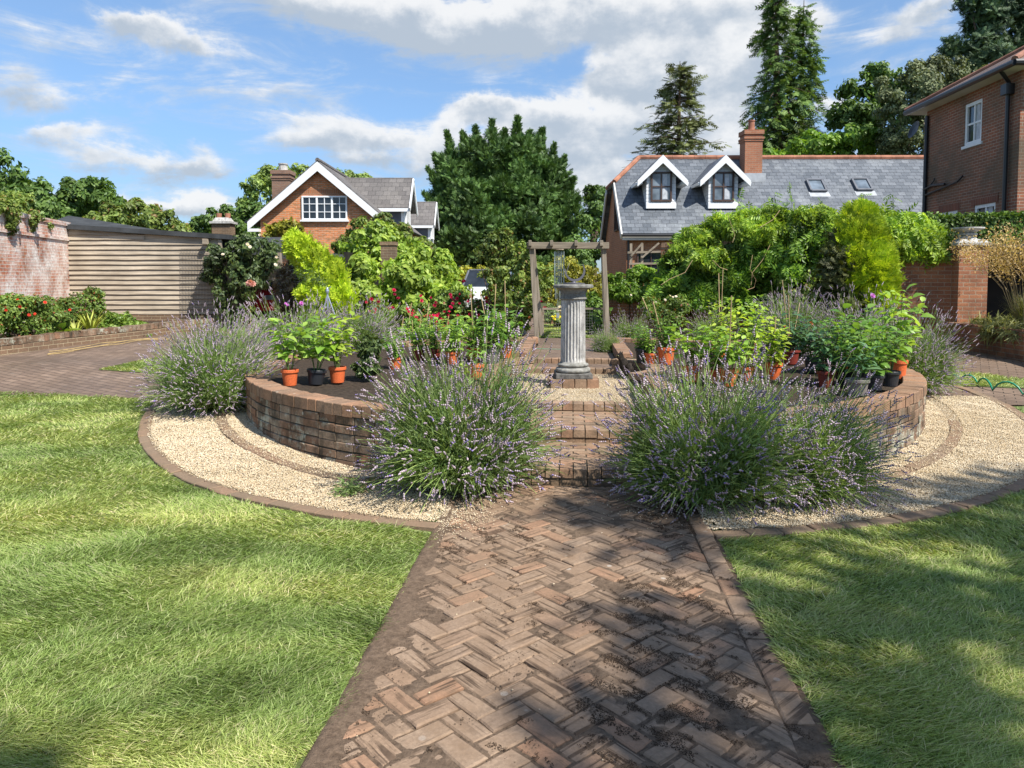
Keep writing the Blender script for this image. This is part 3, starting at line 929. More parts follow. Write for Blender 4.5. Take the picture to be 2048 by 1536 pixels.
shade = nd(nt, 'ShaderNodeMapRange'); shade.interpolation_type = 'SMOOTHSTEP'
nt.links.new(thk, shade.inputs[0]); shade.inputs[1].default_value = -.8; shade.inputs[2].default_value = .22
ccol = mixc(nt, shade.outputs[0], (.52, .60, .70), (.98, .99, 1.0))
thin = nd(nt, 'ShaderNodeMapRange'); nt.links.new(dens, thin.inputs[0]); thin.inputs[1].default_value = .2; thin.inputs[2].default_value = .75
ccol = mixc(nt, thin.outputs[0], (.56, .68, .84), ccol)
bc = nd(nt, 'ShaderNodeBackground'); bc.inputs[1].default_value = .565
nt.links.new(ccol, bc.inputs[0])
mxs = nd(nt, 'ShaderNodeMixShader')
nt.links.new(mth(nt, 'MULTIPLY', alpha.outputs[0], .95), mxs.inputs[0]); nt.links.new(bg.outputs[0], mxs.inputs[1]); nt.links.new(bc.outputs[0], mxs.inputs[2])
nt.links.new(mxs.outputs[0], wout.inputs[0])
wd.cycles.sampling_method = 'NONE'

SC.view_settings.view_transform = 'Standard'
SC.view_settings.look = 'None'
SC.view_settings.exposure = 0.75
SC.view_settings.gamma = 1.0
SC.cycles.max_bounces = 6
SC.cycles.diffuse_bounces = 3
SC.cycles.glossy_bounces = 2
SC.cycles.transmission_bounces = 3
SC.cycles.transparent_max_bounces = 4
SC.cycles.use_denoising = True

# ================================================================== THE SETTING
def sheet(name, poly, mat, lift, step=.35):
    """a flat polygon laid on the ground profile"""
    bm = bmesh.new()
    vs = [bm.verts.new((x, y, 0)) for x, y in poly]
    bm.faces.new(vs)
    bmesh.ops.triangulate(bm, faces=bm.faces[:])
    for yk in np.arange(5.75, 14.3, step):
        bmesh.ops.bisect_plane(bm, geom=bm.verts[:] + bm.edges[:] + bm.faces[:], plane_co=(0, float(yk), 0), plane_no=(0, 1, 0))
    for v in bm.verts:
        v.co.z = float(g(v.co.y)) + lift
    bmesh.ops.recalc_face_normals(bm, faces=bm.faces[:])
    me = bpy.data.meshes.new(name)
    bm.to_mesh(me); bm.free()
    if len(me.polygons) and me.polygons[0].normal.z < 0:
        me.flip_normals()
    return put(name, me, None, mat)


structure(sheet('ground', [(-600, -60), (600, -60), (600, 900), (-600, 900)], M['ground'], -.03))

# front lawns (turf) on either side of the path
p_l, p_r = on_ground(0, 784), on_ground(286, 797)
PATH_HW = .885
def path_pt(s, y):
    """point at across-offset s from the axis, at depth y"""
    t = (y - CC[1] - AS[1] * s) / AX[1]
    return loc2(s, t)
lawn_far = lambda x: np.interp(x, [-20, p_l[0], p_r[0], -3.2], [p_l[1] + .6, p_l[1], p_r[1], p_r[1]])
lawn_l = [path_pt(-PATH_HW, -3), path_pt(-PATH_HW, 9.0), (-4.2, 9.0), (p_r[0], p_r[1]), (p_l[0], p_l[1]), (-20, p_l[1] + .6), (-20, -3)]
lawn_r = [path_pt(PATH_HW, -3), (22, -3), (22, 8.55), path_pt(PATH_HW, 8.55)]
structure(sheet('lawn', lawn_l, M['turf'], 0.0))
structure(sheet('lawn', lawn_r, M['turf'], 0.0))

# brick yard beyond and at the sides of the round bed
structure(sheet('yard_paving', [(-30, p_l[1] + .3), (p_l[0] - 1, p_l[1] - .02), (p_r[0], p_r[1] - .02), (-3, 8.95), (4.5, 8.6), (14, 8.5), (14, 17.5), (5, 17.5), (4, 27), (-14, 27), (-30, 20)], M['yard'], .006))

# small lawn patches
def px_poly(pts):
    return [tuple(on_ground(*p)[:2]) for p in pts]
patch_a = px_poly([(196, 741), (262, 727), (330, 716), (420, 706), (520, 706), (520, 752), (400, 750), (300, 748)])
patch_b = px_poly([(700, 716), (700, 692), (1052, 690), (1064, 712), (1010, 722), (860, 726)])
patch_c = px_poly([(1840, 772), (1880, 742), (2060, 762), (2060, 779), (1960, 775)])
for p in (patch_a, patch_b, patch_c):
    structure(sheet('lawn', p, M['turf'], .014))
patch_d = px_poly([(1080, 677), (1080, 640), (1212, 640), (1212, 677)])
structure(sheet('lawn', patch_d, M['turf'], .014))

# gravel ring
def ring_sheet(name, r0, r1, mat, lift, keep, n=220, rad=3):
    vs, fs, idx = [], [], {}
    for i in range(n + 1):
        a = 2 * PI * i / n
        for j in range(rad + 1):
            r = r0 + (r1 - r0) * j / rad
            x, y = CC[0] + r * math.cos(a), CC[1] + r * math.sin(a)
            idx[i, j] = len(vs); vs.append((x, y, float(g(y)) + lift))
    for i in range(n):
        a = 2 * PI * (i + .5) / n
        rm = (r0 + r1) / 2
        if not keep(CC[0] + rm * math.cos(a), CC[1] + rm * math.sin(a)): continue
        for j in range(rad):
            fs.append((idx[i, j], idx[i + 1, j], idx[i + 1, j + 1], idx[i, j + 1]))
    mb = MB(); mb.add(vs, [f[::1] for f in fs])
    return mb.build(name, mat)


def in_gravel(x, y):
    s, t = to_st(x, y)
    return not (abs(s) < PATH_HW and t < 0) and y < 8.95 - .02 * (x > 0)
structure(ring_sheet('gravel_bed', 3.98, 5.0, M['gravel'], .012, lambda x, y: in_gravel(x, y)))


def arc_bricks(mb, r0, r1, a0, a1, blen, z0, z1, gap=.008, jit=.004, rnd=None, zf=None, tilt=.0):
    """bricks side by side round an arc of the bed centre (angles from +x), z relative to zf(x,y)"""
    rm = (r0 + r1) / 2
    n = max(1, int(round((a1 - a0) * rm / blen)))
    for i in range(n):
        b0 = a0 + (a1 - a0) * i / n; b1 = a0 + (a1 - a0) * (i + 1) / n
        ga = gap / rm / 2
        b0 += ga; b1 -= ga
        j = random.uniform(-jit, jit); jr = random.uniform(-jit, jit); tl = random.uniform(-tilt, tilt)
        c = .006
        vs = []
        for zz, ins in ((z0, 0), (z1 - c, 0), (z1, c)):
            for rr, bb in ((r0 + ins + jr, b0 + ins / rm), (r1 - ins + jr, b0 + ins / rm), (r1 - ins + jr, b1 - ins / rm), (r0 + ins + jr, b1 - ins / rm)):
                x, y = CC[0] + rr * math.cos(bb), CC[1] + rr * math.sin(bb)
                h = zf(x, y) if zf else 0
                vs.append((x, y, zz + h + j + tl * (rr - rm)))
        fs = [(3, 2, 1, 0), (8, 9, 10, 11)]
        for k in range(2):
            for q in range(4):
                fs.append((k * 4 + q, k * 4 + (q + 1) % 4, (k + 1) * 4 + (q + 1) % 4, (k + 1) * 4 + q))
        mb.add(vs, fs)


gz = lambda x, y: float(g(y))
AXA = math.atan2(AX[1], AX[0])            # angle of the axis
FRONT = AXA + PI                           # towards the camera
gp = math.asin(PATH_HW / 5.05)
e1, e2 = MB(), MB()
for a0, a1 in ((FRONT + gp, FRONT + 1.66), (FRONT - 1.52, FRONT - gp)):
    arc_bricks(e1, 5.0, 5.11, a0, a1, .225, -.08, .022, zf=gz, jit=.006, tilt=.05)
for a0, a1 in ((FRONT - 1.3, FRONT - .3), (FRONT + .3, FRONT + 1.2)):
    arc_bricks(e2, 4.27, 4.375, a0, a1, .225, -.08, .026, zf=gz, jit=.008, tilt=.06)
structure(e1.build('gravel_edging', M['edge_brick'], bevel=0, uv=False))
structure(e2.build('inner_brick_ring', M['edge_brick'], uv=False))

# pebbles
n = 190000
a = R.uniform(FRONT - 1.6, FRONT + 1.72, n); r = np.sqrt(R.uniform(3.95 ** 2, 5.03 ** 2, n))
X, Y = CC[0] + r * np.cos(a), CC[1] + r * np.sin(a)
S_, T_ = to_st(X, Y)
keep = ~((np.abs(S_) < PATH_HW - .02) & (T_ < 0)) & (Y < 9.0) & ((r < 4.262) | (r > 4.385) | (R.random(n) < .16))
edgekeep = (r < 4.99) | (R.random(n) < .25)
keep &= edgekeep
X, Y, r = X[keep], Y[keep], r[keep]
size = R.uniform(.008, .0175, len(X))
ringz = np.where((r > 4.262) & (r < 4.385), .032, np.where(r > 4.99, .026, .016))
P = np.stack([X, Y, g(Y) + ringz + size * .12 + .012 * np.abs(snoise(np.stack([X, Y], 1), 1.1, 5))], 1)
Dd = rdir(len(X)); Dd[:, 2] *= .35
Nn = np.tile([0, 0, 1.0], (len(X), 1)) + .35 * R.normal(size=(len(X), 3))
gv = scatter('gravel', M['pebble'], P, Dd, Nn, size, T_PEB, smooth=False)
tag(gv, 'honey coloured pea gravel spread round the raised bed', 'gravel', kind='stuff')
# strays on the path beside the gravel
n = 900
S_ = -PATH_HW + np.abs(R.normal(0, .16, n)) + .0; yy = R.normal(5.05, .22, n)
XY = np.array([path_pt(s, y) for s, y in zip(S_, yy)])
n2 = 260
S2 = PATH_HW - .1 - np.abs(R.normal(0, .4, n2)); y2 = R.normal(5.3, .3, n2)
XY = np.concatenate([XY, np.array([path_pt(s, y) for s, y in zip(S2, y2)])])
XY = np.concatenate([XY, np.array([path_pt(s, y) for s, y in zip(R.uniform(-.8, .8, 26), R.uniform(2.4, 5.4, 26))])])
P = np.column_stack([XY, g(XY[:, 1]) + .02])
st_ = scatter('stray_gravel', M['pebble'], P, rdir(len(P)) * (1, 1, .2), np.tile([0, 0, 1.], (len(P), 1)) + .2 * R.normal(size=(len(P), 3)), R.uniform(.006, .015, len(P)), T_PEB)
tag(st_, 'loose pale pebbles scattered over the brick path', 'gravel', kind='stuff')

# ------------------------------------------------------------------ front path: real herringbone bricks
def clip_poly(poly, nx, ny, d):
    out = []
    for i in range(len(poly)):
        p, q = poly[i], poly[(i + 1) % len(poly)]
        a_, b_ = nx * p[0] + ny * p[1] - d, nx * q[0] + ny * q[1] - d
        if a_ <= 0: out.append(p)
        if a_ * b_ < 0:
            t = a_ / (a_ - b_)
            out.append((p[0] + (q[0] - p[0]) * t, p[1] + (q[1] - p[1]) * t))
    return out


def inset_poly(poly, d):
    out = poly
    n = len(poly)
    A = sum(poly[i][0] * poly[(i + 1) % n][1] - poly[(i + 1) % n][0] * poly[i][1] for i in range(n)) / 2
    if A < 0: poly = poly[::-1]
    out = list(poly)
    for i in range(len(poly)):
        p, q = poly[i], poly[(i + 1) % len(poly)]
        L = math.hypot(q[0] - p[0], q[1] - p[1])
        if L < 1e-6: continue
        nx, ny = (q[1] - p[1]) / L, -(q[0] - p[0]) / L
        out = clip_poly(out, nx, ny, nx * p[0] + ny * p[1] - d)
        if len(out) < 3: return []
    return out


pb = MB(); pb_across = []
BW = .1015
hw_in = PATH_HW - .115
c45 = math.sqrt(.5)
t_end = -3.93
for i in range(-95, 95):
    for j in range(-95, 95):
        dmod = (i - j) % 4
        if dmod == 0: cells = (i, j, i + 2, j + 1)
        elif dmod == 3: cells = (i, j, i + 1, j + 2)
        else: continue
        q = [(cells[0] * BW, cells[1] * BW), (cells[2] * BW, cells[1] * BW), (cells[2] * BW, cells[3] * BW), (cells[0] * BW, cells[3] * BW)]
        q = [((x - y) * c45, (x + y) * c45 - 7.0) for x, y in q]
        cx_, cy_ = np.mean(q, 0)
        if abs(cx_) > 1.3 or cy_ < -10.8 or cy_ > t_end + .3: continue
        w = [(x + random.uniform(-.006, .006), y + random.uniform(-.006, .006)) for x, y in q]
        for nx, ny, d in ((1, 0, hw_in), (-1, 0, hw_in + .06), (0, 1, t_end)):
            w = clip_poly(w, nx, ny, d)
            if len(w) < 3: break
        if len(w) < 3: continue
        o1 = inset_poly(w, .0048); o2 = inset_poly(w, .0115)
        if len(o1) < 3 or len(o2) != len(o1): continue
        hj = random.gauss(0, .0028); tx, ty = random.gauss(0, .013), random.gauss(0, .013)
        cx_, cy_ = np.mean(o1, 0)
        hz = lambda s, t: float(g(loc2(s, t)[1])) + .013 + hj + tx * (s - cx_) + ty * (t - cy_)
        n_ = len(o1)
        pb_across.append((len(pb.f), 1 + 2 * n_, dmod == 3))
        vs = [(*loc2(s, t), hz(s, t) - .03) for s, t in o1] + [(*loc2(s, t), hz(s, t) - .006) for s, t in o1] + [(*loc2(s, t), hz(s, t)) for s, t in o2]
        fs = [tuple(range(2 * n_, 3 * n_))]
        for k in range(2):
            for e in range(n_):
                fs.append((k * n_ + e, k * n_ + (e + 1) % n_, (k + 1) * n_ + (e + 1) % n_, (k + 1) * n_ + e))
        pb.add(vs, fs)
# edging course along both sides (the far side nearly buried in soil)
for side, lift in ((1, .016), (-1, .007)):
    t = -11.0
    while t < t_end - .75:
        L = .222 + random.uniform(-.006, .006)
        s0, s1 = (hw_in + .004, PATH_HW - .004) if side > 0 else (-PATH_HW + .004, -hw_in - .064)
        js = random.uniform(-.006, .006)
        q = [(s0 + js, t + .005), (s1 + js, t + .005), (s1 + js + random.uniform(-.004, .004), t + L - .005), (s0 + js, t + L - .005)]
        o2 = inset_poly(q, .009)
        hj = random.gauss(0, .004) + lift; tx = random.gauss(0, .03)
        hz = lambda s, tt: float(g(loc2(s, tt)[1])) + hj + tx * (s - s0)
        vs = [(*loc2(s, tt), hz(s, tt) - .05) for s, tt in q] + [(*loc2(s, tt), hz(s, tt) - .005) for s, tt in q] + [(*loc2(s, tt), hz(s, tt)) for s, tt in o2]
        fs = [(8, 9, 10, 11)] + [(k * 4 + e, k * 4 + (e + 1) % 4, (k + 1) * 4 + (e + 1) % 4, (k + 1) * 4 + e) for k in range(2) for e in range(4)]
        pb.add(vs, fs)
        t += L
pbo = structure(pb.build('brick_path', M['path_brick'], uv=False))
pbo.data.materials.append(M['path_brick_across'])
mi = np.zeros(len(pb.f), dtype=np.int32)
for i0, k_, acr in pb_across:
    if acr: mi[i0:i0 + k_] = 1
pbo.data.polygons.foreach_set('material_index', mi)
gs_ = np.arange(-PATH_HW - .035, PATH_HW + .036, .0181); gt_s = np.arange(-8.9, -3.93, .0185)
SS, TT = np.meshgrid(gs_, gt_s)
q2 = np.stack([SS.ravel(), TT.ravel()], 1)
XYp = CC + AS * q2[:, :1] + AX * q2[:, 1:]
hgt_ = .0072 + .0055 * snoise(q2, 1.15, 301) + .0035 * snoise(q2, 4.3, 302) + .0022 * snoise(q2, 14., 303)
hgt_ += .015 * np.exp(-((q2[:, 0] + PATH_HW) / .085) ** 2) + .004 * np.exp(-((q2[:, 0] - PATH_HW) / .05) ** 2)
edge_ = (q2[:, 0] > PATH_HW - .004) | (q2[:, 0] < -PATH_HW - .02)
hgt_ = np.where(edge_, .002, np.clip(hgt_, .001, .024))
zz_ = g(XYp[:, 1]) + hgt_
nx_ = len(gs_)
fc_ = [(r_ * nx_ + c_, r_ * nx_ + c_ + 1, (r_ + 1) * nx_ + c_ + 1, (r_ + 1) * nx_ + c_) for r_ in range(len(gt_s) - 1) for c_ in range(nx_ - 1)]
me = bpy.data.meshes.new('path_bed'); me.from_pydata([tuple(v) for v in np.column_stack([XYp, zz_])], [], fc_)
me.polygons.foreach_set('use_smooth', [True] * len(me.polygons))
structure(put('path_bed', me, None, M['dirt']))
structure(sheet('path_bed', [path_pt(-PATH_HW - .03, -3), path_pt(PATH_HW + .03, -3), path_pt(PATH_HW + .03, 1.0), path_pt(-PATH_HW - .03, 1.0)], M['dirt'], .005))
# crumbs of soil lying along the joints and the buried edge
n = 34000
S_ = np.concatenate([-PATH_HW + np.abs(R.normal(0, .10, 7000)), R.uniform(-.85, .85, 27000)])
T_ = R.uniform(-8.0, t_end, n)
m_ = snoise(np.stack([S_, T_], 1), 1.0, 44)
k_ = (np.arange(n) < 7000) | (m_ > .28)
S_, T_ = S_[k_], T_[k_]
XY = CC + AS * S_[:, None] + AX * T_[:, None]
P = np.column_stack([XY, g(XY[:, 1]) + .014])
cr = scatter('soil_crumbs', M['dirt'], P, rdir(len(P)) * (1, 1, .2), np.tile([0, 0, 1.], (len(P), 1)), R.uniform(.003, .011, len(P)) * R.uniform(.3, 1, len(P)) ** 1.5, T_PEB)
tag(cr, 'dark soil crumbs washed over the brick path', 'soil', kind='stuff')
n = 300000
S_ = R.uniform(-.8, .84, n); T_ = R.uniform(-8.0, -4.2, n)
q2 = np.stack([S_, T_], 1)
m_ = .7 * snoise(q2 * (1, .8), .8, 61) + .75 * snoise(q2, 4.5, 62) + .45 * snoise(q2, 13., 63) + .35 * S_
k_ = m_ > .62
S_, T_ = S_[k_], T_[k_]
XY = CC + AS * S_[:, None] + AX * T_[:, None]
P = np.column_stack([XY, g(XY[:, 1]) + .015])
mo = scatter('moss_debris', M['moss'], P, rdir(len(P)) * (1, 1, .2), np.tile([0, 0, 1.], (len(P), 1)), R.uniform(.002, .0065, len(P)), T_PEB)
tag(mo, 'dark brown moss and leaf debris lodged between the path bricks', 'debris', kind='stuff')

# ------------------------------------------------------------------ round raised bed: two halves either side of the steps
T_TOP = .57
def side_angles(r, hw, front=True):
    return math.asin(min(1, hw / r))


GAP_F, GAP_B = .80, .66
def make_bed(sgn, label):
    root = thing('raised_bed', label, 'planter', (*loc2(sgn * 2.5, 0), .3), 'halves of the round raised bed')
    # courses of the outer wall: header/stretcher bricks in an arc
    af = math.asin(GAP_F / R_OUT); ab = math.asin(GAP_B / R_OUT)
    if sgn < 0: a0, a1 = FRONT - PI + ab, FRONT - af
    else: a0, a1 = FRONT + af, FRONT + PI - ab
    w = MB()
    n_c = 7
    ch = .0765
    for k in range(n_c):
        z0 = T_TOP - .105 - (k + 1) * ch
        off = (.11 / R_OUT) * (k % 2)
        arc_bricks(w, R_OUT - .1, R_OUT, a0 + off * .6, a1 - off * .2, .222, z0 + .005, z0 + ch - .005, gap=.010, jit=.0045)
    w.build('outer_wall', M['wall_brick'], root, uv=False)
    core = MB()
    def arc_wall(mb, r0, r1, b0, b1, z0, z1, n=70):
        vs = []
        for i in range(n + 1):
            b = b0 + (b1 - b0) * i / n
            for rr in (r0, r1):
                for zz in (z0, z1):
                    vs.append((CC[0] + rr * math.cos(b), CC[1] + rr * math.sin(b), zz))
        fs = []
        for i in range(n):
            p, q = i * 4, i * 4 + 4
            fs += [(p + 1, p + 3, q + 3, q + 1), (p, p + 1, q + 1, q), (p + 3, p + 2, q + 2, q + 3), (p + 2, p, q, q + 2)]
        fs += [(0, 2, 3, 1), (n * 4, n * 4 + 1, n * 4 + 3, n * 4 + 2)]
        mb.add(vs, fs)
    arc_wall(core, R_OUT - .2, R_OUT - .012, a0, a1, -.1, T_TOP - .1)
    core.build('mortar_core', M['moss_mortar'], root, uv=False)
    cp = MB()
    arc_bricks(cp, R_OUT - .215, R_OUT + .006, a0, a1, .112, T_TOP - .105, T_TOP, gap=.008, jit=.004, tilt=.02)
    cp.build('coping', M['cope_brick'], root, uv=False)
    # inner wall round the sundial circle
    bf = math.asin(min(.98, GAP_F / 1.2)); bb = math.asin(.55)
    if sgn < 0: b0, b1 = FRONT - PI + bb, FRONT - bf
    else: b0, b1 = FRONT + bf, FRONT + PI - bb
    iw = MB()
    for k in range(3):
        arc_bricks(iw, R_IN, R_IN + .1, b0 + .05 * (k % 2), b1, .215, .20 + k * .077, .20 + k * .077 + .069, jit=.004)
    arc_bricks(iw, R_IN - .005, R_IN + .21, b0, b1, .112, .435, .51, jit=.004)
    iw.build('inner_wall', M['step_brick'], root, uv=False)
    ic = MB(); arc_wall(ic, R_IN + .012, R_IN + .2, b0, b1, .0, .433, 24)
    ic.build('inner_core', M['moss_mortar'], root, uv=False)
    # cheek walls along the steps
    def run(s0, t0, t1, lo, hi):
        ck = MB()
        nb = max(1, int(round(abs(t1 - t0) / .113)))
        for i in range(nb):
            ta = t0 + (t1 - t0) * i / nb; tb = t0 + (t1 - t0) * (i + 1) / nb
            x, y = loc2(sgn * s0, (ta + tb) / 2)
            ck.box((x, y, (hi - .0525) + random.uniform(-.004, .004)), (.215, abs(tb - ta) - .008, .105), -math.atan2(AX[0], AX[1]), .97)
        nb = max(1, int(round(abs(t1 - t0) / .225)))
        k = 0; z = hi - .11
        while z > lo:
            for i in range(nb + 1):
                ta = t0 + (t1 - t0) * np.clip((i - .5 * (k % 2)) / nb, 0, 1); tb = t0 + (t1 - t0) * np.clip((i + 1 - .5 * (k % 2)) / nb, 0, 1)
                if abs(tb - ta) < .03: continue
                x, y = loc2(sgn * s0, (ta + tb) / 2)
                ck.box((x, y, z - .034), (.2, abs(tb - ta) - .009, .068), -math.atan2(AX[0], AX[1]))
            k += 1; z -= .0765
        ck.build('cheek_wall', M['cope_brick'], root, uv=False)
    run(GAP_F + .11, -math.sqrt(R_OUT ** 2 - (GAP_F + .11) ** 2) + .02, -1.0, -.05, T_TOP - .012)
    run(GAP_B + .11, 1.12, math.sqrt(R_OUT ** 2 - .6) - .02, .15, T_TOP - .014)
    # soil
    vs, fs = [], []
    nn, mm = 60, 12
    pts = {}
    for i in range(nn + 1):
        b = a0 + (a1 - a0) * i / nn
        for j in range(mm + 1):
            rr = 1.1 + (R_OUT - .2 - 1.1) * j / mm
            x, y = CC[0] + rr * math.cos(b), CC[1] + rr * math.sin(b)
            s, t = to_st(x, y)
            s = sgn * max(sgn * s, (GAP_F if t < 0 else GAP_B) + .12)
            x, y = loc2(s, t)
            pts[i, j] = len(vs)
            h = .50 + .02 * math.sin(3.1 * x + 1) * math.cos(2.7 * y) + random.uniform(-.008, .012)
            vs.append((x, y, h - (.03 if j == 0 else 0)))
    for i in range(nn):
        for j in range(mm):
            fs.append((pts[i, j], pts[i + 1, j], pts[i + 1, j + 1], pts[i, j + 1]))
    sm = MB(); sm.add(vs, fs)
    sm.build('soil', M['soil'], root, uv=False, smooth=True)
    return root


make_bed(-1, 'half of the round brick raised bed with lichened wall on the lawn and shed side')
make_bed(1, 'half of the round brick raised bed packed with pots on the slate roofed house side')

# ------------------------------------------------------------------ steps through the bed, sundial circle
PL = .30
st = thing('garden_steps', 'worn brick steps climbing through the round bed to the sundial', 'steps', (*loc2(0, -3.2), 0))
levels = [(-3.82, .115), (-2.82, .225), (-1.78, PL)]
for k, (t0, h) in enumerate(levels):
    t1 = levels[k + 1][0] if k < 2 else -.99
    tr = MB(); rs = MB(); lo = 0 if k == 0 else levels[k - 1][1]
    nb = 14
    hwid = GAP_F - .012
    for i in range(nb):
        s0 = -hwid + 2 * hwid * i / nb; s1 = -hwid + 2 * hwid * (i + 1) / nb
        x, y = loc2((s0 + s1) / 2, t0 + .1075)
        rs.box((x, y, h - .035 + random.uniform(-.004, .004)), (s1 - s0 - .007, .215, .07), -math.atan2(AX[0], AX[1]), .96)
    nb2 = 7
    z = h - .075
    kk = 0
    while z > lo - .06:
        for i in range(nb2):
            s0 = -hwid + 2 * hwid * i / nb2; s1 = -hwid + 2 * hwid * (i + 1) / nb2
            x, y = loc2((s0 + s1) / 2, t0 + .06)
            rs.box((x, y, z - .033), (s1 - s0 - .008, .1, .064), -math.atan2(AX[0], AX[1]))
        z -= .073; kk += 1
    rs.build('riser', M['step_brick'], st, uv=False)
    if k < 2:
        t = t0 + .22
        r_ = 0
        while t < t1 + .05:
            nb3 = 7
            for i in range(-1, nb3 + 1):
                s0 = -hwid + 2 * hwid * (i + .5 * (r_ % 2)) / nb3; s1 = s0 + 2 * hwid / nb3
                s0, s1 = max(s0, -hwid), min(s1, hwid)
                if s1 - s0 < .02: continue
                x, y = loc2((s0 + s1) / 2, t + .052)
                tr.box((x, y, h - .04 + random.gauss(0, .0025)), (s1 - s0 - .007, .101, .07), -math.atan2(AX[0], AX[1]), .975)
            t += .108; r_ += 1
        tr.build('tread', M['step_brick'], st, uv=False)
    bd = MB()
    q = [loc2(-hwid, t0 + .02), loc2(hwid, t0 + .02), loc2(hwid, t1 + .15), loc2(-hwid, t1 + .15)]
    bd.prism(q, -.1, h - .0115)
    bd.build('step_bed', M['moss_mortar'], st, uv=False)

cd = MB(); cd.prism([(CC[0] + 1.01 * math.cos(2 * PI * i / 48), CC[1] + 1.01 * math.sin(2 * PI * i / 48)) for i in range(48)], -.05, PL - .012)
structure(cd.build('sundial_terrace', M['gravel']))
cg = MB(); cg.prism([loc2(-GAP_F + .02, -1.56), loc2(GAP_F - .02, -1.56), loc2(GAP_F - .02, -.55), loc2(-GAP_F + .02, -.55)], 0, PL - .006)
structure(cg.build('terrace_gravel', M['gravel']))
n = 9000
S_, T_ = R.uniform(-.85, .85, n), R.uniform(-1.6, .95, n)
k_ = (S_ ** 2 + T_ ** 2 < .98 ** 2) | ((T_ < -.5) & (np.abs(S_) < GAP_F - .03))
k_ &= ~((T_ > .1) & (R.random(n) < .7))
S_, T_ = S_[k_], T_[k_]
XY = CC + AS * S_[:, None] + AX * T_[:, None]
P = np.column_stack([XY, np.full(len(XY), PL - .001)])
tg = scatter('gravel', M['pebble'], P, rdir(len(P)) * (1, 1, .3), np.tile([0, 0, 1.], (len(P), 1)) + .3 * R.normal(size=(len(P), 3)), R.uniform(.010, .02, len(P)), T_PEB)
tag(tg, 'pale gravel round the foot of the sundial column', 'gravel', kind='stuff')

# back steps up to the terrace
bs = thing('garden_steps', 'two low brick steps behind the sundial up to the pergola terrace', 'steps', (*loc2(0, 1.2), .3))
for t0, h, lo in ((.80, .365, .2), (1.55, .42, .3)):
    rs = MB()
    hwid = GAP_B - .012
    for i in range(12):
        s0 = -hwid + 2 * hwid * i / 12; s1 = -hwid + 2 * hwid * (i + 1) / 12
        x, y = loc2((s0 + s1) / 2, t0 + .1075)
        rs.box((x, y, (h + lo) / 2 + random.uniform(-.004, .004)), (s1 - s0 - .007, .215, h - lo), -math.atan2(AX[0], AX[1]), .96)
    rs.build('riser', M['step_brick'], bs, uv=False)
    tr = MB()
    t1 = 1.55 if t0 < 1 else 4.1
    tr.prism([loc2(-hwid, t0 + .2), loc2(hwid, t0 + .2), loc2(hwid, t1), loc2(-hwid, t1)], .1, h - .012)
    tr.build('tread', M['yard'], bs)

# ------------------------------------------------------------------ sundial column
COLP = loc2(0.0, -.35)
col = thing('sundial_column', 'fluted grey stone column on a round moulded base in the middle of the bed', 'column', (*COLP, PL))
bb_ = MB()
for i in range(12):
    a = 2 * PI * i / 12
    pass
for sx in range(4):
    for sy in (0, 3):
        bb_.box((COLP[0] - .225 + .15 * sx, COLP[1] - .19 + .127 * sy, PL + .045), (.142, .2, .11), 0, .96)
for sx in (-.22, .22):
    for k in range(2):
        bb_.box((COLP[0] + sx, COLP[1] - .06 + .12 * k, PL + .045), (.2, .11, .11), 0, .96)
bb_.span(COLP[0] - .2, COLP[0] + .2, COLP[1] - .2, COLP[1] + .2, PL - .02, PL + .085)
bb_.build('brick_base', M['step_brick'], col, uv=False)
z0 = PL + .1
pl = MB(); pl.box((*COLP, z0 + .033), (.46, .46, .066), 0, .985); pl.build('plinth', M['stone_dark'], col, bevel=.01)
bm_ = MB()
prof = []
def torus_prof(r, z, h, k=7):
    return [(r - h / 2 + h / 2 * math.cos(a), z + h / 2 + h / 2 * math.sin(a)) for a in np.linspace(-PI / 2, PI / 2, k)]
prof += [(.19, z0 + .066)] + torus_prof(.222, z0 + .066, .062) + [(.185, z0 + .13), (.178, z0 + .142)] + torus_prof(.197, z0 + .142, .036) + [(.168, z0 + .18), (.16, z0 + .2)]
bm_.lathe(prof, 64, (*COLP, 0)); bm_.build('base_moulding', M['stone_mid'], col, smooth=True)
sh = MB()
nf, per = 24, 8
zs = np.linspace(z0 + .19, z0 + .985, 14)
vs, fs = [], []
for iz, z in enumerate(zs):
    u = (z - zs[0]) / (zs[-1] - zs[0])
    r0 = .158 - .008 * u
    dep = .0165 * min(1, u / .02, (1 - u) / .02)
    for k in range(nf * per):
        ph = (k % per) / per
        fl = 0 if ph < .22 else math.sin((ph - .22) / .78 * PI) ** .7
        a = 2 * PI * k / (nf * per)
        r = r0 - dep * fl
        vs.append((COLP[0] + r * math.cos(a), COLP[1] + r * math.sin(a), z))
NN = nf * per
for i in range(len(zs) - 1):
    for k in range(NN):
        fs.append((i * NN + k, i * NN + (k + 1) % NN, (i + 1) * NN + (k + 1) % NN, (i + 1) * NN + k))
sh.add(vs, fs)
sh.build('shaft', M['stone'], col, uv=False)
cp_ = MB()
zt = z0 + .975
prof = [(.150, zt), (.158, zt + .005)] + torus_prof(.172, zt + .008, .026) + [(.160, zt + .04), (.157, zt + .06), (.157, zt + .085), (.165, zt + .09)] + [(.165 + .06 * (1 - math.cos(a)), zt + .09 + .06 * math.sin(a)) for a in np.linspace(.2, PI / 2, 6)]
prof += [(.232, zt + .155), (.250, zt + .158), (.252, zt + .184), (.236, zt + .198), (.0, zt + .202)]
cp_.lathe(prof, 8 * 8, (*COLP, 0), cap=False); cp_.build('capital', M['stone_cap'], col, smooth=False)
ZT = zt + .202
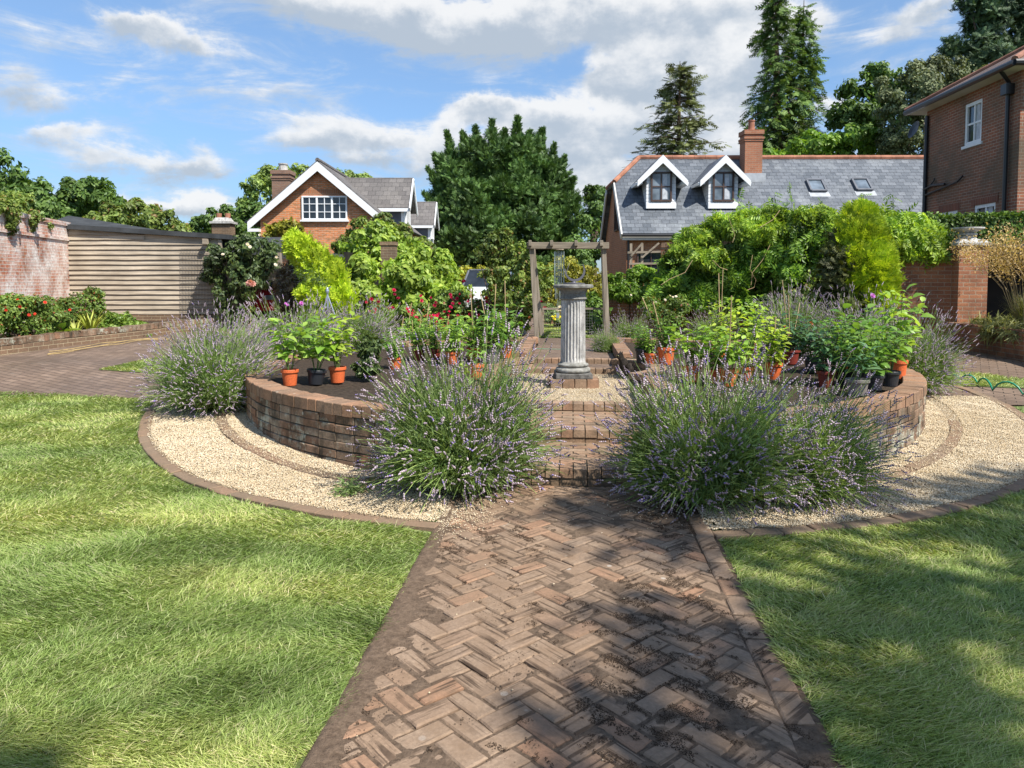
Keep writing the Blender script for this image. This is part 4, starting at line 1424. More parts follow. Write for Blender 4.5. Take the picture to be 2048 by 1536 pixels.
# crescent dial
sdl = thing('crescent_sundial', 'dark metal crescent sundial standing on top of the stone column', 'sundial', (COLP[0], COLP[1], ZT))
pt = MB(); pt.lathe([(.14, ZT), (.14, ZT + .012), (.03, ZT + .02), (.02, ZT + .035)], 32, (COLP[0] + .005, COLP[1], 0)); pt.build('dial_plate', M['darkmetal'], sdl)
cz = ZT + .165
cr_ = MB()
A = np.linspace(math.radians(168), math.radians(400), 34)
vs = []
for i, a in enumerate(A):
    u = i / (len(A) - 1)
    wdt = .006 + .026 * math.sin(PI * u) ** .7
    for rr in (.135 - wdt, .135):
        for dy in (-.02, .02):
            ca, sa = math.cos(a), math.sin(a)
            vs.append((COLP[0] + .02 + rr * ca * .97, COLP[1] + dy + rr * ca * .22, cz + rr * sa))
fs = []
for i in range(len(A) - 1):
    p, q = i * 4, i * 4 + 4
    fs += [(p, q, q + 1, p + 1), (p + 2, p + 3, q + 3, q + 2), (p, p + 2, q + 2, q), (p + 1, q + 1, q + 3, p + 3)]
fs += [(0, 1, 3, 2), (4 * (len(A) - 1), 4 * (len(A) - 1) + 2, 4 * (len(A) - 1) + 3, 4 * (len(A) - 1) + 1)]
cr_.add(vs, fs); cr_.build('crescent', M['darkmetal'], sdl)
gn = MB(); gn.tube([(COLP[0] - .10, COLP[1] - .02, cz - .06), (COLP[0] - .05, COLP[1] + .01, cz + .1)], .004, 5); gn.build('gnomon', M['darkmetal'], sdl)

# ------------------------------------------------------------------ pergola arch
PY = 14.9
pg = thing('pergola_arch', 'weathered grey timber arch with leaning posts over the gate', 'pergola', (*at(1145, 683, PY)[:2], .38))
def px3(px, py, y): return at(px, py, y)
def post(p0, p1, w):
    b = MB(); b.beam(p0, p1, w, w, up=(0, 1, 0)); b.build('post', M['postwood'], pg, bevel=.006)
post(px3(1063, 494, PY + .02), px3(1074, 684, PY), .092)
post(px3(1207, 494, PY + .02), px3(1216, 684, PY), .092)
post(px3(1066, 496, PY + 1.1), px3(1084, 676, PY + 1.1), .09)
post(px3(1206, 497, PY + 1.1), px3(1212, 676, PY + 1.1), .09)
b = MB(); b.beam(px3(1054, 491, PY - .06), px3(1218, 491, PY - .06), .055, .13); b.build('beam', M['beamwood'], pg, bevel=.006)
b = MB(); b.beam(px3(1056, 493, PY + 1.1), px3(1214, 493, PY + 1.1), .055, .11); b.build('beam', M['beamwood'], pg, bevel=.006)
for px in (1060, 1103, 1152, 1203):
    b = MB(); p = px3(px, 486, PY - .3); q = px3(px + 2, 486, PY + 1.5)
    q[2] = p[2]
    b.beam(p, q, .06, .11); b.build('rafter', M['beamwood'], pg, bevel=.005)
# wind chimes hanging under it
wc = thing('wind_chime', 'long pale metal tubes hanging under the timber arch', 'wind chime', px3(1118, 497, PY + .3))
b = MB(); top = px3(1118, 499, PY + .3); b.lathe([(.10, -.01), (.10, .01)], 20, top); b.build('disc', M['postwood'], wc)
for i, (dx, L) in enumerate(((-.09, .75), (-.06, .98), (-.02, .7), (.02, 1.0), (.06, .86), (.1, .92))):
    b = MB(); b.tube([top + (dx, .03 * math.sin(i * 2), -.04), top + (dx, .03 * math.sin(i * 2), -.04 - L)], .0085, 6); b.build('tube', M['chime'], wc)
b = MB(); b.tube([top + (-.02, 0, 0), top + (-.02, 0, -1.35)], .003, 4); b.box(top + (-.02, 0, -1.35), (.06, .01, .1)); b.build('clapper', M['chime'], wc)
# wire gate between the far posts
gt = thing('wire_gate', 'low wire mesh gate standing open under the timber arch', 'gate', (*px3(1148, 676, PY + 1.2)[:2], .38))
b = MB(); p0, p1 = px3(1086, 674, PY + 1.25), px3(1210, 674, PY + 1.25)
for z in (.02, .62): b.beam(p0 + (0, 0, z), p1 + (0, 0, z), .035, .045)
for p in (p0, p1): b.beam(p + (0, 0, 0), p + (0, 0, .64), .04, .04)
b.build('gate_frame', M['beamwood'], gt)
b = MB()
for i in range(1, 24):
    p = p0 + (p1 - p0) * i / 24; b.tube([p + (0, 0, .02), p + (0, 0, .62)], .003, 4, False)
for z in np.linspace(.1, .54, 8): b.tube([p0 + (0, 0, z), p1 + (0, 0, z)], .003, 4, False)
b.build('wire_mesh', M['wire'], gt)

# ================================================================== BUILDINGS
def window(parent, c, w, h, right, out, cols, rows, frame, glass, bar=.05, mb=.025, sill=None, curtain=False, lights=None):
    """a window as one part: a frame of bars with its pane behind; c is the centre on the wall face"""
    c, rt, o = np.array(c, float), unit(np.array([*right, 0.0])), unit(np.array([*out, 0.0]))
    up = np.array([0, 0, 1.0])
    f = MB()
    def bar_(u0, v0, u1, v1, wd, dp):
        p, q = c + rt * u0 + up * v0 + o * dp / 2, c + rt * u1 + up * v1 + o * dp / 2
        f.beam(p, q, wd, dp, up=o)
    bar_(-w / 2 - .001, h / 2 - bar / 2, w / 2 + .001, h / 2 - bar / 2, bar, .07); bar_(-w / 2 - .001, -h / 2 + bar / 2, w / 2 + .001, -h / 2 + bar / 2, bar, .07)
    bar_(-w / 2 + bar / 2, -h / 2 + bar, -w / 2 + bar / 2, h / 2 - bar, bar, .066); bar_(w / 2 - bar / 2, -h / 2 + bar, w / 2 - bar / 2, h / 2 - bar, bar, .066)
    if lights:
        for (u, full) in lights: bar_(u * w, -h / 2 + bar, u * w, h / 2 - bar, full, .062)
    for i in range(1, cols): bar_(-w / 2 + w * i / cols, -h / 2 + bar, -w / 2 + w * i / cols, h / 2 - bar, mb, .054)
    for i in range(1, rows): bar_(-w / 2 + bar, -h / 2 + h * i / rows, w / 2 - bar, -h / 2 + h * i / rows, mb, .050)
    fo = f.build('window', frame, parent)
    gl = MB()
    q = [c + rt * u + up * v + o * .018 for u, v in ((-w / 2 + .01, -h / 2 + .01), (w / 2 - .01, -h / 2 + .01), (w / 2 - .01, h / 2 - .01), (-w / 2 + .01, h / 2 - .01))]
    gl.add(q + [p - o * .012 for p in q], [(0, 1, 2, 3), (7, 6, 5, 4), (0, 4, 5, 1), (1, 5, 6, 2), (2, 6, 7, 3), (3, 7, 4, 0)])
    gl.build('pane', glass, fo)
    if curtain:
        cu = MB()
        for u0, u1 in ((.06, .3),):
            qq = [c + rt * u * w + up * v * h + o * .024 for u, v in ((u0, -.42), (u1, -.42), (u1 - .04, .42), (u0, .42))]
            cu.add(qq + [p - o * .004 for p in qq], [(0, 1, 2, 3), (7, 6, 5, 4), (0, 4, 5, 1), (1, 5, 6, 2), (2, 6, 7, 3), (3, 7, 4, 0)])
        cu.build('curtain', M['curtain'], fo)
    if sill:
        s = MB(); s.beam(c + rt * (-w / 2 - .06) + up * (-h / 2 - .035) + o * .05, c + rt * (w / 2 + .06) + up * (-h / 2 - .035) + o * .05, .14, .07, up=up)
        s.build('sill', sill, fo)
    return fo


def chimney(parent, x, y, w, d, z0, z1, mat, pot_h, pot_mat, pot_r=.13, name='chimney'):
    b = MB()
    b.span(x - w / 2, x + w / 2, y - d / 2, y + d / 2, z0, z1 - .42)
    zz = z1 - .42
    for k, (e, h) in enumerate(((.025, .08), (.05, .08), (.0, .1), (.045, .16))):
        b.span(x - w / 2 - e, x + w / 2 + e, y - d / 2 - e, y + d / 2 + e, zz + .001 * k, zz + h); zz += h
    o = b.build(name, mat, parent)
    p = MB(); p.lathe([(pot_r * 1.05, zz), (pot_r, zz + .05), (pot_r * .85, zz + pot_h - .06), (pot_r, zz + pot_h - .05), (pot_r, zz + pot_h), (pot_r * .7, zz + pot_h)], 14, (x, y, 0))
    p.build('chimney_pot', pot_mat, o)
    return o


# ------------------------------------------------------------------ tan gabled house (far side, over the shed)
GX, GY, GH, GE, HWD = -7.74, 30.0, 6.36, 4.05, 2.72
h1 = thing('brick_house', 'orange brick house end with white gable boards and a small paned window', 'house', (GX, GY, .38))
w = MB()
wl, wr = GX - 2.4, GX + 2.4
gs = (GH - GE) / HWD
zt_ = lambda dx: GH - .2 - gs * abs(dx)
prof = [(wl, .3), (wr, .3), (wr, zt_(2.4)), (GX, zt_(0)), (wl, zt_(2.4))]
LEN = 23
w.add([(x, GY, z) for x, z in prof] + [(x, GY + LEN, z) for x, z in prof], [(0, 1, 2, 3, 4), (9, 8, 7, 6, 5), (1, 6, 7, 2), (5, 0, 4, 9), (2, 7, 8, 3), (3, 8, 9, 4), (0, 5, 6, 1)])
w.build('wall', M['tan_brick'], h1)
# soldier course over the window
sc_ = MB(); sc_.span(-8.55, -6.7, GY - .012, GY + .05, 5.02, 5.24); sc_.build('lintel', m_brick('soldier_brick', (.42, .16, .07), (.30, .13, .06), (.38, .3, .22), .075, .23, stain_amt=.2), h1)
r = MB()
for sgn in (-1, 1):
    r.slab([(GX, GY - .28, GH), (GX, GY + LEN, GH), (GX + sgn * (HWD + .12), GY + LEN, GE - .1), (GX + sgn * (HWD + .12), GY - .28, GE - .1)], .10)
ro = r.build('roof', M['tile'], h1)
rd = MB(); rd.tube([(GX, GY - .28, GH + .01), (GX, GY + LEN, GH + .01)], .09, 8); rd.build('ridge_tiles', M['tile'], ro)
for sgn in (-1, 1):
    b = MB()
    th = .32
    p0, p1 = np.array([GX, GY - .31, GH - .06]), np.array([GX + sgn * (HWD + .1), GY - .31, GE - .14])
    vs = [p0, p1, p1 - (0, 0, th), p0 - (0, 0, th * 1.15)]
    if sgn < 0: vs = vs[::-1]
    b.add([tuple(v) for v in vs] + [tuple(v + np.array([0, .05, 0])) for v in vs], [(0, 1, 2, 3)[::-1], (4, 5, 6, 7), (0, 1, 5, 4), (1, 2, 6, 5), (2, 3, 7, 6), (3, 0, 4, 7)])
    b.build('bargeboard', M['white'], h1)
    b = MB(); b.span(GX + sgn * (HWD - .12) - .22, GX + sgn * (HWD - .12) + .22, GY - .3, GY + .0, GE - .52, GE - .40); b.build('box_end', M['white'], h1)
    b = MB(); b.tube([(GX + sgn * (HWD + .17), GY - .28, GE - .14), (GX + sgn * (HWD + .17), GY + LEN, GE - .14)], .06, 6); b.build('gutter', M['black'], h1)
cw = at(649.5, 416, GY)
window(h1, (cw[0], GY, cw[2]), 1.82, .96, (1, 0), (0, -1), 6, 3, M['white'], M['glass'], .06, .026, M['white'], lights=((-.167, .075), (.167, .075)))
for dy, flip in ((33.2, 0), (43.4, 0)):
    dx_ = GX + 3.05
    d = MB()
    hw, ez, az = 1.0, 4.80, 6.02
    d.add([(GX + .4, dy - hw, 4.2), (dx_, dy - hw, 3.7), (dx_, dy - hw, ez), (GX + .4, dy - hw, ez), (GX + .4, dy + hw, 4.2), (dx_, dy + hw, 3.7), (dx_, dy + hw, ez), (GX + .4, dy + hw, ez)],
          [(0, 1, 2, 3), (5, 4, 7, 6), (3, 2, 6, 7)])
    do = d.build('dormer', M['greyslate'], h1)
    f = MB(); f.add([(dx_ + .01, dy - hw, 3.7), (dx_ + .01, dy + hw, 3.7), (dx_ + .01, dy + hw, ez), (dx_ + .01, dy, az - .05), (dx_ + .01, dy - hw, ez), (dx_ - .1, dy - hw - .02, 3.7), (dx_ - .1, dy - hw - .02, ez), (dx_ + .01, dy - hw - .02, 3.7), (dx_ + .01, dy - hw - .02, ez)], [(0, 1, 2, 3, 4), (5, 7, 8, 6)])
    fo = f.build('dormer_front', M['white'], do)
    window(do, (dx_ + .02, dy, 4.4), 1.2, .9, (0, 1), (1, 0), 2, 1, M['white'], M['glass'])
    rr = MB()
    for sgn in (-1, 1):
        rr.slab([(GX + .05, dy, az + .12), (dx_ + .3, dy, az + .12), (dx_ + .3, dy + sgn * 1.28, ez - .1), (GX + 1.7, dy + sgn * 1.28, ez - .1)], .09)
    rr.build('dormer_roof', M['tile'], do)
    for sgn in (-1, 1):
        b = MB(); b.beam((dx_ + .31, dy, az - .0), (dx_ + .31, dy + sgn * 1.3, ez - .22), .04, .2, up=(1, 0, 0)) if False else b.beam((dx_ + .31, dy, az + .0), (dx_ + .31, dy + sgn * 1.3, ez - .2), .05, .22)
        b.build('dormer_board', M['white'], do)
    b = MB(); b.beam((GX + 1.8, dy - 1.26, ez - .2), (dx_ + .3, dy - 1.26, ez - .2), .05, .14); b.build('dormer_fascia', M['white'], do)
chimney(h1, at(567, 380, 31.6)[0], 31.6, .74, .74, 4.0, at(567, 345, 31.6)[2] + .05, M['old_chimney'], .32, M['stone'], .2)

# ------------------------------------------------------------------ slate roofed house
XL, XR = 3.85, 19.5
YE, YR, ZE, ZR = 26.0, 29.2, 3.24, 6.36
h2 = thing('slate_house', 'long brick house with blue slate roof and two white gabled dormers', 'house', (8, 28, .38))
w = MB()
gx = XL + .2
w.add([(gx, 26.35, .3), (gx, 32.05, .3), (gx, 32.05, 3.45), (gx, 30.15, 5.2), (gx, 28.25, 5.2), (gx, 26.35, 3.45), (XR, 26.35, .3), (XR, 32.05, .3), (XR, 32.05, 3.45), (XR, 26.35, 3.45)],
      [(1, 0, 5, 4, 3, 2), (0, 6, 9, 5), (7, 1, 2, 8), (6, 7, 8, 9)])
w.build('wall', M['slate_house_brick'], h2)
r = MB()
yf, yb = 28.1, 30.3
zf = ZE + (yf - YE) * (ZR - ZE) / (YR - YE)
r.slab([(XL, YE, ZE), (XR, YE, ZE), (XR, YR, ZR), (XL + 1.12, YR, ZR), (XL, yf, zf)], .09)
r.slab([(XR, 2 * YR - YE, ZE), (XL, 2 * YR - YE, ZE), (XL, yb, zf), (XL + 1.12, YR, ZR), (XR, YR, ZR)], .09)
r.slab([(XL, yb, zf), (XL, yf, zf), (XL + 1.12, YR, ZR)], .09)
ro2 = r.build('roof', M['slate'], h2)
rg = MB()
def tile_run(p, q, r0, n):
    p, q = np.array(p), np.array(q)
    for i in range(n):
        a_, b_ = p + (q - p) * i / n, p + (q - p) * (i + .98) / n
        rg.tube([a_, b_], [r0 * random.uniform(.95, 1.05), r0 * 1.06], 8)
tile_run((XL + 1.12, YR, ZR + .01), (XR, YR, ZR + .01), .10, 34)
tile_run((XL, yf, zf + .01), (XL + 1.12, YR, ZR + .02), .09, 5)
tile_run((XL, yb, zf + .01), (XL + 1.12, YR, ZR + .02), .09, 5)
rg.build('ridge_tiles', M['ridge'], ro2)
b = MB(); b.span(XL + .02, XR, YE + .04, YE + .1, ZE - .24, ZE - .05); b.build('fascia', M['soffit'], h2)
b = MB(); b.tube([(XL, YE - .05, ZE - .08), (XR, YE - .05, ZE - .08)], .055, 6); b.build('gutter', M['black'], h2)
b = MB(); b.tube([(gx + .06, YE + .25, ZE - .2), (gx + .06, YE + .28, .4)], .04, 6); b.build('downpipe', M['black'], h2)
for sgn in (-1, 1):
    b = MB()
    ya, yb2 = YR + sgn * (YR - YE), YR + sgn * (YR - yf)
    b.beam((XL - .02, ya, ZE - .12), (XL - .02, yb2, zf - .12), .05, .24); b.build('bargeboard', M['soffit'], h2)
window(h2, (gx - .004, 28.6, 4.15), .9, 1.35, (0, -1), (-1, 0), 2, 2, M['brownframe'], M['glass'])
window(h2, (at(1305, 500, 26.33)[0] + .2, 26.345, 2.15), 1.5, .95, (1, 0), (0, -1), 3, 2, M['brownframe'], M['glass'])
for px in (1322, 1446):
    fy = 26.9
    cx_ = at(px, 400, fy)[0]
    zb, ez, az = at(px, 416, fy)[2], 5.30, 6.06
    hw = .53
    d = MB()
    d.add([(cx_ - hw, fy, zb), (cx_ + hw, fy, zb), (cx_ + hw, fy, ez), (cx_, fy, az - .12), (cx_ - hw, fy, ez), (cx_ - hw, fy + 2.2, zb), (cx_ + hw, fy + 2.2, zb), (cx_ + hw, fy + 2.2, ez), (cx_, fy + 2.2, az - .12), (cx_ - hw, fy + 2.2, ez)],
          [(0, 1, 2, 3, 4), (1, 6, 7, 2), (5, 0, 4, 9), (2, 7, 8, 3), (3, 8, 9, 4)])
    do = d.build('dormer', m_slate('white_weatherboard', (.74, .75, .76), (.78, .79, .8), (.42, .43, .45), (.7, .7, .7), 8, .13, .5, .1) if px < 1400 else bpy.data.materials['white_weatherboard'], h2)
    wz = (at(px, 345, fy)[2] + at(px, 402, fy)[2]) / 2
    window(do, (cx_, fy - .004, wz), .76, 1.06, (1, 0), (0, -1), 2, 2, M['brownframe'], M['sky_glass'], .06, .045, curtain=True)
    b = MB(); b.span(cx_ - hw - .01, cx_ + hw + .01, fy - .05, fy + .02, zb - .02, zb + .17); b.build('apron', M['white'], do)
    rr = MB()
    for sgn in (-1, 1):
        rr.slab([(cx_, fy - .25, az), (cx_, fy + 2.4, az), (cx_ + sgn * .86, fy + 1.3, ez - .12), (cx_ + sgn * .86, fy - .25, ez - .12)], .06)
    rr.build('dormer_roof', M['slate'], do)
    b = MB()
    oa, ob, th = az - .005, ez - .15, .215
    ch = [(cx_ - .9, ob), (cx_, oa), (cx_ + .9, ob), (cx_ + .9, ob - th), (cx_, oa - th * 1.35), (cx_ - .9, ob - th)]
    b.add([(x, fy - .3, z) for x, z in ch] + [(x, fy - .25, z) for x, z in ch], [(5, 4, 1, 0), (4, 3, 2, 1), (6, 7, 10, 11), (7, 8, 9, 10), (0, 1, 7, 6), (1, 2, 8, 7), (2, 3, 9, 8), (3, 4, 10, 9), (4, 5, 11, 10), (5, 0, 6, 11)]); b.build('dormer_board', M['white'], do)
    for sgn in (-1, 1):
        b = MB(); b.slab([(cx_ + sgn * .72, fy - .2, ez - .16), (cx_ + sgn * .95, fy - .2, ez - .2), (cx_ + sgn * .95, fy + 1.1, ez - .2), (cx_ + sgn * .72, fy + 1.1, ez - .16)], .1); b.build('dormer_eave', M['white'], do)
cxp = at(1502, 300, 28.6)[0]
chimney(h2, cxp, 28.6, .66, .66, 4.9, at(1502, 263, 28.6)[2], M['chimney'], .42, M['ridge'], .13)
b = MB(); b.span(cxp - .42, cxp + .42, 28.1, 28.24, 5.15, 5.62); b.build('flashing', M['lead'], h2)
for px, py in ((1632, 373), (1723, 371)):
    s = (ZR - ZE) / (YR - YE)
    y = 27.9
    for _ in range(8):
        z = at(px, py, y)[2]; y = YE + (z - ZE) / s
    c = np.array(at(px, py, y))
    up = unit(np.array([0, 1, s])); nrm = unit(np.array([0, -s, 1])); rt = np.array([1., 0, 0])
    f = MB()
    W_, H_ = .56, .66
    for (u0, v0, u1, v1) in ((-W_ / 2, -H_ / 2, W_ / 2, -H_ / 2), (-W_ / 2, H_ / 2, W_ / 2, H_ / 2), (-W_ / 2, -H_ / 2, -W_ / 2, H_ / 2), (W_ / 2, -H_ / 2, W_ / 2, H_ / 2)):
        f.beam(c + rt * u0 + up * v0 + nrm * .05, c + rt * u1 + up * v1 + nrm * .05, .07, .1, up=nrm)
    fo = f.build('roof_window', M['greyslate'], ro2)
    q = [c + rt * u + up * v + nrm * .06 for u, v in ((-.26, -.31), (.26, -.31), (.26, .31), (-.26, .31))]
    gl = MB(); gl.slab(q, .02); gl.build('pane', M['sky_glass'], ro2)
    ld = MB(); ld.slab([c + rt * u + up * v + nrm * .012 for u, v in ((-.38, -.62), (.38, -.62), (.38, -.34), (-.38, -.34))], .01); ld.build('flashing', M['lead'], ro2)
# timber trellis in front of it
tl = thing('trellis_frame', 'grey timber trellis frame in front of the slate roofed house', 'trellis', (*at(1290, 540, 22)[:2], .38))
for x0, y0, x1, y1 in ((1262, 487, 1262, 560), (1284, 487, 1284, 560), (1326, 490, 1326, 545)):
    b = MB(); b.beam(at(x0, y0, 22), at(x1, y1, 22), .07, .07, up=(0, 1, 0)); b.build('upright', M['postwood'], tl)
b = MB()
for x0, y0, x1, y1 in ((1255, 505, 1335, 503), (1258, 528, 1335, 526)):
    b.beam(at(x0, y0, 21.95), at(x1, y1, 21.95), .06, .06)
for x0, y0, x1, y1 in ((1262, 512, 1285, 486), (1284, 515, 1318, 486), (1322, 506, 1332, 487)):
    b.beam(at(x0, y0, 21.9), at(x1, y1, 21.9), .05, .05)
b.build('rail', M['beamwood'], tl)

# ------------------------------------------------------------------ tall red brick house
A_, B_ = np.array([11.72, 17.3]), np.array([11.95, 21.6])
D_, C_ = np.array([21.0, 16.9]), np.array([21.2, 21.2])
EZ = 6.50
h3 = thing('red_brick_house', 'tall red brick house with black gutters and white windows behind the hedge', 'house', (*A_, .38))
wdir = unit(B_ - A_); wout_ = np.array([-wdir[1], wdir[0]])
def wall_cells(mb, p, q, z0, z1, holes, depth=.09):
    """a wall face from p to q with window holes (u0,u1,v0,v1) and their reveals"""
    p, q = np.array(p, float), np.array(q, float)
    L = np.linalg.norm(q - p); d = (q - p) / L; nrm = np.array([d[1], -d[0]])
    us = sorted({0, L, *[h[0] for h in holes], *[h[1] for h in holes]}); vs_ = sorted({z0, z1, *[h[2] for h in holes], *[h[3] for h in holes]})
    P3 = lambda u, v, dp=0: (p[0] + d[0] * u - nrm[0] * dp, p[1] + d[1] * u - nrm[1] * dp, v)
    for i in range(len(us) - 1):
        for j in range(len(vs_) - 1):
            um, vm = (us[i] + us[i + 1]) / 2, (vs_[j] + vs_[j + 1]) / 2
            if any(h[0] < um < h[1] and h[2] < vm < h[3] for h in holes): continue
            mb.add([P3(us[i], vs_[j]), P3(us[i + 1], vs_[j]), P3(us[i + 1], vs_[j + 1]), P3(us[i], vs_[j + 1])], [(0, 1, 2, 3)])
    for u0, u1, v0, v1 in holes:
        for (a0, b0), (a1, b1) in (((u0, v0), (u1, v0)), ((u1, v0), (u1, v1)), ((u1, v1), (u0, v1)), ((u0, v1), (u0, v0))):
            mb.add([P3(a0, b0), P3(a1, b1), P3(a1, b1, depth), P3(a0, b0, depth)], [(0, 1, 2, 3)])
    return P3, nrm, d
w = MB()
L_AB = np.linalg.norm(B_ - A_)
def u_at(px):   # distance from B along B->A where the image column px meets the wall
    k = (px - CX) / F_PX
    t = (k * B_[1] - B_[0]) / ((A_[0] - B_[0]) - k * (A_[1] - B_[1]))
    return t * L_AB
def z_at(px, py):
    t = u_at(px) / L_AB
    y = B_[1] + (A_[1] - B_[1]) * t
    return at(px, py, y)[2]
wins = [(u_at(1917), u_at(1951), z_at(1934, 288), z_at(1934, 203)), (u_at(1942), u_at(1984), 2.45, z_at(1962, 408)), (u_at(1877), u_at(1909), 2.45, z_at(1893, 423))]
P3, nrm2, d2 = wall_cells(w, B_, A_, .3, EZ, wins)
w2 = [(A_, D_), (D_, C_), (C_, B_)]
for p, q in w2:
    w.add([(*p, .3), (*q, .3), (*q, EZ), (*p, EZ)], [(0, 1, 2, 3)])
w.build('wall', M['red_brick'], h3)
for k, (u0, u1, v0, v1) in enumerate(wins):
    c = np.array(P3((u0 + u1) / 2, (v0 + v1) / 2, .088))
    window(h3, c, u1 - u0, v1 - v0, d2, nrm2, 2, 2 if k == 0 else 1, M['white'], M['glass'], .085, .06 if k else .05, M['white'] if k == 0 else None, curtain=True)
    if k:
        s = MB(); cc = np.array(P3((u0 + u1) / 2, v1 + .115, -.006)); s.beam(cc - np.array([*d2, 0]) * ((u1 - u0) / 2 + .12), cc + np.array([*d2, 0]) * ((u1 - u0) / 2 + .12), .02, .22)
        s.build('lintel', bpy.data.materials['soldier_brick'] if k < 1 else m_brick('red_soldier_brick' + '_b' * (k - 1), (.25, .09, .055), (.2, .07, .045), (.33, .27, .2), .075, .23, stain_amt=.4), h3)
# eaves, roof
ov = .42
cen = (A_ + B_ + C_ + D_) / 4
ex, ey = unit(D_ - A_), unit(B_ - A_)
eav = [A_ - ex * ov - ey * ov, D_ + ex * ov - ey * ov, C_ + ex * ov + ey * ov, B_ - ex * ov + ey * ov]
hwid = np.linalg.norm(B_ - A_) / 2 + ov
r1 = (eav[0] + eav[3]) / 2 + ex * hwid; r2 = (eav[1] + eav[2]) / 2 - ex * hwid
RZ = EZ + .05 + hwid * math.tan(math.radians(29))
E3 = [(*e, EZ + .05) for e in eav]; q1, q2 = (*r1, RZ), (*r2, RZ)
r = MB()
r.slab([E3[0], E3[1], q2, q1], .06); r.slab([E3[1], E3[2], q2], .06); r.slab([E3[2], E3[3], q1, q2], .06); r.slab([E3[3], E3[0], q1], .06)
ro3 = r.build('roof', M['red_tile'], h3)
rg = MB()
for a_, b_ in ((E3[0], q1), (E3[3], q1), (q1, q2)):
    tile_run((a_[0], a_[1], a_[2] + .02), (b_[0], b_[1], b_[2] + .02), .07, 14)
rg.build('ridge_tiles', m_plain('brown_ridge', (.26, .13, .09), .85, .2, .3, 3), ro3)
sf = MB(); sf.prism([tuple(e) for e in eav], EZ - .06, EZ + .0); sf.build('soffit', M['soffit'], h3)
gt_ = MB()
for a_, b_ in ((eav[3], eav[0]), (eav[0], eav[1])):
    gt_.tube([(*a_, EZ + .0), (*b_, EZ + .0)], .075, 8)
gt_.build('gutter', M['black'], h3)
def pipe(pts, r=.045, mat=None):
    b = MB(); b.tube(pts, r, 7); b.build('downpipe', mat or M['black'], h3)
def wp(px, out=.07, z=None, py=None):
    u = u_at(px); zz = z if z is not None else z_at(px, py)
    q = P3(u, zz, -out); return np.array(q)
pipe([np.array([*(eav[0] + ey * .55), EZ - .02]), wp(2010, .1, EZ - .25), wp(2008, .08, EZ - .6), wp(2008, .08, .4)], .05)
b = MB(); b.box(wp(2009, .1, EZ - .42), (.22, .2, .24)); b.build('hopper', M['black'], h3)
pipe([wp(1847, .06, EZ - .2), wp(1847, .06, .4)], .055)
pipe([wp(1848, .08, py=379), wp(1862, .08, py=371), wp(1888, .08, py=368)], .035)
pipe([wp(1848, .07, py=391), wp(1912, .07, py=363), wp(1922, .07, py=352)], .026)
pipe([wp(1848, .07, py=380), wp(1858, .07, py=371), wp(1866, .07, py=360), wp(1866, .07, py=356)], .02)
ds = MB()
dc = np.array([B_[0] - .15, B_[1] + .3, z_at(1846, 255)])
ds.lathe([(.0, 0), (.15, .015), (.26, .065), (.26, .073), (.15, .025), (.0, .012)], 20, (0, 0, 0), cap=False)
Mx = Matrix.Rotation(math.radians(-70), 4, 'Y')
ds.v = [tuple(np.array(Mx @ Vector(v)) + dc) for v in ds.v]
do = ds.build('satellite_dish', M['black'], h3, uv=False)

# ------------------------------------------------------------------ timber shed and limewashed wall
SY = 19.2
sx0, sx1 = at(141, 600, SY)[0], at(446, 600, SY)[0]
sh_ = thing('timber_shed', 'long weatherboarded shed with grey boards and a black felt roof', 'shed', ((sx0 + sx1) / 2, SY, .38))
def eave_z(x): return np.interp(x, [sx0 - .4, sx1], [at(130, 453, SY)[2], at(440, 476, SY)[2]])
b = MB()
zb = at(290, 628, SY)[2]
ex_ = .128
z = zb; k = 0
while z < 3.1:
    ztop = z + ex_ + .02
    for xa, xb in ((sx0, sx1),):
        top_a, top_b = min(ztop, eave_z(xa) - .04), min(ztop, eave_z(xb) - .04)
        if top_b <= z + .02 and top_a <= z + .02: break
        if top_b <= z + .02:
            xb = sx0 + (sx1 - sx0) * .5; top_b = min(ztop, eave_z(xb) - .04)
            if top_b <= z: break
        jy = random.uniform(-.003, .003)
        nseg = 8
        sag = [random.gauss(0, .004) for _ in range(nseg + 1)]
        vs = []
        for s_ in range(nseg + 1):
            x = xa + (xb - xa) * s_ / nseg; tt = top_a + (top_b - top_a) * s_ / nseg
            vs += [(x, SY - .05 + jy, z + sag[s_]), (x, SY - .004, tt), (x, SY + .02, tt), (x, SY - .012 + jy, z + sag[s_])]
        fs = []
        for s_ in range(nseg):
            p, q = s_ * 4, s_ * 4 + 4
            fs += [(p, q, q + 1, p + 1), (p + 3, p, p + 0, q + 0)[:0] or (p, p + 3, q + 3, q), (p + 1, q + 1, q + 2, p + 2)]
        b.add(vs, fs)
    z += ex_; k += 1
b.build('weatherboards', M['board'], sh_, uv=False)
b = MB(); b.span(sx0, sx1, SY + .03, SY + 4.5, .35, 2.5); b.build('shell', M['darkwood'], sh_)
b = MB(); b.add([(sx0, SY - .0, 2.3), (sx1, SY - .0, 2.3), (sx1, SY - .0, eave_z(sx1) + .0), (sx0, SY - .0, eave_z(sx0) + .0), (sx0, SY + .05, 2.3), (sx1, SY + .05, 2.3), (sx1, SY + .05, eave_z(sx1)), (sx0, SY + .05, eave_z(sx0))], [(0, 1, 2, 3), (7, 6, 5, 4), (3, 2, 6, 7)]); b.build('eave_board', M['board'], sh_, uv=False)
b = MB(); b.span(sx0 - .1, sx1 + .05, SY - .04, SY + .2, .3, zb - .005); b.build('brick_plinth', M['plinth_brick'], sh_)
b = MB(); b.beam((sx1 - .02, SY - .05, zb), (sx1 - .02, SY - .05, eave_z(sx1) - .05), .09, .06, up=(0, 1, 0)); b.build('corner_post', M['board'], sh_)
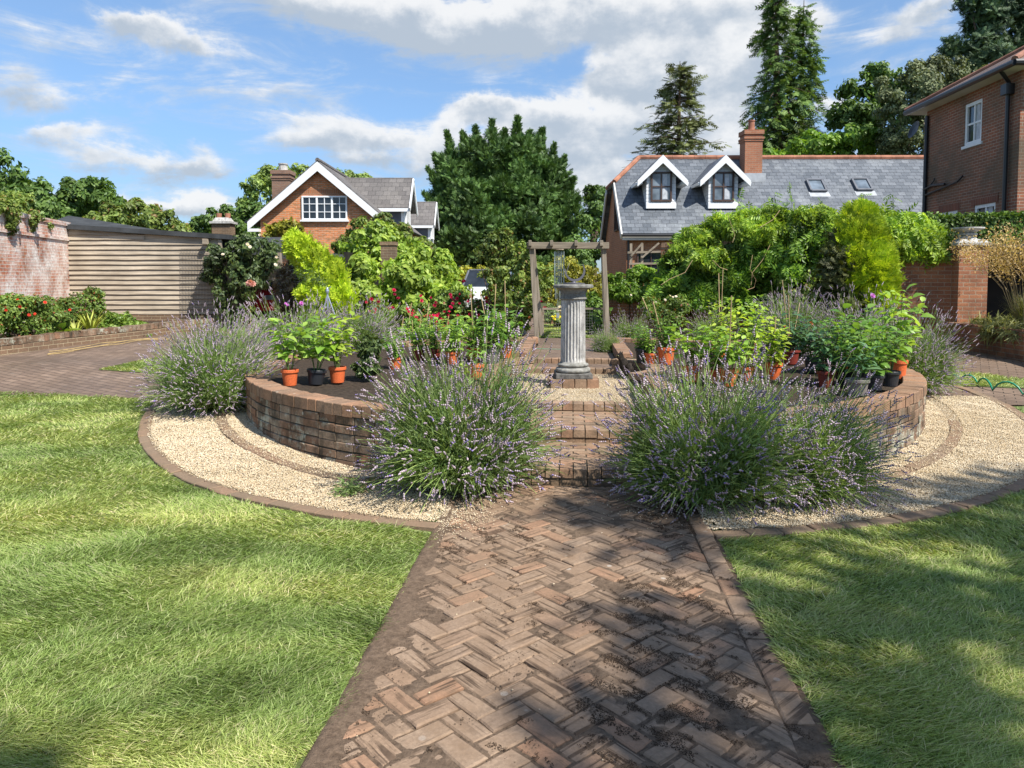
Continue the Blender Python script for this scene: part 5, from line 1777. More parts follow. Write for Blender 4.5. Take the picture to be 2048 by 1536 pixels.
b = MB()
xl_, xr_ = sx0 - .42, sx1 + .25
b.slab([(xl_, SY - .13, eave_z(xl_) + .08), (xr_, SY - .13, eave_z(xr_) + .08), (xr_, SY + 4.8, eave_z(xr_) - .1), (xl_, SY + 4.8, eave_z(xl_) - .1)], .12)
b.add([(xl_ - .1, SY - .1, eave_z(xl_) + .06), (xl_ + 2.9, SY - .1, eave_z(xl_ + 2.9) + .07), (xl_ - .1, SY + .9, eave_z(xl_) + .36), (xl_ - .1, SY + 3, eave_z(xl_) + .06), (xl_ + 2.9, SY + 3, eave_z(xl_ + 2.9) + .05)], [(0, 1, 2), (2, 1, 4), (2, 4, 3), (0, 2, 3), (0, 3, 4, 1)])
b.build('roof', M['felt'], sh_)
b = MB(); b.beam((sx1 - .35, SY - .25, eave_z(sx1) - .1), (sx1 - .35, SY + .3, eave_z(sx1) - .1), .1, .14); b.build('rafter_end', M['board'], sh_)

# carport beside the shed: dark opening
cx0, cx1 = sx1 + .2, at(628, 560, 21)[0]
cpz = at(560, 492, 20.5)[2]
cpo = thing('carport', 'low dark open fronted carport with a black felt roof beside the shed', 'carport', ((cx0 + cx1) / 2, 21, .38))
b = MB(); b.slab([(cx0 - .6, 19.3, 2.72), (at(606, 494, 20.2)[0], 20.2, at(606, 500, 20.2)[2]), (at(640, 494, 27)[0], 26.0, 2.65), (cx0 - .6, 26.0, 3.1)], .30); b.build('roof', M['felt'], cpo)
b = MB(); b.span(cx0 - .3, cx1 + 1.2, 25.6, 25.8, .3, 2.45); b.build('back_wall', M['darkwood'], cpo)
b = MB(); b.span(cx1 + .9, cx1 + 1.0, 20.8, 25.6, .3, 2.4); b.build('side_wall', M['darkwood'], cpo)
for px in (562, 601):
    b = MB(); p = at(px, 650, 20.0); b.beam((p[0], 20.0, .38), (p[0], 20.0, 2.35), .1, .1, up=(0, 1, 0)); b.build('post', M['postwood'], cpo)

# small white outbuilding beyond the golden conifer
wo = thing('white_outbuilding', 'small white boarded outbuilding with a black roof edge beside the golden conifer', 'outbuilding', (*at(700, 530, 24)[:2], .38))
p0, p1 = at(672, 512, 24), at(735, 522, 24)
b = MB(); b.span(p0[0], p1[0], 24, 27, .35, p1[2] - .1); b.build('wall', M['white'], wo)
b = MB(); b.slab([(p0[0] - .3, 23.7, p0[2] + .02), (p1[0] + .3, 23.7, p1[2]), (p1[0] + .3, 27.2, p1[2] + .3), (p0[0] - .3, 27.2, p0[2] + .3)], .12); b.build('roof', M['felt'], wo)

# limewashed garden wall
lw = thing('limewashed_wall', 'old red brick garden wall with flaking whitewash joining the shed', 'wall', (-11.2, 17, .3))
wa, wb = np.array([sx0 - .02, SY + .1]), np.array([-10.72, 15.8])
wb2 = wa + (wb - wa) * 2.6
dw = unit(wb - wa); nw_ = np.array([dw[1], -dw[0]])
if nw_[0] > 0: nw_ = -nw_
b = MB(); b.prism([tuple(wa), tuple(wb2), tuple(wb2 + nw_ * .34), tuple(wa + nw_ * .34)], .1, 3.02); b.build('wall', M['white_brick'], lw)
b = MB(); b.prism([tuple(wa - nw_ * .035), tuple(wb2 - nw_ * .035), tuple(wb2 + nw_ * .38), tuple(wa + nw_ * .38)], 2.62, 2.69)
b.prism([tuple(wa - nw_ * .03), tuple(wb2 - nw_ * .03), tuple(wb2 + nw_ * .37), tuple(wa + nw_ * .37)], 3.0, 3.10); b.build('coping', M['white_brick'], lw)

# bed wall at its foot
lowp = [on_ground(-160, 745)[:2], on_ground(0, 712)[:2], on_ground(120, 695)[:2], on_ground(280, 676)[:2], on_ground(346, 667)[:2], np.array([-7.4, SY])]
b2 = thing('bed_wall', 'low mossy brick wall edging the flower bed beside the yard', 'wall', (*lowp[2], .3))
b = MB(); cpm = MB()
for p, q in zip(lowp[:-1], lowp[1:]):
    L = np.linalg.norm(q - p); d = (q - p) / L; nn = np.array([-d[1], d[0]])
    b.prism([tuple(p), tuple(q), tuple(q + nn * .2), tuple(p + nn * .2)], lambda x, y: .1, lambda x, y: float(g(y)) + .16)
    nb = int(L / .113)
    for i in range(nb):
        c = p + d * L * (i + .5) / nb + nn * .105
        cpm.box((c[0], c[1], float(g(c[1])) + .215 + random.uniform(-.008, .008)), (L / nb - .008, .225, .105), math.atan2(d[1], d[0]), .96)
b.build('wall', M['plinth_brick'], b2); cpm.build('coping', M['wall_brick'], b2, uv=False)
sp_ = [(x, y) for x, y in [tuple(p + np.array([-.1, .05])) for p in lowp]] + [(sx0 + .1, SY - .05), tuple(wb2)]
b = MB(); b.prism(sp_, 0, lambda x, y: float(g(y)) + .17); structure(b.build('bed_soil', M['soil']))

# ------------------------------------------------------------------ garden wall, pier and finial on the house side
pier = np.array([at(1930, 600, 14.1)[0], 14.1])
gp_ = thing('brick_pier', 'square brick gate pier with a flared stone cap beside the golden grasses', 'pier', (*pier, .38))
pz = at(1930, 492, 14.1)[2]
b = MB(); b.box((*pier, (pz + .2) / 2 - 0), (.52, .52, pz - .2 + .0), -.08); b.v = [(x, y, z if z > .5 else .2) for x, y, z in b.v]; b.build('shaft', M['garden_brick'], gp_)
b = MB()
zc = pz
b.box((*pier, zc + .025), (.60, .60, .05), -.08); b.box((*pier, zc + .085), (.56, .56, .07), -.08, .7)
b.lathe([(.2, zc + .1), (.14, zc + .16), (.115, zc + .2), (.17, zc + .205), (.17, zc + .23), (.13, zc + .24), (.2, zc + .29), (.285, zc + .32), (.285, zc + .345), (.2, zc + .35)], 28, (*pier, 0))
b.build('stone_cap', M['stone'], gp_)
segs = [('garden_wall', 'brick garden wall sunk in shade against the capped pier', (pier[0] - .24, 14.12), (6.85, 14.62), at(1880, 524, 14.2)[2]),
        ('garden_wall', 'tall brick garden wall smothered by wisteria', (6.83, 14.63), (3.35, 16.7), 2.35),
        ('garden_wall', 'low brick garden wall behind the lavender beside the timber arch', (3.33, 16.71), (1.75, 17.6), 1.08)]
for nm, lb, p, q, top in segs:
    p, q = np.array(p), np.array(q)
    t_ = thing(nm, lb, 'wall', (*((p + q) / 2), .38))
    d = unit(q - p); nn = np.array([d[1], -d[0]])
    if nn[1] < 0: nn = -nn
    b = MB(); b.prism([tuple(p), tuple(q), tuple(q + nn * .23), tuple(p + nn * .23)], .2, top); b.build('wall', M['garden_brick'], t_)
    b = MB(); nb = int(np.linalg.norm(q - p) / .113)
    for i in range(nb):
        c = p + (q - p) * (i + .5) / nb + nn * .115
        b.box((c[0], c[1], top + .052), (np.linalg.norm(q - p) / nb - .008, .25, .104), math.atan2(d[1], d[0]), .93)
    b.build('coping', M['cope_brick'], t_, uv=False)
# sloping ramp of coping where the wall steps up
t_ = [o for o in COL.objects if o.name.startswith('garden_wall')][0]
b = MB(); b.beam(at(1842, 528, 14.4), at(1815, 492, 14.55), .27, .1); b.build('ramp_coping', M['cope_brick'], t_)

# raised border on that side, running towards the camera
rb = thing('raised_border', 'dark brick raised border below the golden grasses', 'planter', (8.1, 11.5, .3))
b = MB(); b.prism([(8.05, 13.75), (7.92, 8.3), (8.14, 8.3), (8.27, 13.75)], 0, .74); b.build('wall', M['garden_brick'], rb)
b = MB()
for i in range(48):
    y = 8.35 + 5.4 * i / 48; x = 7.92 + .13 * (y - 8.3) / 5.45 + .11
    b.box((x, y, .79), (.235, .105, .1), 0, .95)
b.build('coping', M['garden_brick'], rb)
b = MB(); b.prism([(8.26, 13.6), (8.14, 8.3), (13, 8.3), (13, 13.6)], 0, .74); b.build('soil', M['soil'], rb)
# dark shelter behind the grasses
sl = thing('garden_shelter', 'black open fronted garden shelter in shade behind the golden grasses', 'shelter', (10.2, 15, .38))
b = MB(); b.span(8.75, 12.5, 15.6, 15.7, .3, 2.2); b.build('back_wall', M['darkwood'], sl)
b = MB(); b.beam((8.6, 14.2, 2.16), (12.6, 14.2, 2.16), .12, .14); b.build('front_beam', M['darkwood'], sl)
b = MB(); b.slab([(8.6, 14.1, 2.3), (12.6, 14.1, 2.3), (12.6, 15.75, 2.36), (8.6, 15.75, 2.36)], .06); b.build('roof', M['felt'], sl)
for x in (10.6, 12.4):
    b = MB(); b.beam((x, 14.2, .3), (x, 14.2, 2.1), .1, .1, up=(0, 1, 0)); b.build('post', M['darkwood'], sl)

# isolated brick pillar in the creeper
bp = thing('brick_pillar', 'narrow old brick pillar rising out of the green creeper', 'pillar', (*at(778, 545, 21)[:2], .38))
c = at(778, 484, 21)
b = MB(); b.span(c[0] - .2, c[0] + .2, 20.8, 21.2, .3, c[2] - .1); b.build('shaft', M['plinth_brick'], bp)
b = MB(); b.span(c[0] - .225, c[0] + .225, 20.775, 21.225, c[2] - .1, c[2]); b.build('cap', M['plinth_brick'], bp)

# distant chimney stack over the shed
dcx = at(447, 450, 34)
dc_ = thing('chimney_stack', 'distant stubby chimney with two red pots above the shed roof', 'chimney', (dcx[0], 34, .38))
b = MB(); b.span(dcx[0] - .42, dcx[0] + .42, 33.7, 34.3, .3, at(447, 448, 34)[2]); b.build('stack', M['plinth_brick'], dc_)
b = MB(); zc = at(447, 448, 34)[2]; b.span(dcx[0] - .5, dcx[0] + .5, 33.6, 34.4, zc + .001, zc + .1); b.box((dcx[0], 34, zc + .19), (.8, .6, .18), 0, .7); b.build('flaunching', M['stone'], dc_)
for dx in (-.2, .2):
    b = MB(); b.lathe([(.12, zc + .28), (.13, zc + .48), (.1, zc + .48)], 10, (dcx[0] + dx, 34, 0)); b.build('chimney_pot', M['ridge'], dc_)

# ================================================================== TREES AND PLANTS
def tree(name, label, base, top_z, blobs, mat, n, leaf, bark='bark', tr=.25, group=None, clump=.33, tmpl=T_LEAF, droop=.35, seed=0, cat='tree', fill=.12, spread=1.0, limbs=True, sz=.0):
    root = thing(name, label, cat, base, group)
    b = MB()
    B = np.array(blobs)
    base = np.array(base, float)
    cz = B[:, 2].mean()
    mid = np.array([base[0] * .4 + B[:, 0].mean() * .6, base[1] * .4 + B[:, 1].mean() * .6, base[2] + (cz - base[2]) * .62])
    top = np.array([B[:, 0].mean(), B[:, 1].mean(), top_z])
    b.tube([base - (0, 0, .2), base * .6 + mid * .4, mid, mid * .4 + top * .6], [tr * 1.2, tr, tr * .75, tr * .3], 8)
    if limbs:
        for q in B:
            b.tube([mid * .8 + base * .2, (mid + q[:3]) / 2 + R.normal(size=3) * .15 * q[3], q[:3]], [tr * .55, tr * .35, tr * .12], 6)
    b.build('trunk', M[bark], root, uv=False)
    P, D, N = crown(blobs, n, clump, droop, fill, seed=seed, spread=spread)
    k = P[:, 2] > g(P[:, 1]) + .02
    P, D, N = P[k], D[k], N[k]
    scatter('crown', mat, P, D, N, leaf * R.uniform(.65, 1.3, len(P)), tmpl, root)
    return root


def B_(*a): return [blob(*q) for q in a]


def base_of(px, depth): 
    x = at(px, 600, depth)[0]
    return (x, depth, float(g(depth)))


# --- far trees
bgt = 'broadleaf trees beyond the wall'
tree('broadleaf_tree', 'rounded dark green tree at the edge of the view behind the limewashed wall', base_of(-10, 36), 6, B_((-40, 400, 75, 80, 36), (20, 370, 55, 62, 36), (60, 420, 55, 50, 35), (-60, 340, 60, 40, 37), (75, 385, 30, 30, 35.5)), LF['oak'], 15000, .26, group=bgt, seed=1)
tree('broadleaf_tree', 'domed dark green tree standing over the shed roof', base_of(175, 40), 6, B_((175, 410, 62, 50, 40), (200, 390, 42, 40, 39), (130, 425, 45, 40, 40), (225, 430, 40, 35, 40), (165, 378, 38, 26, 40.5)), LF['oak'], 12000, .26, group=bgt, seed=2)
tree('broadleaf_tree', 'loose paler green tree trailing along the shed roof', base_of(290, 31), 4, B_((225, 440, 45, 28, 31), (275, 435, 45, 30, 31), (320, 445, 40, 24, 31), (355, 456, 28, 16, 31), (190, 450, 40, 26, 31)), LF['creeper_dark'], 8000, .2, group=bgt, seed=3, clump=.28)
tree('broadleaf_tree', 'small dark green tree behind the distant chimney stack', base_of(460, 42), 5, B_((430, 450, 40, 30, 42), (480, 440, 42, 34, 42), (520, 450, 40, 40, 42), (400, 455, 26, 20, 42)), LF['oak'], 8000, .25, group=bgt, seed=4)
tree('broadleaf_tree', 'pale airy tree behind the chimney of the gabled house', base_of(540, 48), 9, B_((520, 395, 36, 42, 48), (560, 370, 42, 36, 48), (600, 350, 36, 22, 49), (500, 425, 30, 30, 48), (590, 390, 40, 40, 49)), LF['willow'], 9000, .26, group=bgt, seed=5, clump=.26)
tree('broadleaf_tree', 'pale treetop just showing over the ridge of the gabled house', base_of(705, 60), 11, B_((680, 362, 30, 24, 60), (720, 368, 34, 20, 60), (760, 375, 26, 16, 60), (650, 360, 22, 20, 60)), LF['willow'], 5000, .28, group=bgt, seed=6, clump=.26)
tree('broadleaf_tree', 'shadowy dark tree between the big cypress and the slate roofed house', base_of(1190, 48), 6, B_((1190, 420, 32, 50, 48), (1175, 480, 40, 50, 47), (1200, 400, 22, 26, 48), (1160, 520, 40, 40, 46)), LF['oak'], 9000, .25, group=bgt, seed=7)
tree('broadleaf_tree', 'bright green tree rising over the slate ridge below the tall conifer', base_of(1690, 40), 8, B_((1640, 300, 60, 34, 40), (1700, 290, 60, 40, 40), (1755, 300, 50, 34, 40), (1600, 315, 50, 24, 41), (1545, 320, 40, 20, 41)), LF['maple'], 10000, .28, group=bgt, seed=8)
tree('broadleaf_tree', 'dark horse chestnut like tree behind the grey green one', base_of(1760, 50), 12, B_((1740, 190, 55, 50, 50), (1790, 160, 50, 34, 50), (1715, 240, 45, 50, 50), (1690, 225, 36, 24, 50), (1770, 240, 60, 60, 51)), LF['oak'], 10000, .34, group=bgt, seed=9, clump=.26)
tree('broadleaf_tree', 'grey green small leaved tree beside the tall red brick house', base_of(1840, 38), 9, B_((1830, 190, 75, 60, 38), (1800, 250, 60, 50, 38), (1860, 160, 60, 40, 38), (1910, 160, 60, 50, 39), (1820, 290, 50, 30, 38)), LF['greygreen'], 20000, .17, bark='greybark', group=bgt, seed=10, clump=.3)

# --- the big many topped cypress
def conifer_spires(name, label, spires, mat, n, size, seed, base, cat='conifer', group=None, tr=.3, sway=.35, tmpl=T_SPRAY, mass=None, nm=0):
    root = thing(name, label, cat, base, group)
    r = np.random.default_rng(seed)
    b = MB()
    Ps, Ds, Ns, Ss = [], [], [], []
    if mass:
        P, D, N = crown(mass, nm, .17, 0, .06, seed=seed, up=.1)
        D = unit(N * .75 + np.array([0, 0, .38]) + .35 * r.normal(size=P.shape))
        k = P[:, 2] > .6
        Ps.append(P[k]); Ds.append(D[k]); Ns.append(unit(N[k] + np.array([0, 0, .6]) + .4 * r.normal(size=D[k].shape))); Ss.append(size * r.uniform(.6, 1.3, k.sum()))
    wts = np.array([s[3] * (s[2][2] if False else np.linalg.norm(np.array(s[1]) - np.array(s[0]))) for s in spires]); wts /= wts.sum()
    for (p0, p1, _, rad), wt in zip(spires, wts):
        p0, p1 = np.array(p0, float), np.array(p1, float)
        b.tube([p0, p0 * .5 + p1 * .5, p1 * .97 + p0 * .03], [tr * .7, tr * .4, tr * .06], 6)
        m = int(n * wt)
        u = 1 - r.random(m) ** .62 if False else r.random(m) ** 1.25
        a = r.uniform(0, 2 * PI, m)
        # tapered outline with bulging branch layers
        prof = rad * np.minimum(1.0, (1.02 - u) ** .95 * 1.2) * (.70 + .26 * np.sin(u * 29 + 2.3 * a + r.uniform(0, 6)) * np.sin(3 * a + u * 11))* np.where(u < .12, .6 + u * 3.3, 1)
        rr = prof * (.45 + .55 * r.random(m) ** .5)
        out = np.stack([np.cos(a), np.sin(a), np.zeros(m)], 1)
        P = p0 + (p1 - p0) * u[:, None] + out * rr[:, None]
        D = unit(out * (1.0 - .55 * u[:, None]) + np.array([0, 0, 1.0]) * (sway + .5 * u[:, None]) + .32 * r.normal(size=(m, 3)))
        N = unit(out * .5 + np.array([0, 0, .8]) + .4 * r.normal(size=(m, 3)))
        Ps.append(P); Ds.append(D); Ns.append(N); Ss.append(size * r.uniform(.6, 1.35, m) * (1 - .35 * u))
    b.build('trunk', M['bark'], root, uv=False)
    scatter('crown', mat, np.concatenate(Ps), np.concatenate(Ds), np.concatenate(Ns), np.concatenate(Ss), tmpl, root)
    return root


sp = []
for (bx, tx, ty, rad, dep) in ((935, 893, 265, 30, 53), (955, 925, 267, 43, 52), (972, 950, 256, 32, 53), (990, 984, 241, 32, 54), (1004, 1010, 262, 41, 52), (1018, 1036, 236, 41, 55), (1040, 1060, 265, 41, 53), (1050, 1085, 260, 47, 54), (1068, 1110, 290, 30, 53), (1078, 1130, 315, 28, 53), (1088, 1148, 358, 40, 52), (1092, 1160, 398, 22, 51), (922, 868, 310, 26, 53), (918, 855, 337, 23, 52), (908, 846, 389, 20, 51), (900, 842, 453, 28, 51), (1100, 1166, 452, 32, 51)):
    p0 = at(bx, 455, dep)
    sp.append((p0, at(tx, ty, dep), (0, 0, 0), rad * dep / F_PX))
mass = B_((1000, 440, 125, 105, 53, 4.6), (935, 385, 56, 70, 52.5, 3), (1065, 390, 60, 74, 52.5, 3), (1000, 336, 64, 64, 53, 2.8), (890, 440, 40, 82, 52, 2.4), (1122, 450, 36, 82, 52, 2.4), (950, 330, 40, 46, 53, 2), (1048, 322, 44, 48, 53, 2), (905, 352, 32, 48, 53, 1.8), (1098, 368, 34, 50, 53, 1.8), (1000, 505, 150, 60, 51, 4), (950, 430, 70, 60, 50, 2.4), (1050, 440, 70, 60, 50, 2.4))
conifer_spires('cypress_tree', 'massive dark green cypress with many pointed tops in the middle distance', sp, LF['cypress'], 36000, .46, 21, base_of(1000, 53), mass=mass, nm=58000)

# --- layered conifers with separate branches
def layered_conifer(name, label, base, top, rad, mat, levels, per, nsp, size, seed, droop=.25, tips=1, bark='bark', skirt=.15, shape=.85, hang=.6, tmpl=T_SPRAY, gappy=.25, extra=()):
    root = thing(name, label, 'conifer', base)
    r = np.random.default_rng(seed)
    base, top = np.array(base, float), np.array(top, float)
    b = MB()
    H = top[2] - base[2]
    b.tube([base - (0, 0, .3), base * .5 + top * .5, top], [H * .022, H * .014, .02], 7)
    P, D, N, S = [], [], [], []
    for l in range(levels):
        u = skirt + (1 - skirt) * (l + r.uniform(-.3, .3)) / levels
        u = min(max(u, .02), .985)
        L0 = rad * (1 - u) ** shape + .12
        for k in range(per):
            if r.random() < gappy * .4: continue
            a = r.uniform(0, 2 * PI)
            L = L0 * r.uniform(1 - gappy - .2, 1.08)
            o = np.array([math.cos(a), math.sin(a), 0])
            s0 = base + (top - base) * u
            up0 = r.uniform(.05, .3)
            pts = [s0 + o * L * t + np.array([0, 0, L * (up0 * t - droop * t * t * 2)]) for t in np.linspace(0, 1, 5)]
            b.tube(pts, [.012 * L + .02, .01 * L + .015, .008 * L + .01, .006 * L + .008, .006], 4, False)
            m = max(4, int(nsp * (.35 + L / rad)))
            t = r.random(m) ** .65
            q = s0 + o * (L * t)[:, None] + np.stack([np.zeros(m), np.zeros(m), L * (up0 * t - droop * t * t * 2)], 1)
            side = np.array([-o[1], o[0], 0]) * r.uniform(-1, 1, m)[:, None]
            q = q + side * (.22 * L * (1.1 - t))[:, None] + np.stack([np.zeros(m), np.zeros(m), -r.random(m) * hang * size], 1)
            dd = unit(o * .8 + side * .7 + np.stack([np.zeros(m), np.zeros(m), -hang * r.random(m) + .12], 1) + .25 * r.normal(size=(m, 3)))
            P.append(q); D.append(dd); N.append(np.tile([0, 0, 1.], (m, 1)) + .4 * r.normal(size=(m, 3))); S.append(size * r.uniform(.6, 1.3, m))
    b.build('trunk', M[bark], root, uv=False)
    scatter('crown', mat, np.concatenate(P), np.concatenate(D), np.concatenate(N), np.concatenate(S), tmpl, root)
    return root


layered_conifer('larch_tree', 'open grey green conifer with upswept boughs behind the slate roof', (*at(1357, 310, 50)[:2], .38), at(1360, 122, 50), 5.4, LF['larch'], 32, 7, 16, .72, 31, droop=.06, shape=.62, hang=.55, skirt=.45, gappy=.45)
b1 = (*at(1565, 310, 55)[:2], .38)
layered_conifer('tall_conifer', 'very tall conifer with hanging sprays reaching the top of the sky', b1, at(1551, -60, 55), 4.7, LF['thuja'], 46, 7, 15, .85, 32, droop=.2, shape=.8, hang=1.1, skirt=.25, gappy=.5)
b2_ = (*at(1600, 310, 55.5)[:2], .38)
layered_conifer('tall_conifer', 'second slightly shorter tall conifer with a slim leaning tip', b2_, at(1608, 0, 55.5), 4.4, LF['thuja'], 44, 7, 14, .85, 33, droop=.2, shape=.8, hang=1.1, skirt=.25, gappy=.55)

# --- pine
pb_ = B_((1950, 90, 60, 22, 46), (2010, 70, 60, 26, 46), (1990, 20, 60, 26, 46), (2050, 20, 60, 30, 47), (1930, 130, 45, 18, 46), (2000, 120, 60, 22, 45), (2060, 100, 50, 30, 46), (1960, 50, 40, 18, 47), (1940, 10, 30, 16, 46), (2090, 60, 60, 60, 47), (1905, 105, 24, 12, 46), (2020, -40, 80, 30, 46))
tree('pine_tree', 'dark scots pine with layered needle clouds above the red brick house', base_of(2010, 46), 17, pb_, LF['pine'], 17000, .42, group=None, clump=.3, tmpl=T_SPRAY, droop=-.3, seed=12, cat='pine')

# --- trees out of the picture, whose shade falls over the path and the near lawn
shb = []
for gx, gy, h, rx in ((2.1, 2.9, 10.5, .95), (3.2, 3.5, 11.5, 1.0), (2.6, 4.2, 10, .9), (3.8, 4.5, 11, 1.0), (1.9, 2.2, 11, .8), (3.1, 2.4, 10, .9), (4.4, 5.3, 10.5, .95), (1.55, 3.7, 11, .6), (3.4, 5.3, 11.5, .7), (5.2, 4.6, 11, 1.1), (4.4, 3.3, 10.5, 1.1), (.95, 4.5, 11.2, .5), (.75, 3.4, 10.6, .5), (1.15, 2.7, 11.4, .6), (.55, 5.15, 11.8, .42), (1.25, 5.1, 10.8, .42), (.35, 2.6, 11, .4), (-1.9, 2.35, 11.8, .42), (2.4, 5.6, 11.4, .5)):
    kx, ky = to_sun[0] / to_sun[2], to_sun[1] / to_sun[2]
    shb.append((gx + kx * h, gy + ky * h, h, rx, rx * .9, rx * .6))
tree('broadleaf_tree', 'tall garden tree standing beside the camera that shades the lawn', (11.5, -4.5, 0), 12, shb, LF['maple'], 6800, .2, group=bgt, seed=14, clump=.3, fill=.2)

# --- shrubs, hedges, climbers
def shrub(name, label, cat, base, blobs, mat, n, leaf, seed, stems=7, stem_mat='bark', tmpl=T_LEAF, clump=.3, droop=.35, group=None, fill=.15, sr=.018, spread=1.0, zmin=None, up=.35):
    root = thing(name, label, cat, base, group)
    b = MB(); r = np.random.default_rng(seed)
    base = np.array(base, float)
    for k in range(stems):
        q = blobs[k % len(blobs)]
        s = base + np.array([r.uniform(-.25, .25), r.uniform(-.12, .12), 0])
        e = np.array(q[:3]) + r.normal(size=3) * np.array(q[3:]) * .35
        m = (s + e) / 2 + r.normal(size=3) * .08
        b.tube([s, m, e], [sr, sr * .8, sr * .4], 5)
    b.build('stems', M[stem_mat], root, uv=False)
    P, D, N = crown(blobs, n, clump, droop, fill, seed=seed, spread=spread, up=up)
    lo = g(P[:, 1]) + .02 if zmin is None else np.full(len(P), zmin)
    k = P[:, 2] > lo
    P, D, N = P[k], D[k], N[k]
    scatter('foliage', mat, P, D, N, leaf * R.uniform(.6, 1.35, len(P)), tmpl, root)
    return root


def blooms(root, pts, mat, size, name='blossom', n_up=.3):
    """blooms at given points facing the garden"""
    P = np.array(pts, float)
    N = np.tile([0.25, -1.0, .5], (len(P), 1)) + .5 * R.normal(size=(len(P), 3))
    Zd = unit(N)
    D = unit(np.cross(Zd, R.normal(size=(len(P), 3))))
    # template opens along +y, so its D is the facing direction
    return scatter(name, mat, P, Zd, D, size * R.uniform(.75, 1.25, len(P)), T_BLOOM, root)


creeper_b = B_((740, 500, 55, 55, 22), (800, 505, 55, 50, 22.5), (850, 545, 55, 50, 22), (760, 580, 65, 75, 20), (830, 590, 70, 70, 20), (890, 580, 50, 55, 20.5), (720, 600, 36, 60, 19.5), (790, 650, 80, 36, 19), (890, 560, 34, 32, 21.5))
cre = shrub('creeper', 'huge yellow green creeper heaped over a wall below the gabled house', 'creeper', base_of(800, 20.5), creeper_b, LF['creeper'], 30000, .155, 41, stems=14, clump=.24)
shrub('mixed_climber', 'darker tangled climber spreading up the gabled house above the creeper', 'climber', base_of(740, 25), B_((745, 465, 46, 28, 25), (795, 468, 34, 22, 26), (700, 490, 34, 18, 25), (840, 500, 30, 22, 25), (765, 440, 22, 14, 26)), LF['creeper_dark'], 11000, .15, 42, stems=9, clump=.25)
shrub('wall_vine', 'thin yellow leaved vine trailing across the orange brick wall', 'vine', base_of(600, 29.6), B_((560, 452, 26, 9, 29.7), (590, 460, 16, 14, 29.7), (545, 466, 16, 8, 29.7), (578, 446, 16, 6, 29.7)), LF['goldhedge'], 1500, .18, 43, stems=5)
rose_b = B_((765, 635, 42, 36, 17.6), (830, 640, 50, 34, 17.4), (885, 630, 46, 40, 17.4), (935, 640, 42, 40, 17), (985, 635, 40, 44, 17), (1035, 630, 30, 50, 16.6), (1000, 612, 30, 24, 17.2), (905, 602, 34, 24, 17.6), (960, 622, 40, 22, 17.2))
rs_ = shrub('climbing_rose', 'sprawling rose bush dotted with crimson blooms along the back border', 'rose', base_of(900, 17.3), rose_b, LF['rose'], 22000, .085, 44, stems=16, clump=.26, group=None)
rp = []
for (px, py) in ((790, 590), (752, 608), (785, 618), (748, 622), (820, 620), (858, 640), (868, 634), (880, 640), (890, 625), (904, 598), (915, 594), (925, 570), (940, 600), (876, 650), (896, 643), (893, 652), (920, 648), (935, 632), (943, 636), (950, 640), (875, 610), (900, 622), (846, 640), (864, 646), (822, 630), (995, 622), (1000, 610), (1008, 640), (1085, 608), (970, 655), (985, 612), (1030, 625), (905, 640), (838, 600)):
    for q in range(3):
        rp.append(at(px + R.normal() * 7, py + R.normal() * 6, 16.75 + R.uniform(-.3, .3)))
blooms(rs_, rp, LF['fl_red'], .09)
rp = [at(px + R.normal() * 3, py + R.normal() * 3, 16.6) for (px, py) in ((985, 588), (975, 597), (1000, 600), (1008, 602), (1010, 625), (962, 640), (1040, 615), (1012, 598))]
blooms(rs_, rp, LF['fl_orange'], .09)
shrub('tall_shrub', 'loose tall shrub with long green shoots beside the timber arch', 'shrub', base_of(1015, 16.4), B_((1000, 500, 30, 32, 16.5), (1020, 545, 36, 40, 16.3), (1040, 510, 24, 30, 16.2), (985, 475, 16, 14, 16.6), (1030, 590, 36, 36, 16.1), (965, 505, 18, 14, 16.5), (1060, 560, 22, 40, 16.6), (1010, 465, 14, 10, 16.5), (1085, 560, 26, 40, 17.4)), LF['creeper_dark'], 11000, .085, 45, stems=14, clump=.28, fill=.2)
shrub('golden_hedge', 'low hedge with golden new growth behind the timber arch', 'hedge', base_of(1120, 25), B_((1080, 552, 40, 24, 25), (1130, 540, 44, 28, 25), (1175, 552, 40, 26, 25.5), (1110, 575, 50, 30, 24.5), (1170, 580, 50, 26, 25)), LF['goldhedge'], 10000, .10, 46, stems=6, clump=.22)
shrub('golden_hedge', 'low golden hedge half hidden by roses beside the white car', 'hedge', base_of(950, 26), B_((930, 548, 30, 18, 26), (970, 545, 34, 16, 26), (1000, 550, 30, 20, 26), (950, 570, 50, 26, 26.5)), LF['goldhedge'], 7000, .10, 47, stems=5, clump=.22)
shrub('dark_shrub', 'small loose green shrub in front of the white car', 'shrub', base_of(985, 19), B_((988, 556, 16, 26, 19), (1000, 580, 26, 30, 19), (978, 590, 14, 14, 19), (966, 548, 8, 8, 19)), LF['creeper_dark'], 3600, .09, 48, stems=3)

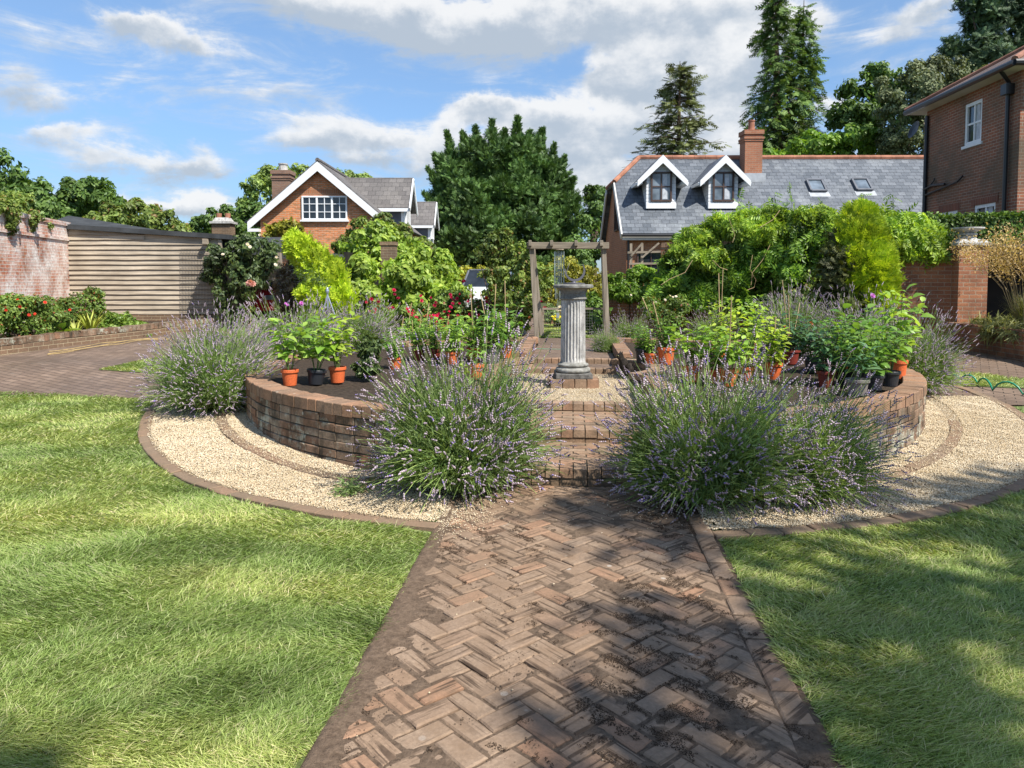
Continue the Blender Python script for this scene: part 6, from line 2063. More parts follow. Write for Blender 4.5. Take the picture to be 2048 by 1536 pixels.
# wisteria over the garden wall
wis = B_((1400, 495, 50, 44, 16.6), (1450, 475, 50, 36, 16.6), (1520, 470, 60, 36, 16.2), (1590, 470, 60, 38, 15.8), (1400, 545, 60, 50, 16), (1460, 530, 60, 58, 15.8), (1540, 520, 60, 58, 15.5), (1600, 505, 60, 56, 15.2), (1350, 570, 46, 40, 16.2), (1500, 500, 60, 46, 16.4), (1350, 515, 26, 20, 16.6), (1660, 475, 50, 40, 15), (1560, 565, 40, 20, 15.4), (1430, 585, 50, 18, 15.6), (1480, 590, 40, 16, 15.5))
wso = shrub('wisteria', 'billowing dark and bright green wisteria swallowing the tall garden wall', 'wisteria', base_of(1520, 15.8), wis, LF['wisteria'], 12500, .25, 51, stems=14, tmpl=T_PIN, clump=.25, droop=.9, sr=.03, fill=.25)
P, D, N = crown(B_((1400, 470, 40, 18, 16.3), (1450, 440, 44, 18, 16.2), (1510, 432, 46, 18, 15.8), (1570, 430, 46, 18, 15.5), (1630, 432, 44, 18, 15.1), (1690, 438, 40, 18, 14.9), (1370, 500, 26, 16, 16.2), (1480, 455, 40, 16, 15.5), (1550, 460, 40, 14, 15.2), (1420, 505, 30, 14, 15.4)), 5200, .34, .7, .1, seed=511)
scatter('lit_foliage', LF['wisteria_lit'], P, D, N, .22 * R.uniform(.6, 1.3, len(P)), T_PIN, wso)  # sunlit top of the wisteria, painted with the brighter leaf
shrub('wisteria', 'wisteria tuft spilling over the wall between the golden conifer and the capped pier', 'wisteria', base_of(1810, 14.6), B_((1780, 455, 50, 34, 14.7), (1830, 462, 46, 34, 14.5), (1862, 485, 30, 26, 14.3), (1800, 490, 40, 20, 14.4), (1750, 445, 40, 28, 14.8), (1725, 432, 26, 14, 15)), LF['wisteria_lit'], 5200, .22, 52, stems=8, tmpl=T_PIN, clump=.26, droop=.9, sr=.025, fill=.2)
# whippy shoots above it
ws = thing('wisteria_shoots', 'whippy upright wisteria shoots standing above the wall', 'wisteria', (*at(1580, 430, 15.4)[:2], 3))
b = MB(); lp = []
for px, py0, py1, dx in ((1582, 430, 362, -4), (1546, 425, 384, 2), (1780, 440, 388, 6), (1640, 430, 400, 5), (1480, 430, 392, -3), (1722, 420, 385, 4)):
    p, q = at(px, py0, 15.3), at(px + dx, py1, 15.3)
    b.tube([p, (p + q) / 2 + (.03, 0, 0), q], [.006, .005, .003], 4)
    for t in np.linspace(.25, 1, 7): lp.append(p + (q - p) * t)
b.build('stems', M['stem'], ws, uv=False)
lp = np.array(lp); D = rdir(len(lp)) + (0, 0, -.2)
scatter('foliage', LF['wisteria'], lp, D, np.tile([0, -.5, 1.], (len(lp), 1)), R.uniform(.12, .2, len(lp)), T_PIN, ws)
# twining bare shoots hanging in front
tw = thing('wisteria_tendrils', 'pale twining tendrils hanging in front of the wisteria', 'wisteria', (*at(1510, 560, 14.9)[:2], 1.5))
for pts in ([(1540, 490), (1525, 520), (1505, 545), (1502, 570)], [(1505, 510), (1500, 540), (1512, 560), (1508, 575), (1495, 580)], [(1385, 520), (1370, 545), (1340, 558), (1322, 570)], [(1425, 520), (1440, 535), (1455, 540)], [(1560, 420), (1545, 440), (1520, 455)], [(1455, 430), (1470, 470), (1465, 485)], [(1590, 480), (1585, 495), (1572, 505)]):
    b = MB(); b.tube([at(x, y, 14.95) for x, y in pts], .006, 4); b.build('tendril', M['cane'], tw, uv=False)
shrub('leafy_shrub', 'bright green leafy shrub sprawling over the low wall beside the arch', 'shrub', base_of(1260, 17), B_((1240, 570, 34, 24, 17.2), (1280, 560, 36, 28, 17.4), (1310, 585, 30, 24, 17), (1260, 590, 30, 16, 16.9)), LF['maple'], 9000, .09, 53, stems=7, clump=.26)
shrub('dark_leafy_shrub', 'dark glossy shrub behind the column under the arch', 'shrub', base_of(1196, 16.6), B_((1192, 625, 20, 30, 16.6), (1195, 655, 24, 26, 16.4), (1185, 600, 14, 14, 16.8)), LF['hedge'], 3500, .11, 54, stems=5)
wr_ = shrub('white_rose', 'rounded bush with a few white blooms in front of the low wall', 'rose', base_of(1340, 14.8), B_((1320, 620, 34, 22, 14.8), (1350, 612, 30, 22, 14.8), (1300, 605, 22, 14, 15), (1340, 640, 36, 16, 14.6)), LF['rose'], 7000, .055, 55, stems=7)
blooms(wr_, [at(x, y, 14.4) for x, y in ((1340, 592), (1346, 594), (1352, 593), (1262, 590), (1312, 604), (1330, 600))], LF['fl_white'], .05)
dk = shrub('dark_leafy_shrub', 'dark purple leaved shrub at the foot of the garden wall', 'shrub', base_of(1550, 12.6), B_((1550, 615, 34, 24, 12.8), (1540, 640, 40, 26, 12.6), (1580, 600, 20, 18, 12.8)), LF['climber'], 4000, .06, 56, stems=6)
shrub('wall_creeper', 'straggling climber on the sunlit patch of garden wall', 'climber', base_of(1580, 14.4), B_((1590, 590, 32, 34, 14.9), (1560, 600, 22, 24, 15), (1620, 580, 20, 40, 14.8)), LF['creeper_dark'], 3200, .07, 57, stems=7, clump=.35)

# dark clipped hedge on the house side
hg = thing('clipped_hedge', 'neatly clipped dark green hedge in front of the red brick house', 'hedge', (11.5, 16, .38))
n = 26000
face = R.random(n)
hx = R.uniform(8.9, 14.5, n); hy = R.uniform(15.75, 17.0, n); top = 2.93 + .03 * (hx - 9)
hz = np.where(face < .5, top + R.normal(0, .03, n), R.uniform(.4, 1, n) * 0 + R.uniform(.4, 1.0, n) * top)
hy = np.where(face < .5, hy, 15.75 + np.abs(R.normal(0, .05, n)))
hx = np.where((face > .92), 8.9 + np.abs(R.normal(0, .05, n)), hx); hy = np.where(face > .92, R.uniform(15.75, 17, n), hy)
hz += .03 * snoise(np.stack([hx, hy], 1), .9, 3)
P = np.stack([hx, hy, hz], 1)
Nn = np.where((face < .5)[:, None], [[0, -.1, 1.]], [[0, -1., .25]]) + .5 * R.normal(size=(n, 3))
D = unit(np.cross(Nn, rdir(n)) + [0, -.1, .35])
scatter('foliage', LF['hedge'], P, D, Nn, R.uniform(.05, .10, n), T_LEAF, hg)
b = MB(); b.span(9.0, 14.5, 15.85, 16.95, .3, 2.85); b.build('twigs_and_shade', M['darkwood'], hg)

# two golden conifers in the garden
def golden(name, label, base, lobes, n, size, seed, inner):
    root = thing(name, label, 'conifer', base)
    r = np.random.default_rng(seed)
    b = MB()
    Ps, Ds, Ns, Ss = [], [], [], []
    A = np.array([l[3] * l[5] for l in lobes]); A /= A.sum()
    for l, w_ in zip(lobes, A):
        m = int(n * w_)
        c, rad = np.array(l[:3]), np.array(l[3:6])
        d = unit(r.normal(size=(m, 3)))
        d[:, 1] = np.where(r.random(m) < .65, -np.abs(d[:, 1]), d[:, 1])
        P = c + d * rad * (.72 + .33 * r.random(m))[:, None]
        lean = np.array(l[6])
        D = unit(d * .55 + lean + np.array([0, 0, .55]) + .25 * r.normal(size=(m, 3)))
        Ps.append(P); Ds.append(D); Ns.append(d + .5 * r.normal(size=(m, 3))); Ss.append(size * r.uniform(.55, 1.3, m))
        b.tube([np.array(base), (np.array(base) + c) / 2, c], [.05, .035, .015], 6)
    P, D, N, S = map(np.concatenate, (Ps, Ds, Ns, Ss))
    k = P[:, 2] > base[2] + .04
    scatter('crown', LF['gold'], P[k], D[k], N[k], S[k], T_SPRAY, root)
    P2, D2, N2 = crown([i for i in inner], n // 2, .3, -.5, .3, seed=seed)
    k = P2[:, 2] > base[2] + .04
    scatter('twigs_and_shade', LF['brown'] if name == 'golden_conifer' else LF['goldshade'], P2[k], D2[k], N2[k], size * .8, T_SPRAY, root)  # leaning conifer: dead twigs; bush: shade painted as darker foliage
    b.build('trunk', M['bark'], root, uv=False)
    return root


def lb(px, py, rx, ry, dep, rd, lean): return (*blob(px, py, rx, ry, dep, rd), lean)
LL = (-.75, -.1, .1)
golden('golden_conifer', 'leaning lime gold conifer with a bare brown hollow beside the shed', base_of(655, 14), [lb(612, 506, 18, 14, 14, .25, LL), lb(638, 530, 22, 20, 14, .3, LL), lb(665, 565, 26, 30, 14, .35, LL), lb(686, 610, 20, 34, 14, .35, LL), lb(655, 598, 22, 22, 13.9, .3, LL), lb(655, 640, 28, 22, 14, .35, LL), lb(632, 596, 14, 10, 13.9, .2, LL), lb(604, 492, 10, 8, 14, .2, LL)], 8000, .27, 61,
       [blob(590, 560, 24, 50, 14.4, .3), blob(585, 610, 26, 36, 14.4, .3), blob(610, 540, 18, 30, 14.5, .3), blob(640, 600, 24, 36, 14.4, .3)])
LR = (.35, -.1, .25)
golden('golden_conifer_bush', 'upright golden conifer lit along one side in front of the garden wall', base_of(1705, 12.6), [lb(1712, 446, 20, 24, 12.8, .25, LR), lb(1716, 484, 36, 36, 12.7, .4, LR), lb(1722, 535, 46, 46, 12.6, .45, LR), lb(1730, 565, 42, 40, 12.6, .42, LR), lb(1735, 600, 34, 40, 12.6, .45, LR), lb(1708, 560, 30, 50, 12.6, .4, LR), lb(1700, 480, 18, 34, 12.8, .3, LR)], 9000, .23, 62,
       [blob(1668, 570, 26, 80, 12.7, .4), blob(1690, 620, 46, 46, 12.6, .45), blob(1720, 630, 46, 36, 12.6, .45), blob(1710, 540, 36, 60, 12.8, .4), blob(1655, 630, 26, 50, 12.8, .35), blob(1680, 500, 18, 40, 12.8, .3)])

# shrubs on and below the limewashed wall
shrub('wall_top_shrub', 'yellow green rambling shrub lolling over the top of the limewashed wall', 'shrub', (-11.2, 16.4, 3.05), B_((0, 425, 46, 34, 15.9), (45, 440, 36, 22, 17.0), (80, 448, 22, 14, 18), (-30, 400, 40, 40, 15.4), (30, 395, 30, 20, 16.4), (10, 465, 24, 14, 15.9)), LF['creeper_dark'], 8500, .085, 71, stems=7, clump=.3, zmin=2.6)
bed = 'plants in the flower bed below the limewashed wall'
r1_ = shrub('rose_bush', 'leafy rose bush with scattered coral blooms below the limewashed wall', 'rose', base_of(40, 13.6), B_((20, 640, 60, 50, 13.6), (80, 640, 50, 46, 14), (-40, 630, 60, 60, 13.2), (60, 610, 40, 26, 14)), LF['rose'], 16000, .06, 72, stems=10, group=bed)
blooms(r1_, [at(x, y, 13.1) for x, y in ((40, 613), (58, 630), (70, 628), (35, 600), (90, 605), (12, 620))], LF['fl_orange'], .07)
r2_ = shrub('rose_bush', 'arching rose bush with one orange bloom at the shed corner', 'rose', base_of(150, 15.4), B_((130, 630, 40, 40, 15.2), (160, 610, 40, 36, 15.6), (110, 650, 34, 34, 14.8), (185, 590, 26, 16, 16), (190, 615, 20, 20, 16)), LF['rose'], 11000, .06, 73, stems=12, group=bed)
blooms(r2_, [at(x, y, 14.7) for x, y in ((102, 630), (106, 627), (98, 634), (96, 618), (104, 634), (140, 620))], LF['fl_orange'], .08)
def rosette(name, label, px, py, depth, n, L, mat, tmpl, w, seed, upang=.6, group=None, h=None, cat='plant', z=None):
    c = at(px, py, depth)
    c[2] = (float(g(depth)) + .17) if z is None else z
    root = thing(name, label, cat, c, group)
    r = np.random.default_rng(seed)
    a = r.uniform(0, 2 * PI, n)
    D = np.stack([np.cos(a), np.sin(a), np.full(n, upang) + r.uniform(-.3, .5, n)], 1)
    P = c + np.stack([np.cos(a) * .04, np.sin(a) * .04, r.random(n) * .05], 1)
    S = np.stack([np.full(n, L * w), np.full(n, L), np.full(n, L)], 1) * r.uniform(.6, 1.2, n)[:, None]
    scatter('leaves', mat, P, D, np.stack([-np.cos(a) * upang, -np.sin(a) * upang, np.ones(n)], 1), S, tmpl, root)
    b = MB(); b.lathe([(.05, -.04), (.035, .05), (.01, .09)], 7, c); b.build('base_stem', M['stem'], root, uv=False)
    return root
rosette('hosta', 'broad leaved green plant at the kerb of the flower bed', 113, 683, 14.0, 16, .34, LF['hosta'], T_BIG, .9, 81, .7, bed)
rosette('day_lily', 'yellow striped strappy clump in the flower bed', 182, 672, 15.0, 34, .5, LF['strap'], T_BLADE, .09, 82, 1.1, bed)
rosette('day_lily', 'smaller green strappy clump beside the broad leaved plant', 150, 680, 14.5, 26, .36, LF['strap'], T_BLADE, .09, 83, 1.0, bed)
shrub('border_plant', 'bright green divided leaf plant before the shed plinth', 'plant', base_of(225, 16), B_((220, 648, 30, 22, 16), (245, 655, 24, 14, 16)), LF['hosta'], 2200, .09, 84, stems=5, group=bed)
shrub('border_plant', 'low green seedling clump at the far end of the flower bed', 'plant', base_of(285, 17), B_((275, 655, 26, 12, 17), (310, 660, 14, 8, 17.4), (255, 648, 10, 24, 16.6)), LF['hosta'], 1700, .08, 85, stems=5, group=bed)
shrub('border_plant', 'small weed growing out of the bed wall', 'plant', base_of(297, 16.2), B_((297, 676, 8, 10, 16.1), (300, 684, 5, 6, 16.0)), LF['hosta'], 260, .06, 86, stems=3, group=bed, sr=.006)

# climbing rose on the shed with its wire
cl = shrub('shed_climber', 'dark straggling climbing rose trained on wire at the shed corner', 'climber', base_of(470, 18.8), B_((470, 520, 34, 34, 18.7), (510, 500, 34, 26, 18.7), (540, 530, 26, 34, 18.6), (430, 530, 24, 40, 18.8), (500, 560, 34, 34, 18.6), (460, 600, 30, 34, 18.6), (490, 480, 26, 14, 18.8), (540, 490, 20, 14, 18.7)), LF['climber'], 7500, .10, 91, stems=18, clump=.3, sr=.012)
blooms(cl, [at(x, y, 18.2) for x, y in ((497, 491), (500, 494), (495, 488), (551, 530), (548, 558), (520, 470), (553, 514), (446, 509))], LF['fl_white'], .09)
wr2 = thing('wire_trellis', 'square wire mesh fixed to the shed boards behind the climber', 'trellis', (*at(430, 600, SY - .1)[:2], .4))
b = MB()
for x in np.linspace(362, 446, 15): b.tube([at(x, 498, SY - .1), at(x, 640, SY - .1)], .005, 3, False)
for y in np.linspace(498, 640, 24): b.tube([at(362, y, SY - .1), at(446, y, SY - .1)], .005, 3, False)
b.build('wire_mesh', M['wire'], wr2, uv=False)
# standard rose
sr_ = thing('standard_rose', 'single coral pink rose on a tall pale stem in front of the carport', 'rose', (*at(501, 640, 14.2)[:2], float(g(14.2))))
b = MB(); b.tube([at(501, 690, 14.2), at(501, 620, 14.2), at(500, 580, 14.2)], .009, 5); b.build('stems', M['cane'], sr_, uv=False)
blooms(sr_, [at(502, 567, 14.15), at(505, 568, 14.1), at(499, 567, 14.15), at(502, 564, 14.1)], LF['fl_pink'], .13)
P, D, N = crown(B_((500, 590, 12, 12, 14.2), (500, 608, 10, 14, 14.2)), 260, .4, seed=92)
scatter('foliage', LF['creeper_dark'], P, D, N, .06, T_LEAF, sr_)

# golden oat grass
def oat_grass(label, c, n, h, seed):
    root = thing('golden_oat_grass', label, 'ornamental grass', c, 'golden oat grasses')
    r = np.random.default_rng(seed)
    c = np.array(c, float)
    segs = []
    b = MB()
    heads, hd = [], []
    for k in range(n):
        a = r.uniform(0, 2 * PI); lean = r.uniform(.05, .55)
        d = np.array([math.cos(a), math.sin(a), 0])
        L = h * r.uniform(.7, 1.05)
        pts = [c + d * .08 + np.array([0, 0, 0]), c + d * (.08 + lean * .35 * L) + (0, 0, .5 * L), c + d * (.08 + lean * .95 * L) + (0, 0, .88 * L), c + d * (.08 + lean * 1.35 * L) + (0, 0, .98 * L)]
        b.tube(pts, [.005, .004, .003, .002], 4, False)
        m = 110
        t = r.random(m) ** .7
        q = pts[1] * (1 - t)[:, None] * .25 + pts[2] * (1 - .25 * (1 - t) - .75 * t + .0)[:, None] * 1.0 + pts[3] * (.75 * t)[:, None]
        q = q / 1.0
        q = pts[2] * (1 - t)[:, None] + pts[3] * t[:, None] + (pts[2] - pts[1]) * (-(1 - t) * .35)[:, None] + r.normal(size=(m, 3)) * .075
        heads.append(q); hd.append(r.normal(size=(m, 3)) + np.array([0, 0, -1.2]))
    b.build('stalks', LF['dry'], root, uv=False)
    scatter('flower_heads', LF['stipa'], np.concatenate(heads), np.concatenate(hd), rdir(n * 110), R.uniform(.025, .05, n * 110), T_LEAF, root)
    m = 500
    a = r.uniform(0, 2 * PI, m)
    D = np.stack([np.cos(a) * .6, np.sin(a) * .6, r.uniform(.5, 1.6, m)], 1)
    L = r.uniform(.4, .95, m) * .8
    scatter('leaves', LF['stipa_leaf'], c + D * .03, D, np.stack([-np.cos(a), -np.sin(a), np.ones(m)], 1), np.stack([np.full(m, .011), L, L * 1.6], 1), T_BLADE, root)
    return root
oat_grass('golden oat grass in dry flower beside the capped pier', (at(2052, 600, 12.6)[0], 12.6, .74), 36, 1.62, 101)
oat_grass('golden oat grass at the very edge of the view above the dark border wall', (at(2110, 600, 11.6)[0], 11.6, .74), 36, 1.75, 102)
shrub('sedge_mat', 'dry green sedge spilling over the dark border wall', 'plant', (8.6, 12.6, .74), [(8.5 + .25 * math.sin(i), 9.5 + i * .55, .80, .35, .35, .10) for i in range(8)], LF['stipa_leaf'], 9000, .22, 103, stems=4, tmpl=T_NARROW, zmin=.7)

# pale planting beyond the gate
yy_ = shrub('border_plant', 'yellow and white flowers seen through the wire gate', 'plant', base_of(1118, 19), B_((1112, 632, 22, 14, 19), (1100, 620, 14, 14, 19.4), (1140, 640, 20, 14, 19)), LF['lav_leaf'], 2200, .08, 111, stems=5)
blooms(yy_, [at(x, y, 18.4) for x, y in ((1105, 634), (1112, 632), (1118, 635), (1108, 638), (1116, 630), (1121, 634))], LF['fl_yellow'], .10)
blooms(yy_, [at(x, y, 18.4) for x, y in ((1116, 618), (1120, 615), (1121, 621))], LF['fl_white'], .13, 'white_blossom')
lowg = thing('low_wall', 'low brick wall beyond the wire gate', 'wall', (*at(1130, 655, 20)[:2], .38))
b = MB(); b.span(at(1080, 640, 20.2)[0], at(1220, 640, 20.2)[0], 20.2, 20.45, .2, .62); b.build('wall', M['garden_brick'], lowg)
b = MB(); b.span(at(1080, 640, 20.2)[0] - .02, at(1220, 640, 20.2)[0] + .02, 20.17, 20.48, .62, .72); b.build('coping', M['garden_brick'], lowg)

# ------------------------------------------------------------------ lavender
def lavender_meshes(seed, n_st=1500, rad=.62, h=.78):
    r = np.random.default_rng(seed)
    a = r.uniform(0, 2 * PI, n_st)
    el = np.arcsin(np.clip(r.random(n_st) ** .8, 0, 1)) * .97 + .02      # from drooping out to upright
    el = np.where(r.random(n_st) < .06, r.uniform(.02, .3, n_st), np.maximum(el, .16 + .2 * r.random(n_st)))
    f1, f2, f3 = r.uniform(0, 6.28, 3)
    L = (.60 + .40 * np.sin(el)) * r.uniform(.74, 1.16, n_st) * (1 + .13 * np.sin(2 * a + f1) + .10 * np.sin(3 * a + f2) + .08 * np.sin(7 * a + f3))
    out = np.stack([np.cos(a), np.sin(a), np.zeros(n_st)], 1)
    up = np.array([0, 0, 1.0])
    b0 = out * (r.random(n_st) ** .5 * .16)[:, None] + up * .03
    mid = b0 + (out * np.cos(el)[:, None] * .62 * rad + up * (np.sin(el) * .58 * h + .10)[:, None]) * L[:, None]
    tip = b0 + (out * np.cos(el)[:, None] * 1.18 * rad + up * (np.sin(el) * 1.12 * h + .03)[:, None]) * L[:, None] + r.normal(size=(n_st, 3)) * .045 - up * (.10 * np.cos(el) ** 3 * r.random(n_st))[:, None]
    # stems: two thin strips each
    d1, d2 = mid - b0, tip - mid
    P = np.concatenate([b0, mid]); D = np.concatenate([d1, d2])
    Ls = np.linalg.norm(D, axis=1)
    S = np.stack([np.full(2 * n_st, .0052), Ls, Ls * .05], 1)
    st_m = scatter('lavender_stems', LF['lav_stem'], P, D, rdir(2 * n_st), S, T_STRIP, link=False, off=np.zeros(3))
    # needle leaves along the lower two thirds, in tufts
    per = 16
    t = r.random((n_st, per)) ** .75 * 1.35
    tt = np.clip(t, 0, 1)[..., None]; t2 = np.clip(t - 1, 0, 1)[..., None]
    q = b0[:, None] * (1 - tt) + mid[:, None] * tt + (tip - mid)[:, None] * t2
    q = q.reshape(-1, 3) + r.normal(size=(n_st * per, 3)) * .016
    ax = np.repeat(unit(d1), per, 0)
    dd = unit(ax * .8 + r.normal(size=(n_st * per, 3)) * .55)
    Lf = r.uniform(.035, .08, n_st * per)
    k = q[:, 2] > .015
    fo_m = scatter('lavender_foliage', LF['lav_leaf'], q[k], dd[k], rdir(n_st * per)[k], np.stack([np.full(k.sum(), .0085), Lf[k], Lf[k]], 1), T_BLADE, link=False, off=np.zeros(3))
    k = r.random(n_st) < .38 + .6 * np.clip(el / .8, 0, 1)
    ft = unit(d2[k] + r.normal(size=(k.sum(), 3)) * .1)
    m = k.sum()
    Lw = r.uniform(.035, .07, m)
    fl_m = scatter('lavender_flowers', LF['lav_flower'], tip[k] - ft * .02, ft, rdir(m), np.stack([np.full(m, .034), Lw, np.full(m, .034)], 1), T_SPIKE, link=False, off=np.zeros(3))
    return st_m, fo_m, fl_m


T_STRIP = _t([(-.5, 0, 0), (.5, 0, 0), (-.4, .5, .5), (.4, .5, .5), (-.25, 1, 0), (.25, 1, 0)], [(0, 1, 3), (0, 3, 2), (2, 3, 5), (2, 5, 4)])
LAV = [lavender_meshes(201, 2200), lavender_meshes(202, 2050), lavender_meshes(203, 800, .6, .8)]
def lavender(label, c, scale, kind, rot, zs=1.0, group='lavender bushes round the raised bed', lean=0):
    root = thing('lavender_bush', label, 'lavender', c, group, rot)
    root.scale = (scale, scale, scale * zs)
    for nm, me in zip(('stems', 'foliage', 'flowers'), LAV[kind]):
        put(nm, me, root)
    return root
def lv(px, py): return on_ground(px, py)
lavender('big round lavender on the gravel in front of the lichened bed wall', (-.40, 5.72, .0), 1.08, 0, 0, 1.10)
lavender('wide lavender leaning over the path and brick steps on the potted side', (1.42, 5.42, 0), 1.1, 1, 1.1, .98)
lavender('lavender between the wide path lavender and the open gravel, against the curved wall', (2.12, 5.55, 0), 1.05, 0, 2.3, .88)
lavender('big lavender overhanging the gravel end beside the shed side yard', (-3.38, 8.35, float(g(8.3))), 1.05, 1, 3.0, .95)
lavender('lavender growing on the yard behind the gravel end one', (-3.68, 9.55, float(g(9.5))), 1.05, 0, 4.0, .92)
lavender('lavender behind the three pots, in front of the leaning golden conifer', (-3.2, 10.9, float(g(10.9))), 1.1, 1, 5.2, .92)
lavender('lavender directly behind the dark bushy plant of the raised bed', (-2.45, 12.0, float(g(12))), 1.05, 0, .7, .85)
lavender('lavender trailing down outside the bed wall near the green hose', (4.95, 9.3, float(g(9.3))), .98, 1, 1.9, 1.0)
lavender('lavender behind the tall pale leaved pot, before the shaded wall', (5.0, 10.5, float(g(10.5))), 1.05, 0, 2.9, 1.02)
lavender('lavender at the foot of the upright golden conifer', (4.35, 11.4, float(g(11.4))), 1.1, 1, .3, 1.0)
lavender('small lavender beside the back steps near the cat', (1.62, 12.6, .36), .52, 2, 1, .9)
lavender('distant lavender in front of the low wall beside the arch', (2.3, 14.3, .38), .62, 2, 2, 1.0)
lavender('distant lavender behind the bamboo canes at the foot of the wisteria', (3.75, 14.0, .38), .72, 2, 3, 1.0)
# a few flattened stems on the gravel
fl = thing('fallen_lavender', 'flattened lavender stalks lying on the gravel beside the big bush', 'lavender', (*on_ground(700, 985),))
c = on_ground(775, 965); e0 = on_ground(690, 992)
b = MB(); Pp = []
for k in range(16):
    p = c + np.array([R.uniform(-.05, .1), R.uniform(-.05, .05), .05]); q = e0 + np.array([R.uniform(-.1, .15), R.uniform(-.08, .08), .03])
    b.tube([p, (p + q) / 2 + (0, 0, .04), q], .0025, 4, False); Pp += [q + R.normal(size=3) * .04 for _ in range(16)]
b.build('stems', LF['dry'], fl, uv=False)
Pp = np.array(Pp); Pp[:, 2] = np.abs(Pp[:, 2] - .03) + .03
scatter('foliage', LF['lav_leaf'], Pp, rdir(len(Pp)) * (1, 1, .4), rdir(len(Pp)), np.stack([np.full(len(Pp), .009), np.full(len(Pp), .06), np.full(len(Pp), .06)], 1), T_BLADE, fl)

# ================================================================== POTS AND SMALL THINGS
def plant_meshes(style, seed):
    """(stems mesh, leaves mesh) for a pot plant one metre tall standing at the origin"""
    r = np.random.default_rng(seed)
    b = MB(); P, D, N, S = [], [], [], []
    if style == 'broad': ns, per, ls, lo, spreadv = 8, 12, .25, .28, .30
    elif style == 'tall': ns, per, ls, lo, spreadv = 6, 25, .165, .08, .20
    elif style == 'bushy': ns, per, ls, lo, spreadv = 12, 15, .165, .10, .34
    else: ns, per, ls, lo, spreadv = 5, 10, .32, .3, .24
    for k in range(ns):
        a = 2 * PI * k / ns + r.uniform(-.5, .5)
        o = np.array([math.cos(a), math.sin(a), 0])
        h = r.uniform(.62, 1.0)
        pts = [o * .04, o * (.05 + spreadv * .3) + (0, 0, h * .5), o * (.05 + spreadv * r.uniform(.6, 1.1)) + (0, 0, h)]
        b.tube(pts, [.009, .007, .004], 5)
        for i in range(per):
            t = lo + (1.02 - lo) * (i + r.uniform(0, .8)) / per
            t = min(t, 1)
            q = pts[0] * (1 - t) ** 2 + pts[1] * 2 * t * (1 - t) + pts[2] * t * t
            la = a + i * 2.4 + r.uniform(-.5, .5)
            d = np.array([math.cos(la), math.sin(la), r.uniform(-.15, .55) + .5 * (t > .9)])
            pet = unit(d) * r.uniform(.03, .09)
            b.tube([q, q + pet], .003, 3, False)
            P.append(q + pet); D.append(d - np.array([0, 0, .2])); N.append(np.array([-.3 * d[0], -.3 * d[1], 1]) + .3 * r.normal(size=3)); S.append(ls * r.uniform(.65, 1.25) * (1.1 - .35 * t))
    S = np.array(S); S3 = np.stack([S * (.95 if style != 'palm' else .6), S, S], 1)
    lm = scatter('pot_leaves', LF['pot_mid'], P, D, N, S3, T_BIG, link=False, off=np.zeros(3), smooth=True)
    sm = b.mesh('pot_stems', uv=False); sm.materials.append(M['stem'])
    return sm, lm


PM = {}
for i, s in enumerate(('broad', 'tall', 'bushy', 'palm', 'broad', 'tall', 'bushy')):
    PM[i] = plant_meshes(s, 300 + i)
def pot_mesh(ribbed=False):
    b = MB()
    b.lathe([(.72, 0), (.76, .03), (.93, .80), (1.03, .80), (1.06, .83), (1.06, .98), (1.04, 1.0), (.97, 1.0), (.94, .9)], 28, cap=False)
    b.add([(.94 * math.cos(2 * PI * i / 28), .94 * math.sin(2 * PI * i / 28), .9) for i in range(28)], [tuple(range(28))])
    b.add([(.72 * math.cos(2 * PI * i / 28), .72 * math.sin(2 * PI * i / 28), 0) for i in range(28)], [tuple(range(27, -1, -1))])
    return b.mesh('plastic_pot', smooth=False, uv=False)
POT = pot_mesh()
sb = MB(); sb.lathe([(.93, .84), (.7, .90), (.3, .93), (.01, .94)], 20, cap=False); SOILM = sb.mesh('pot_soil', uv=False, smooth=True)


def obj_mat(o, mat):
    if len(o.data.materials) == 0: o.data.materials.append(None)
    o.material_slots[0].link = 'OBJECT'
    o.material_slots[0].material = mat
    return o


def potted(label, c, pot, r, h, plant, ph, leaf, rot=0.0, tilt=0.0, canes=(), group='potted plants standing in the raised bed', wide=1.0, labelmat=None, cat='potted plant', stem=None):
    c = np.array(c, float)
    root = thing('potted_plant', label, cat, c, group, rot)
    root.rotation_euler = (tilt, 0, rot)
    p = obj_mat(put('pot', POT, root), M[pot]); p.scale = (r, r, h)
    s = obj_mat(put('pot_soil', SOILM, p), M['soil'])
    sm, lm = PM[plant]
    w = ph * wide
    for nm, me, mt in (('stems', sm, M[stem or 'stem']), ('leaves', lm, LF[leaf])):
        o = obj_mat(put(nm, me, root), mt); o.location = (0, 0, h * .88); o.scale = (w, w, ph)
    for (dx, dy, L) in canes:
        b = MB(); b.tube([np.array([0, 0, h * .6]), np.array([dx * .5, dy * .5, h * .6 + L / 2]), np.array([dx, dy, h * .6 + L])], .006, 5)
        me = b.mesh('cane', uv=False); me.materials.append(M['cane']); put('cane', me, root)
    if labelmat:
        b = MB()
        aa = -PI / 2 - rot + .15
        vs = []
        for i in range(7):
            a = aa + (i - 3) * .09
            for zz, q in ((.25, .82), (.58, .885)):
                vs.append((math.cos(a) * r * (q + .012), math.sin(a) * r * (q + .012), zz * h))
        b.add(vs, [(i * 2, i * 2 + 2, i * 2 + 3, i * 2 + 1) for i in range(6)])
        me = b.mesh('sticker', uv=False); me.materials.append(M[labelmat]); put('sticker', me, p)
    return root


def onb(px, py, h=.505): return on_level(px, py, h)


PG = 'potted plants standing in the raised bed'
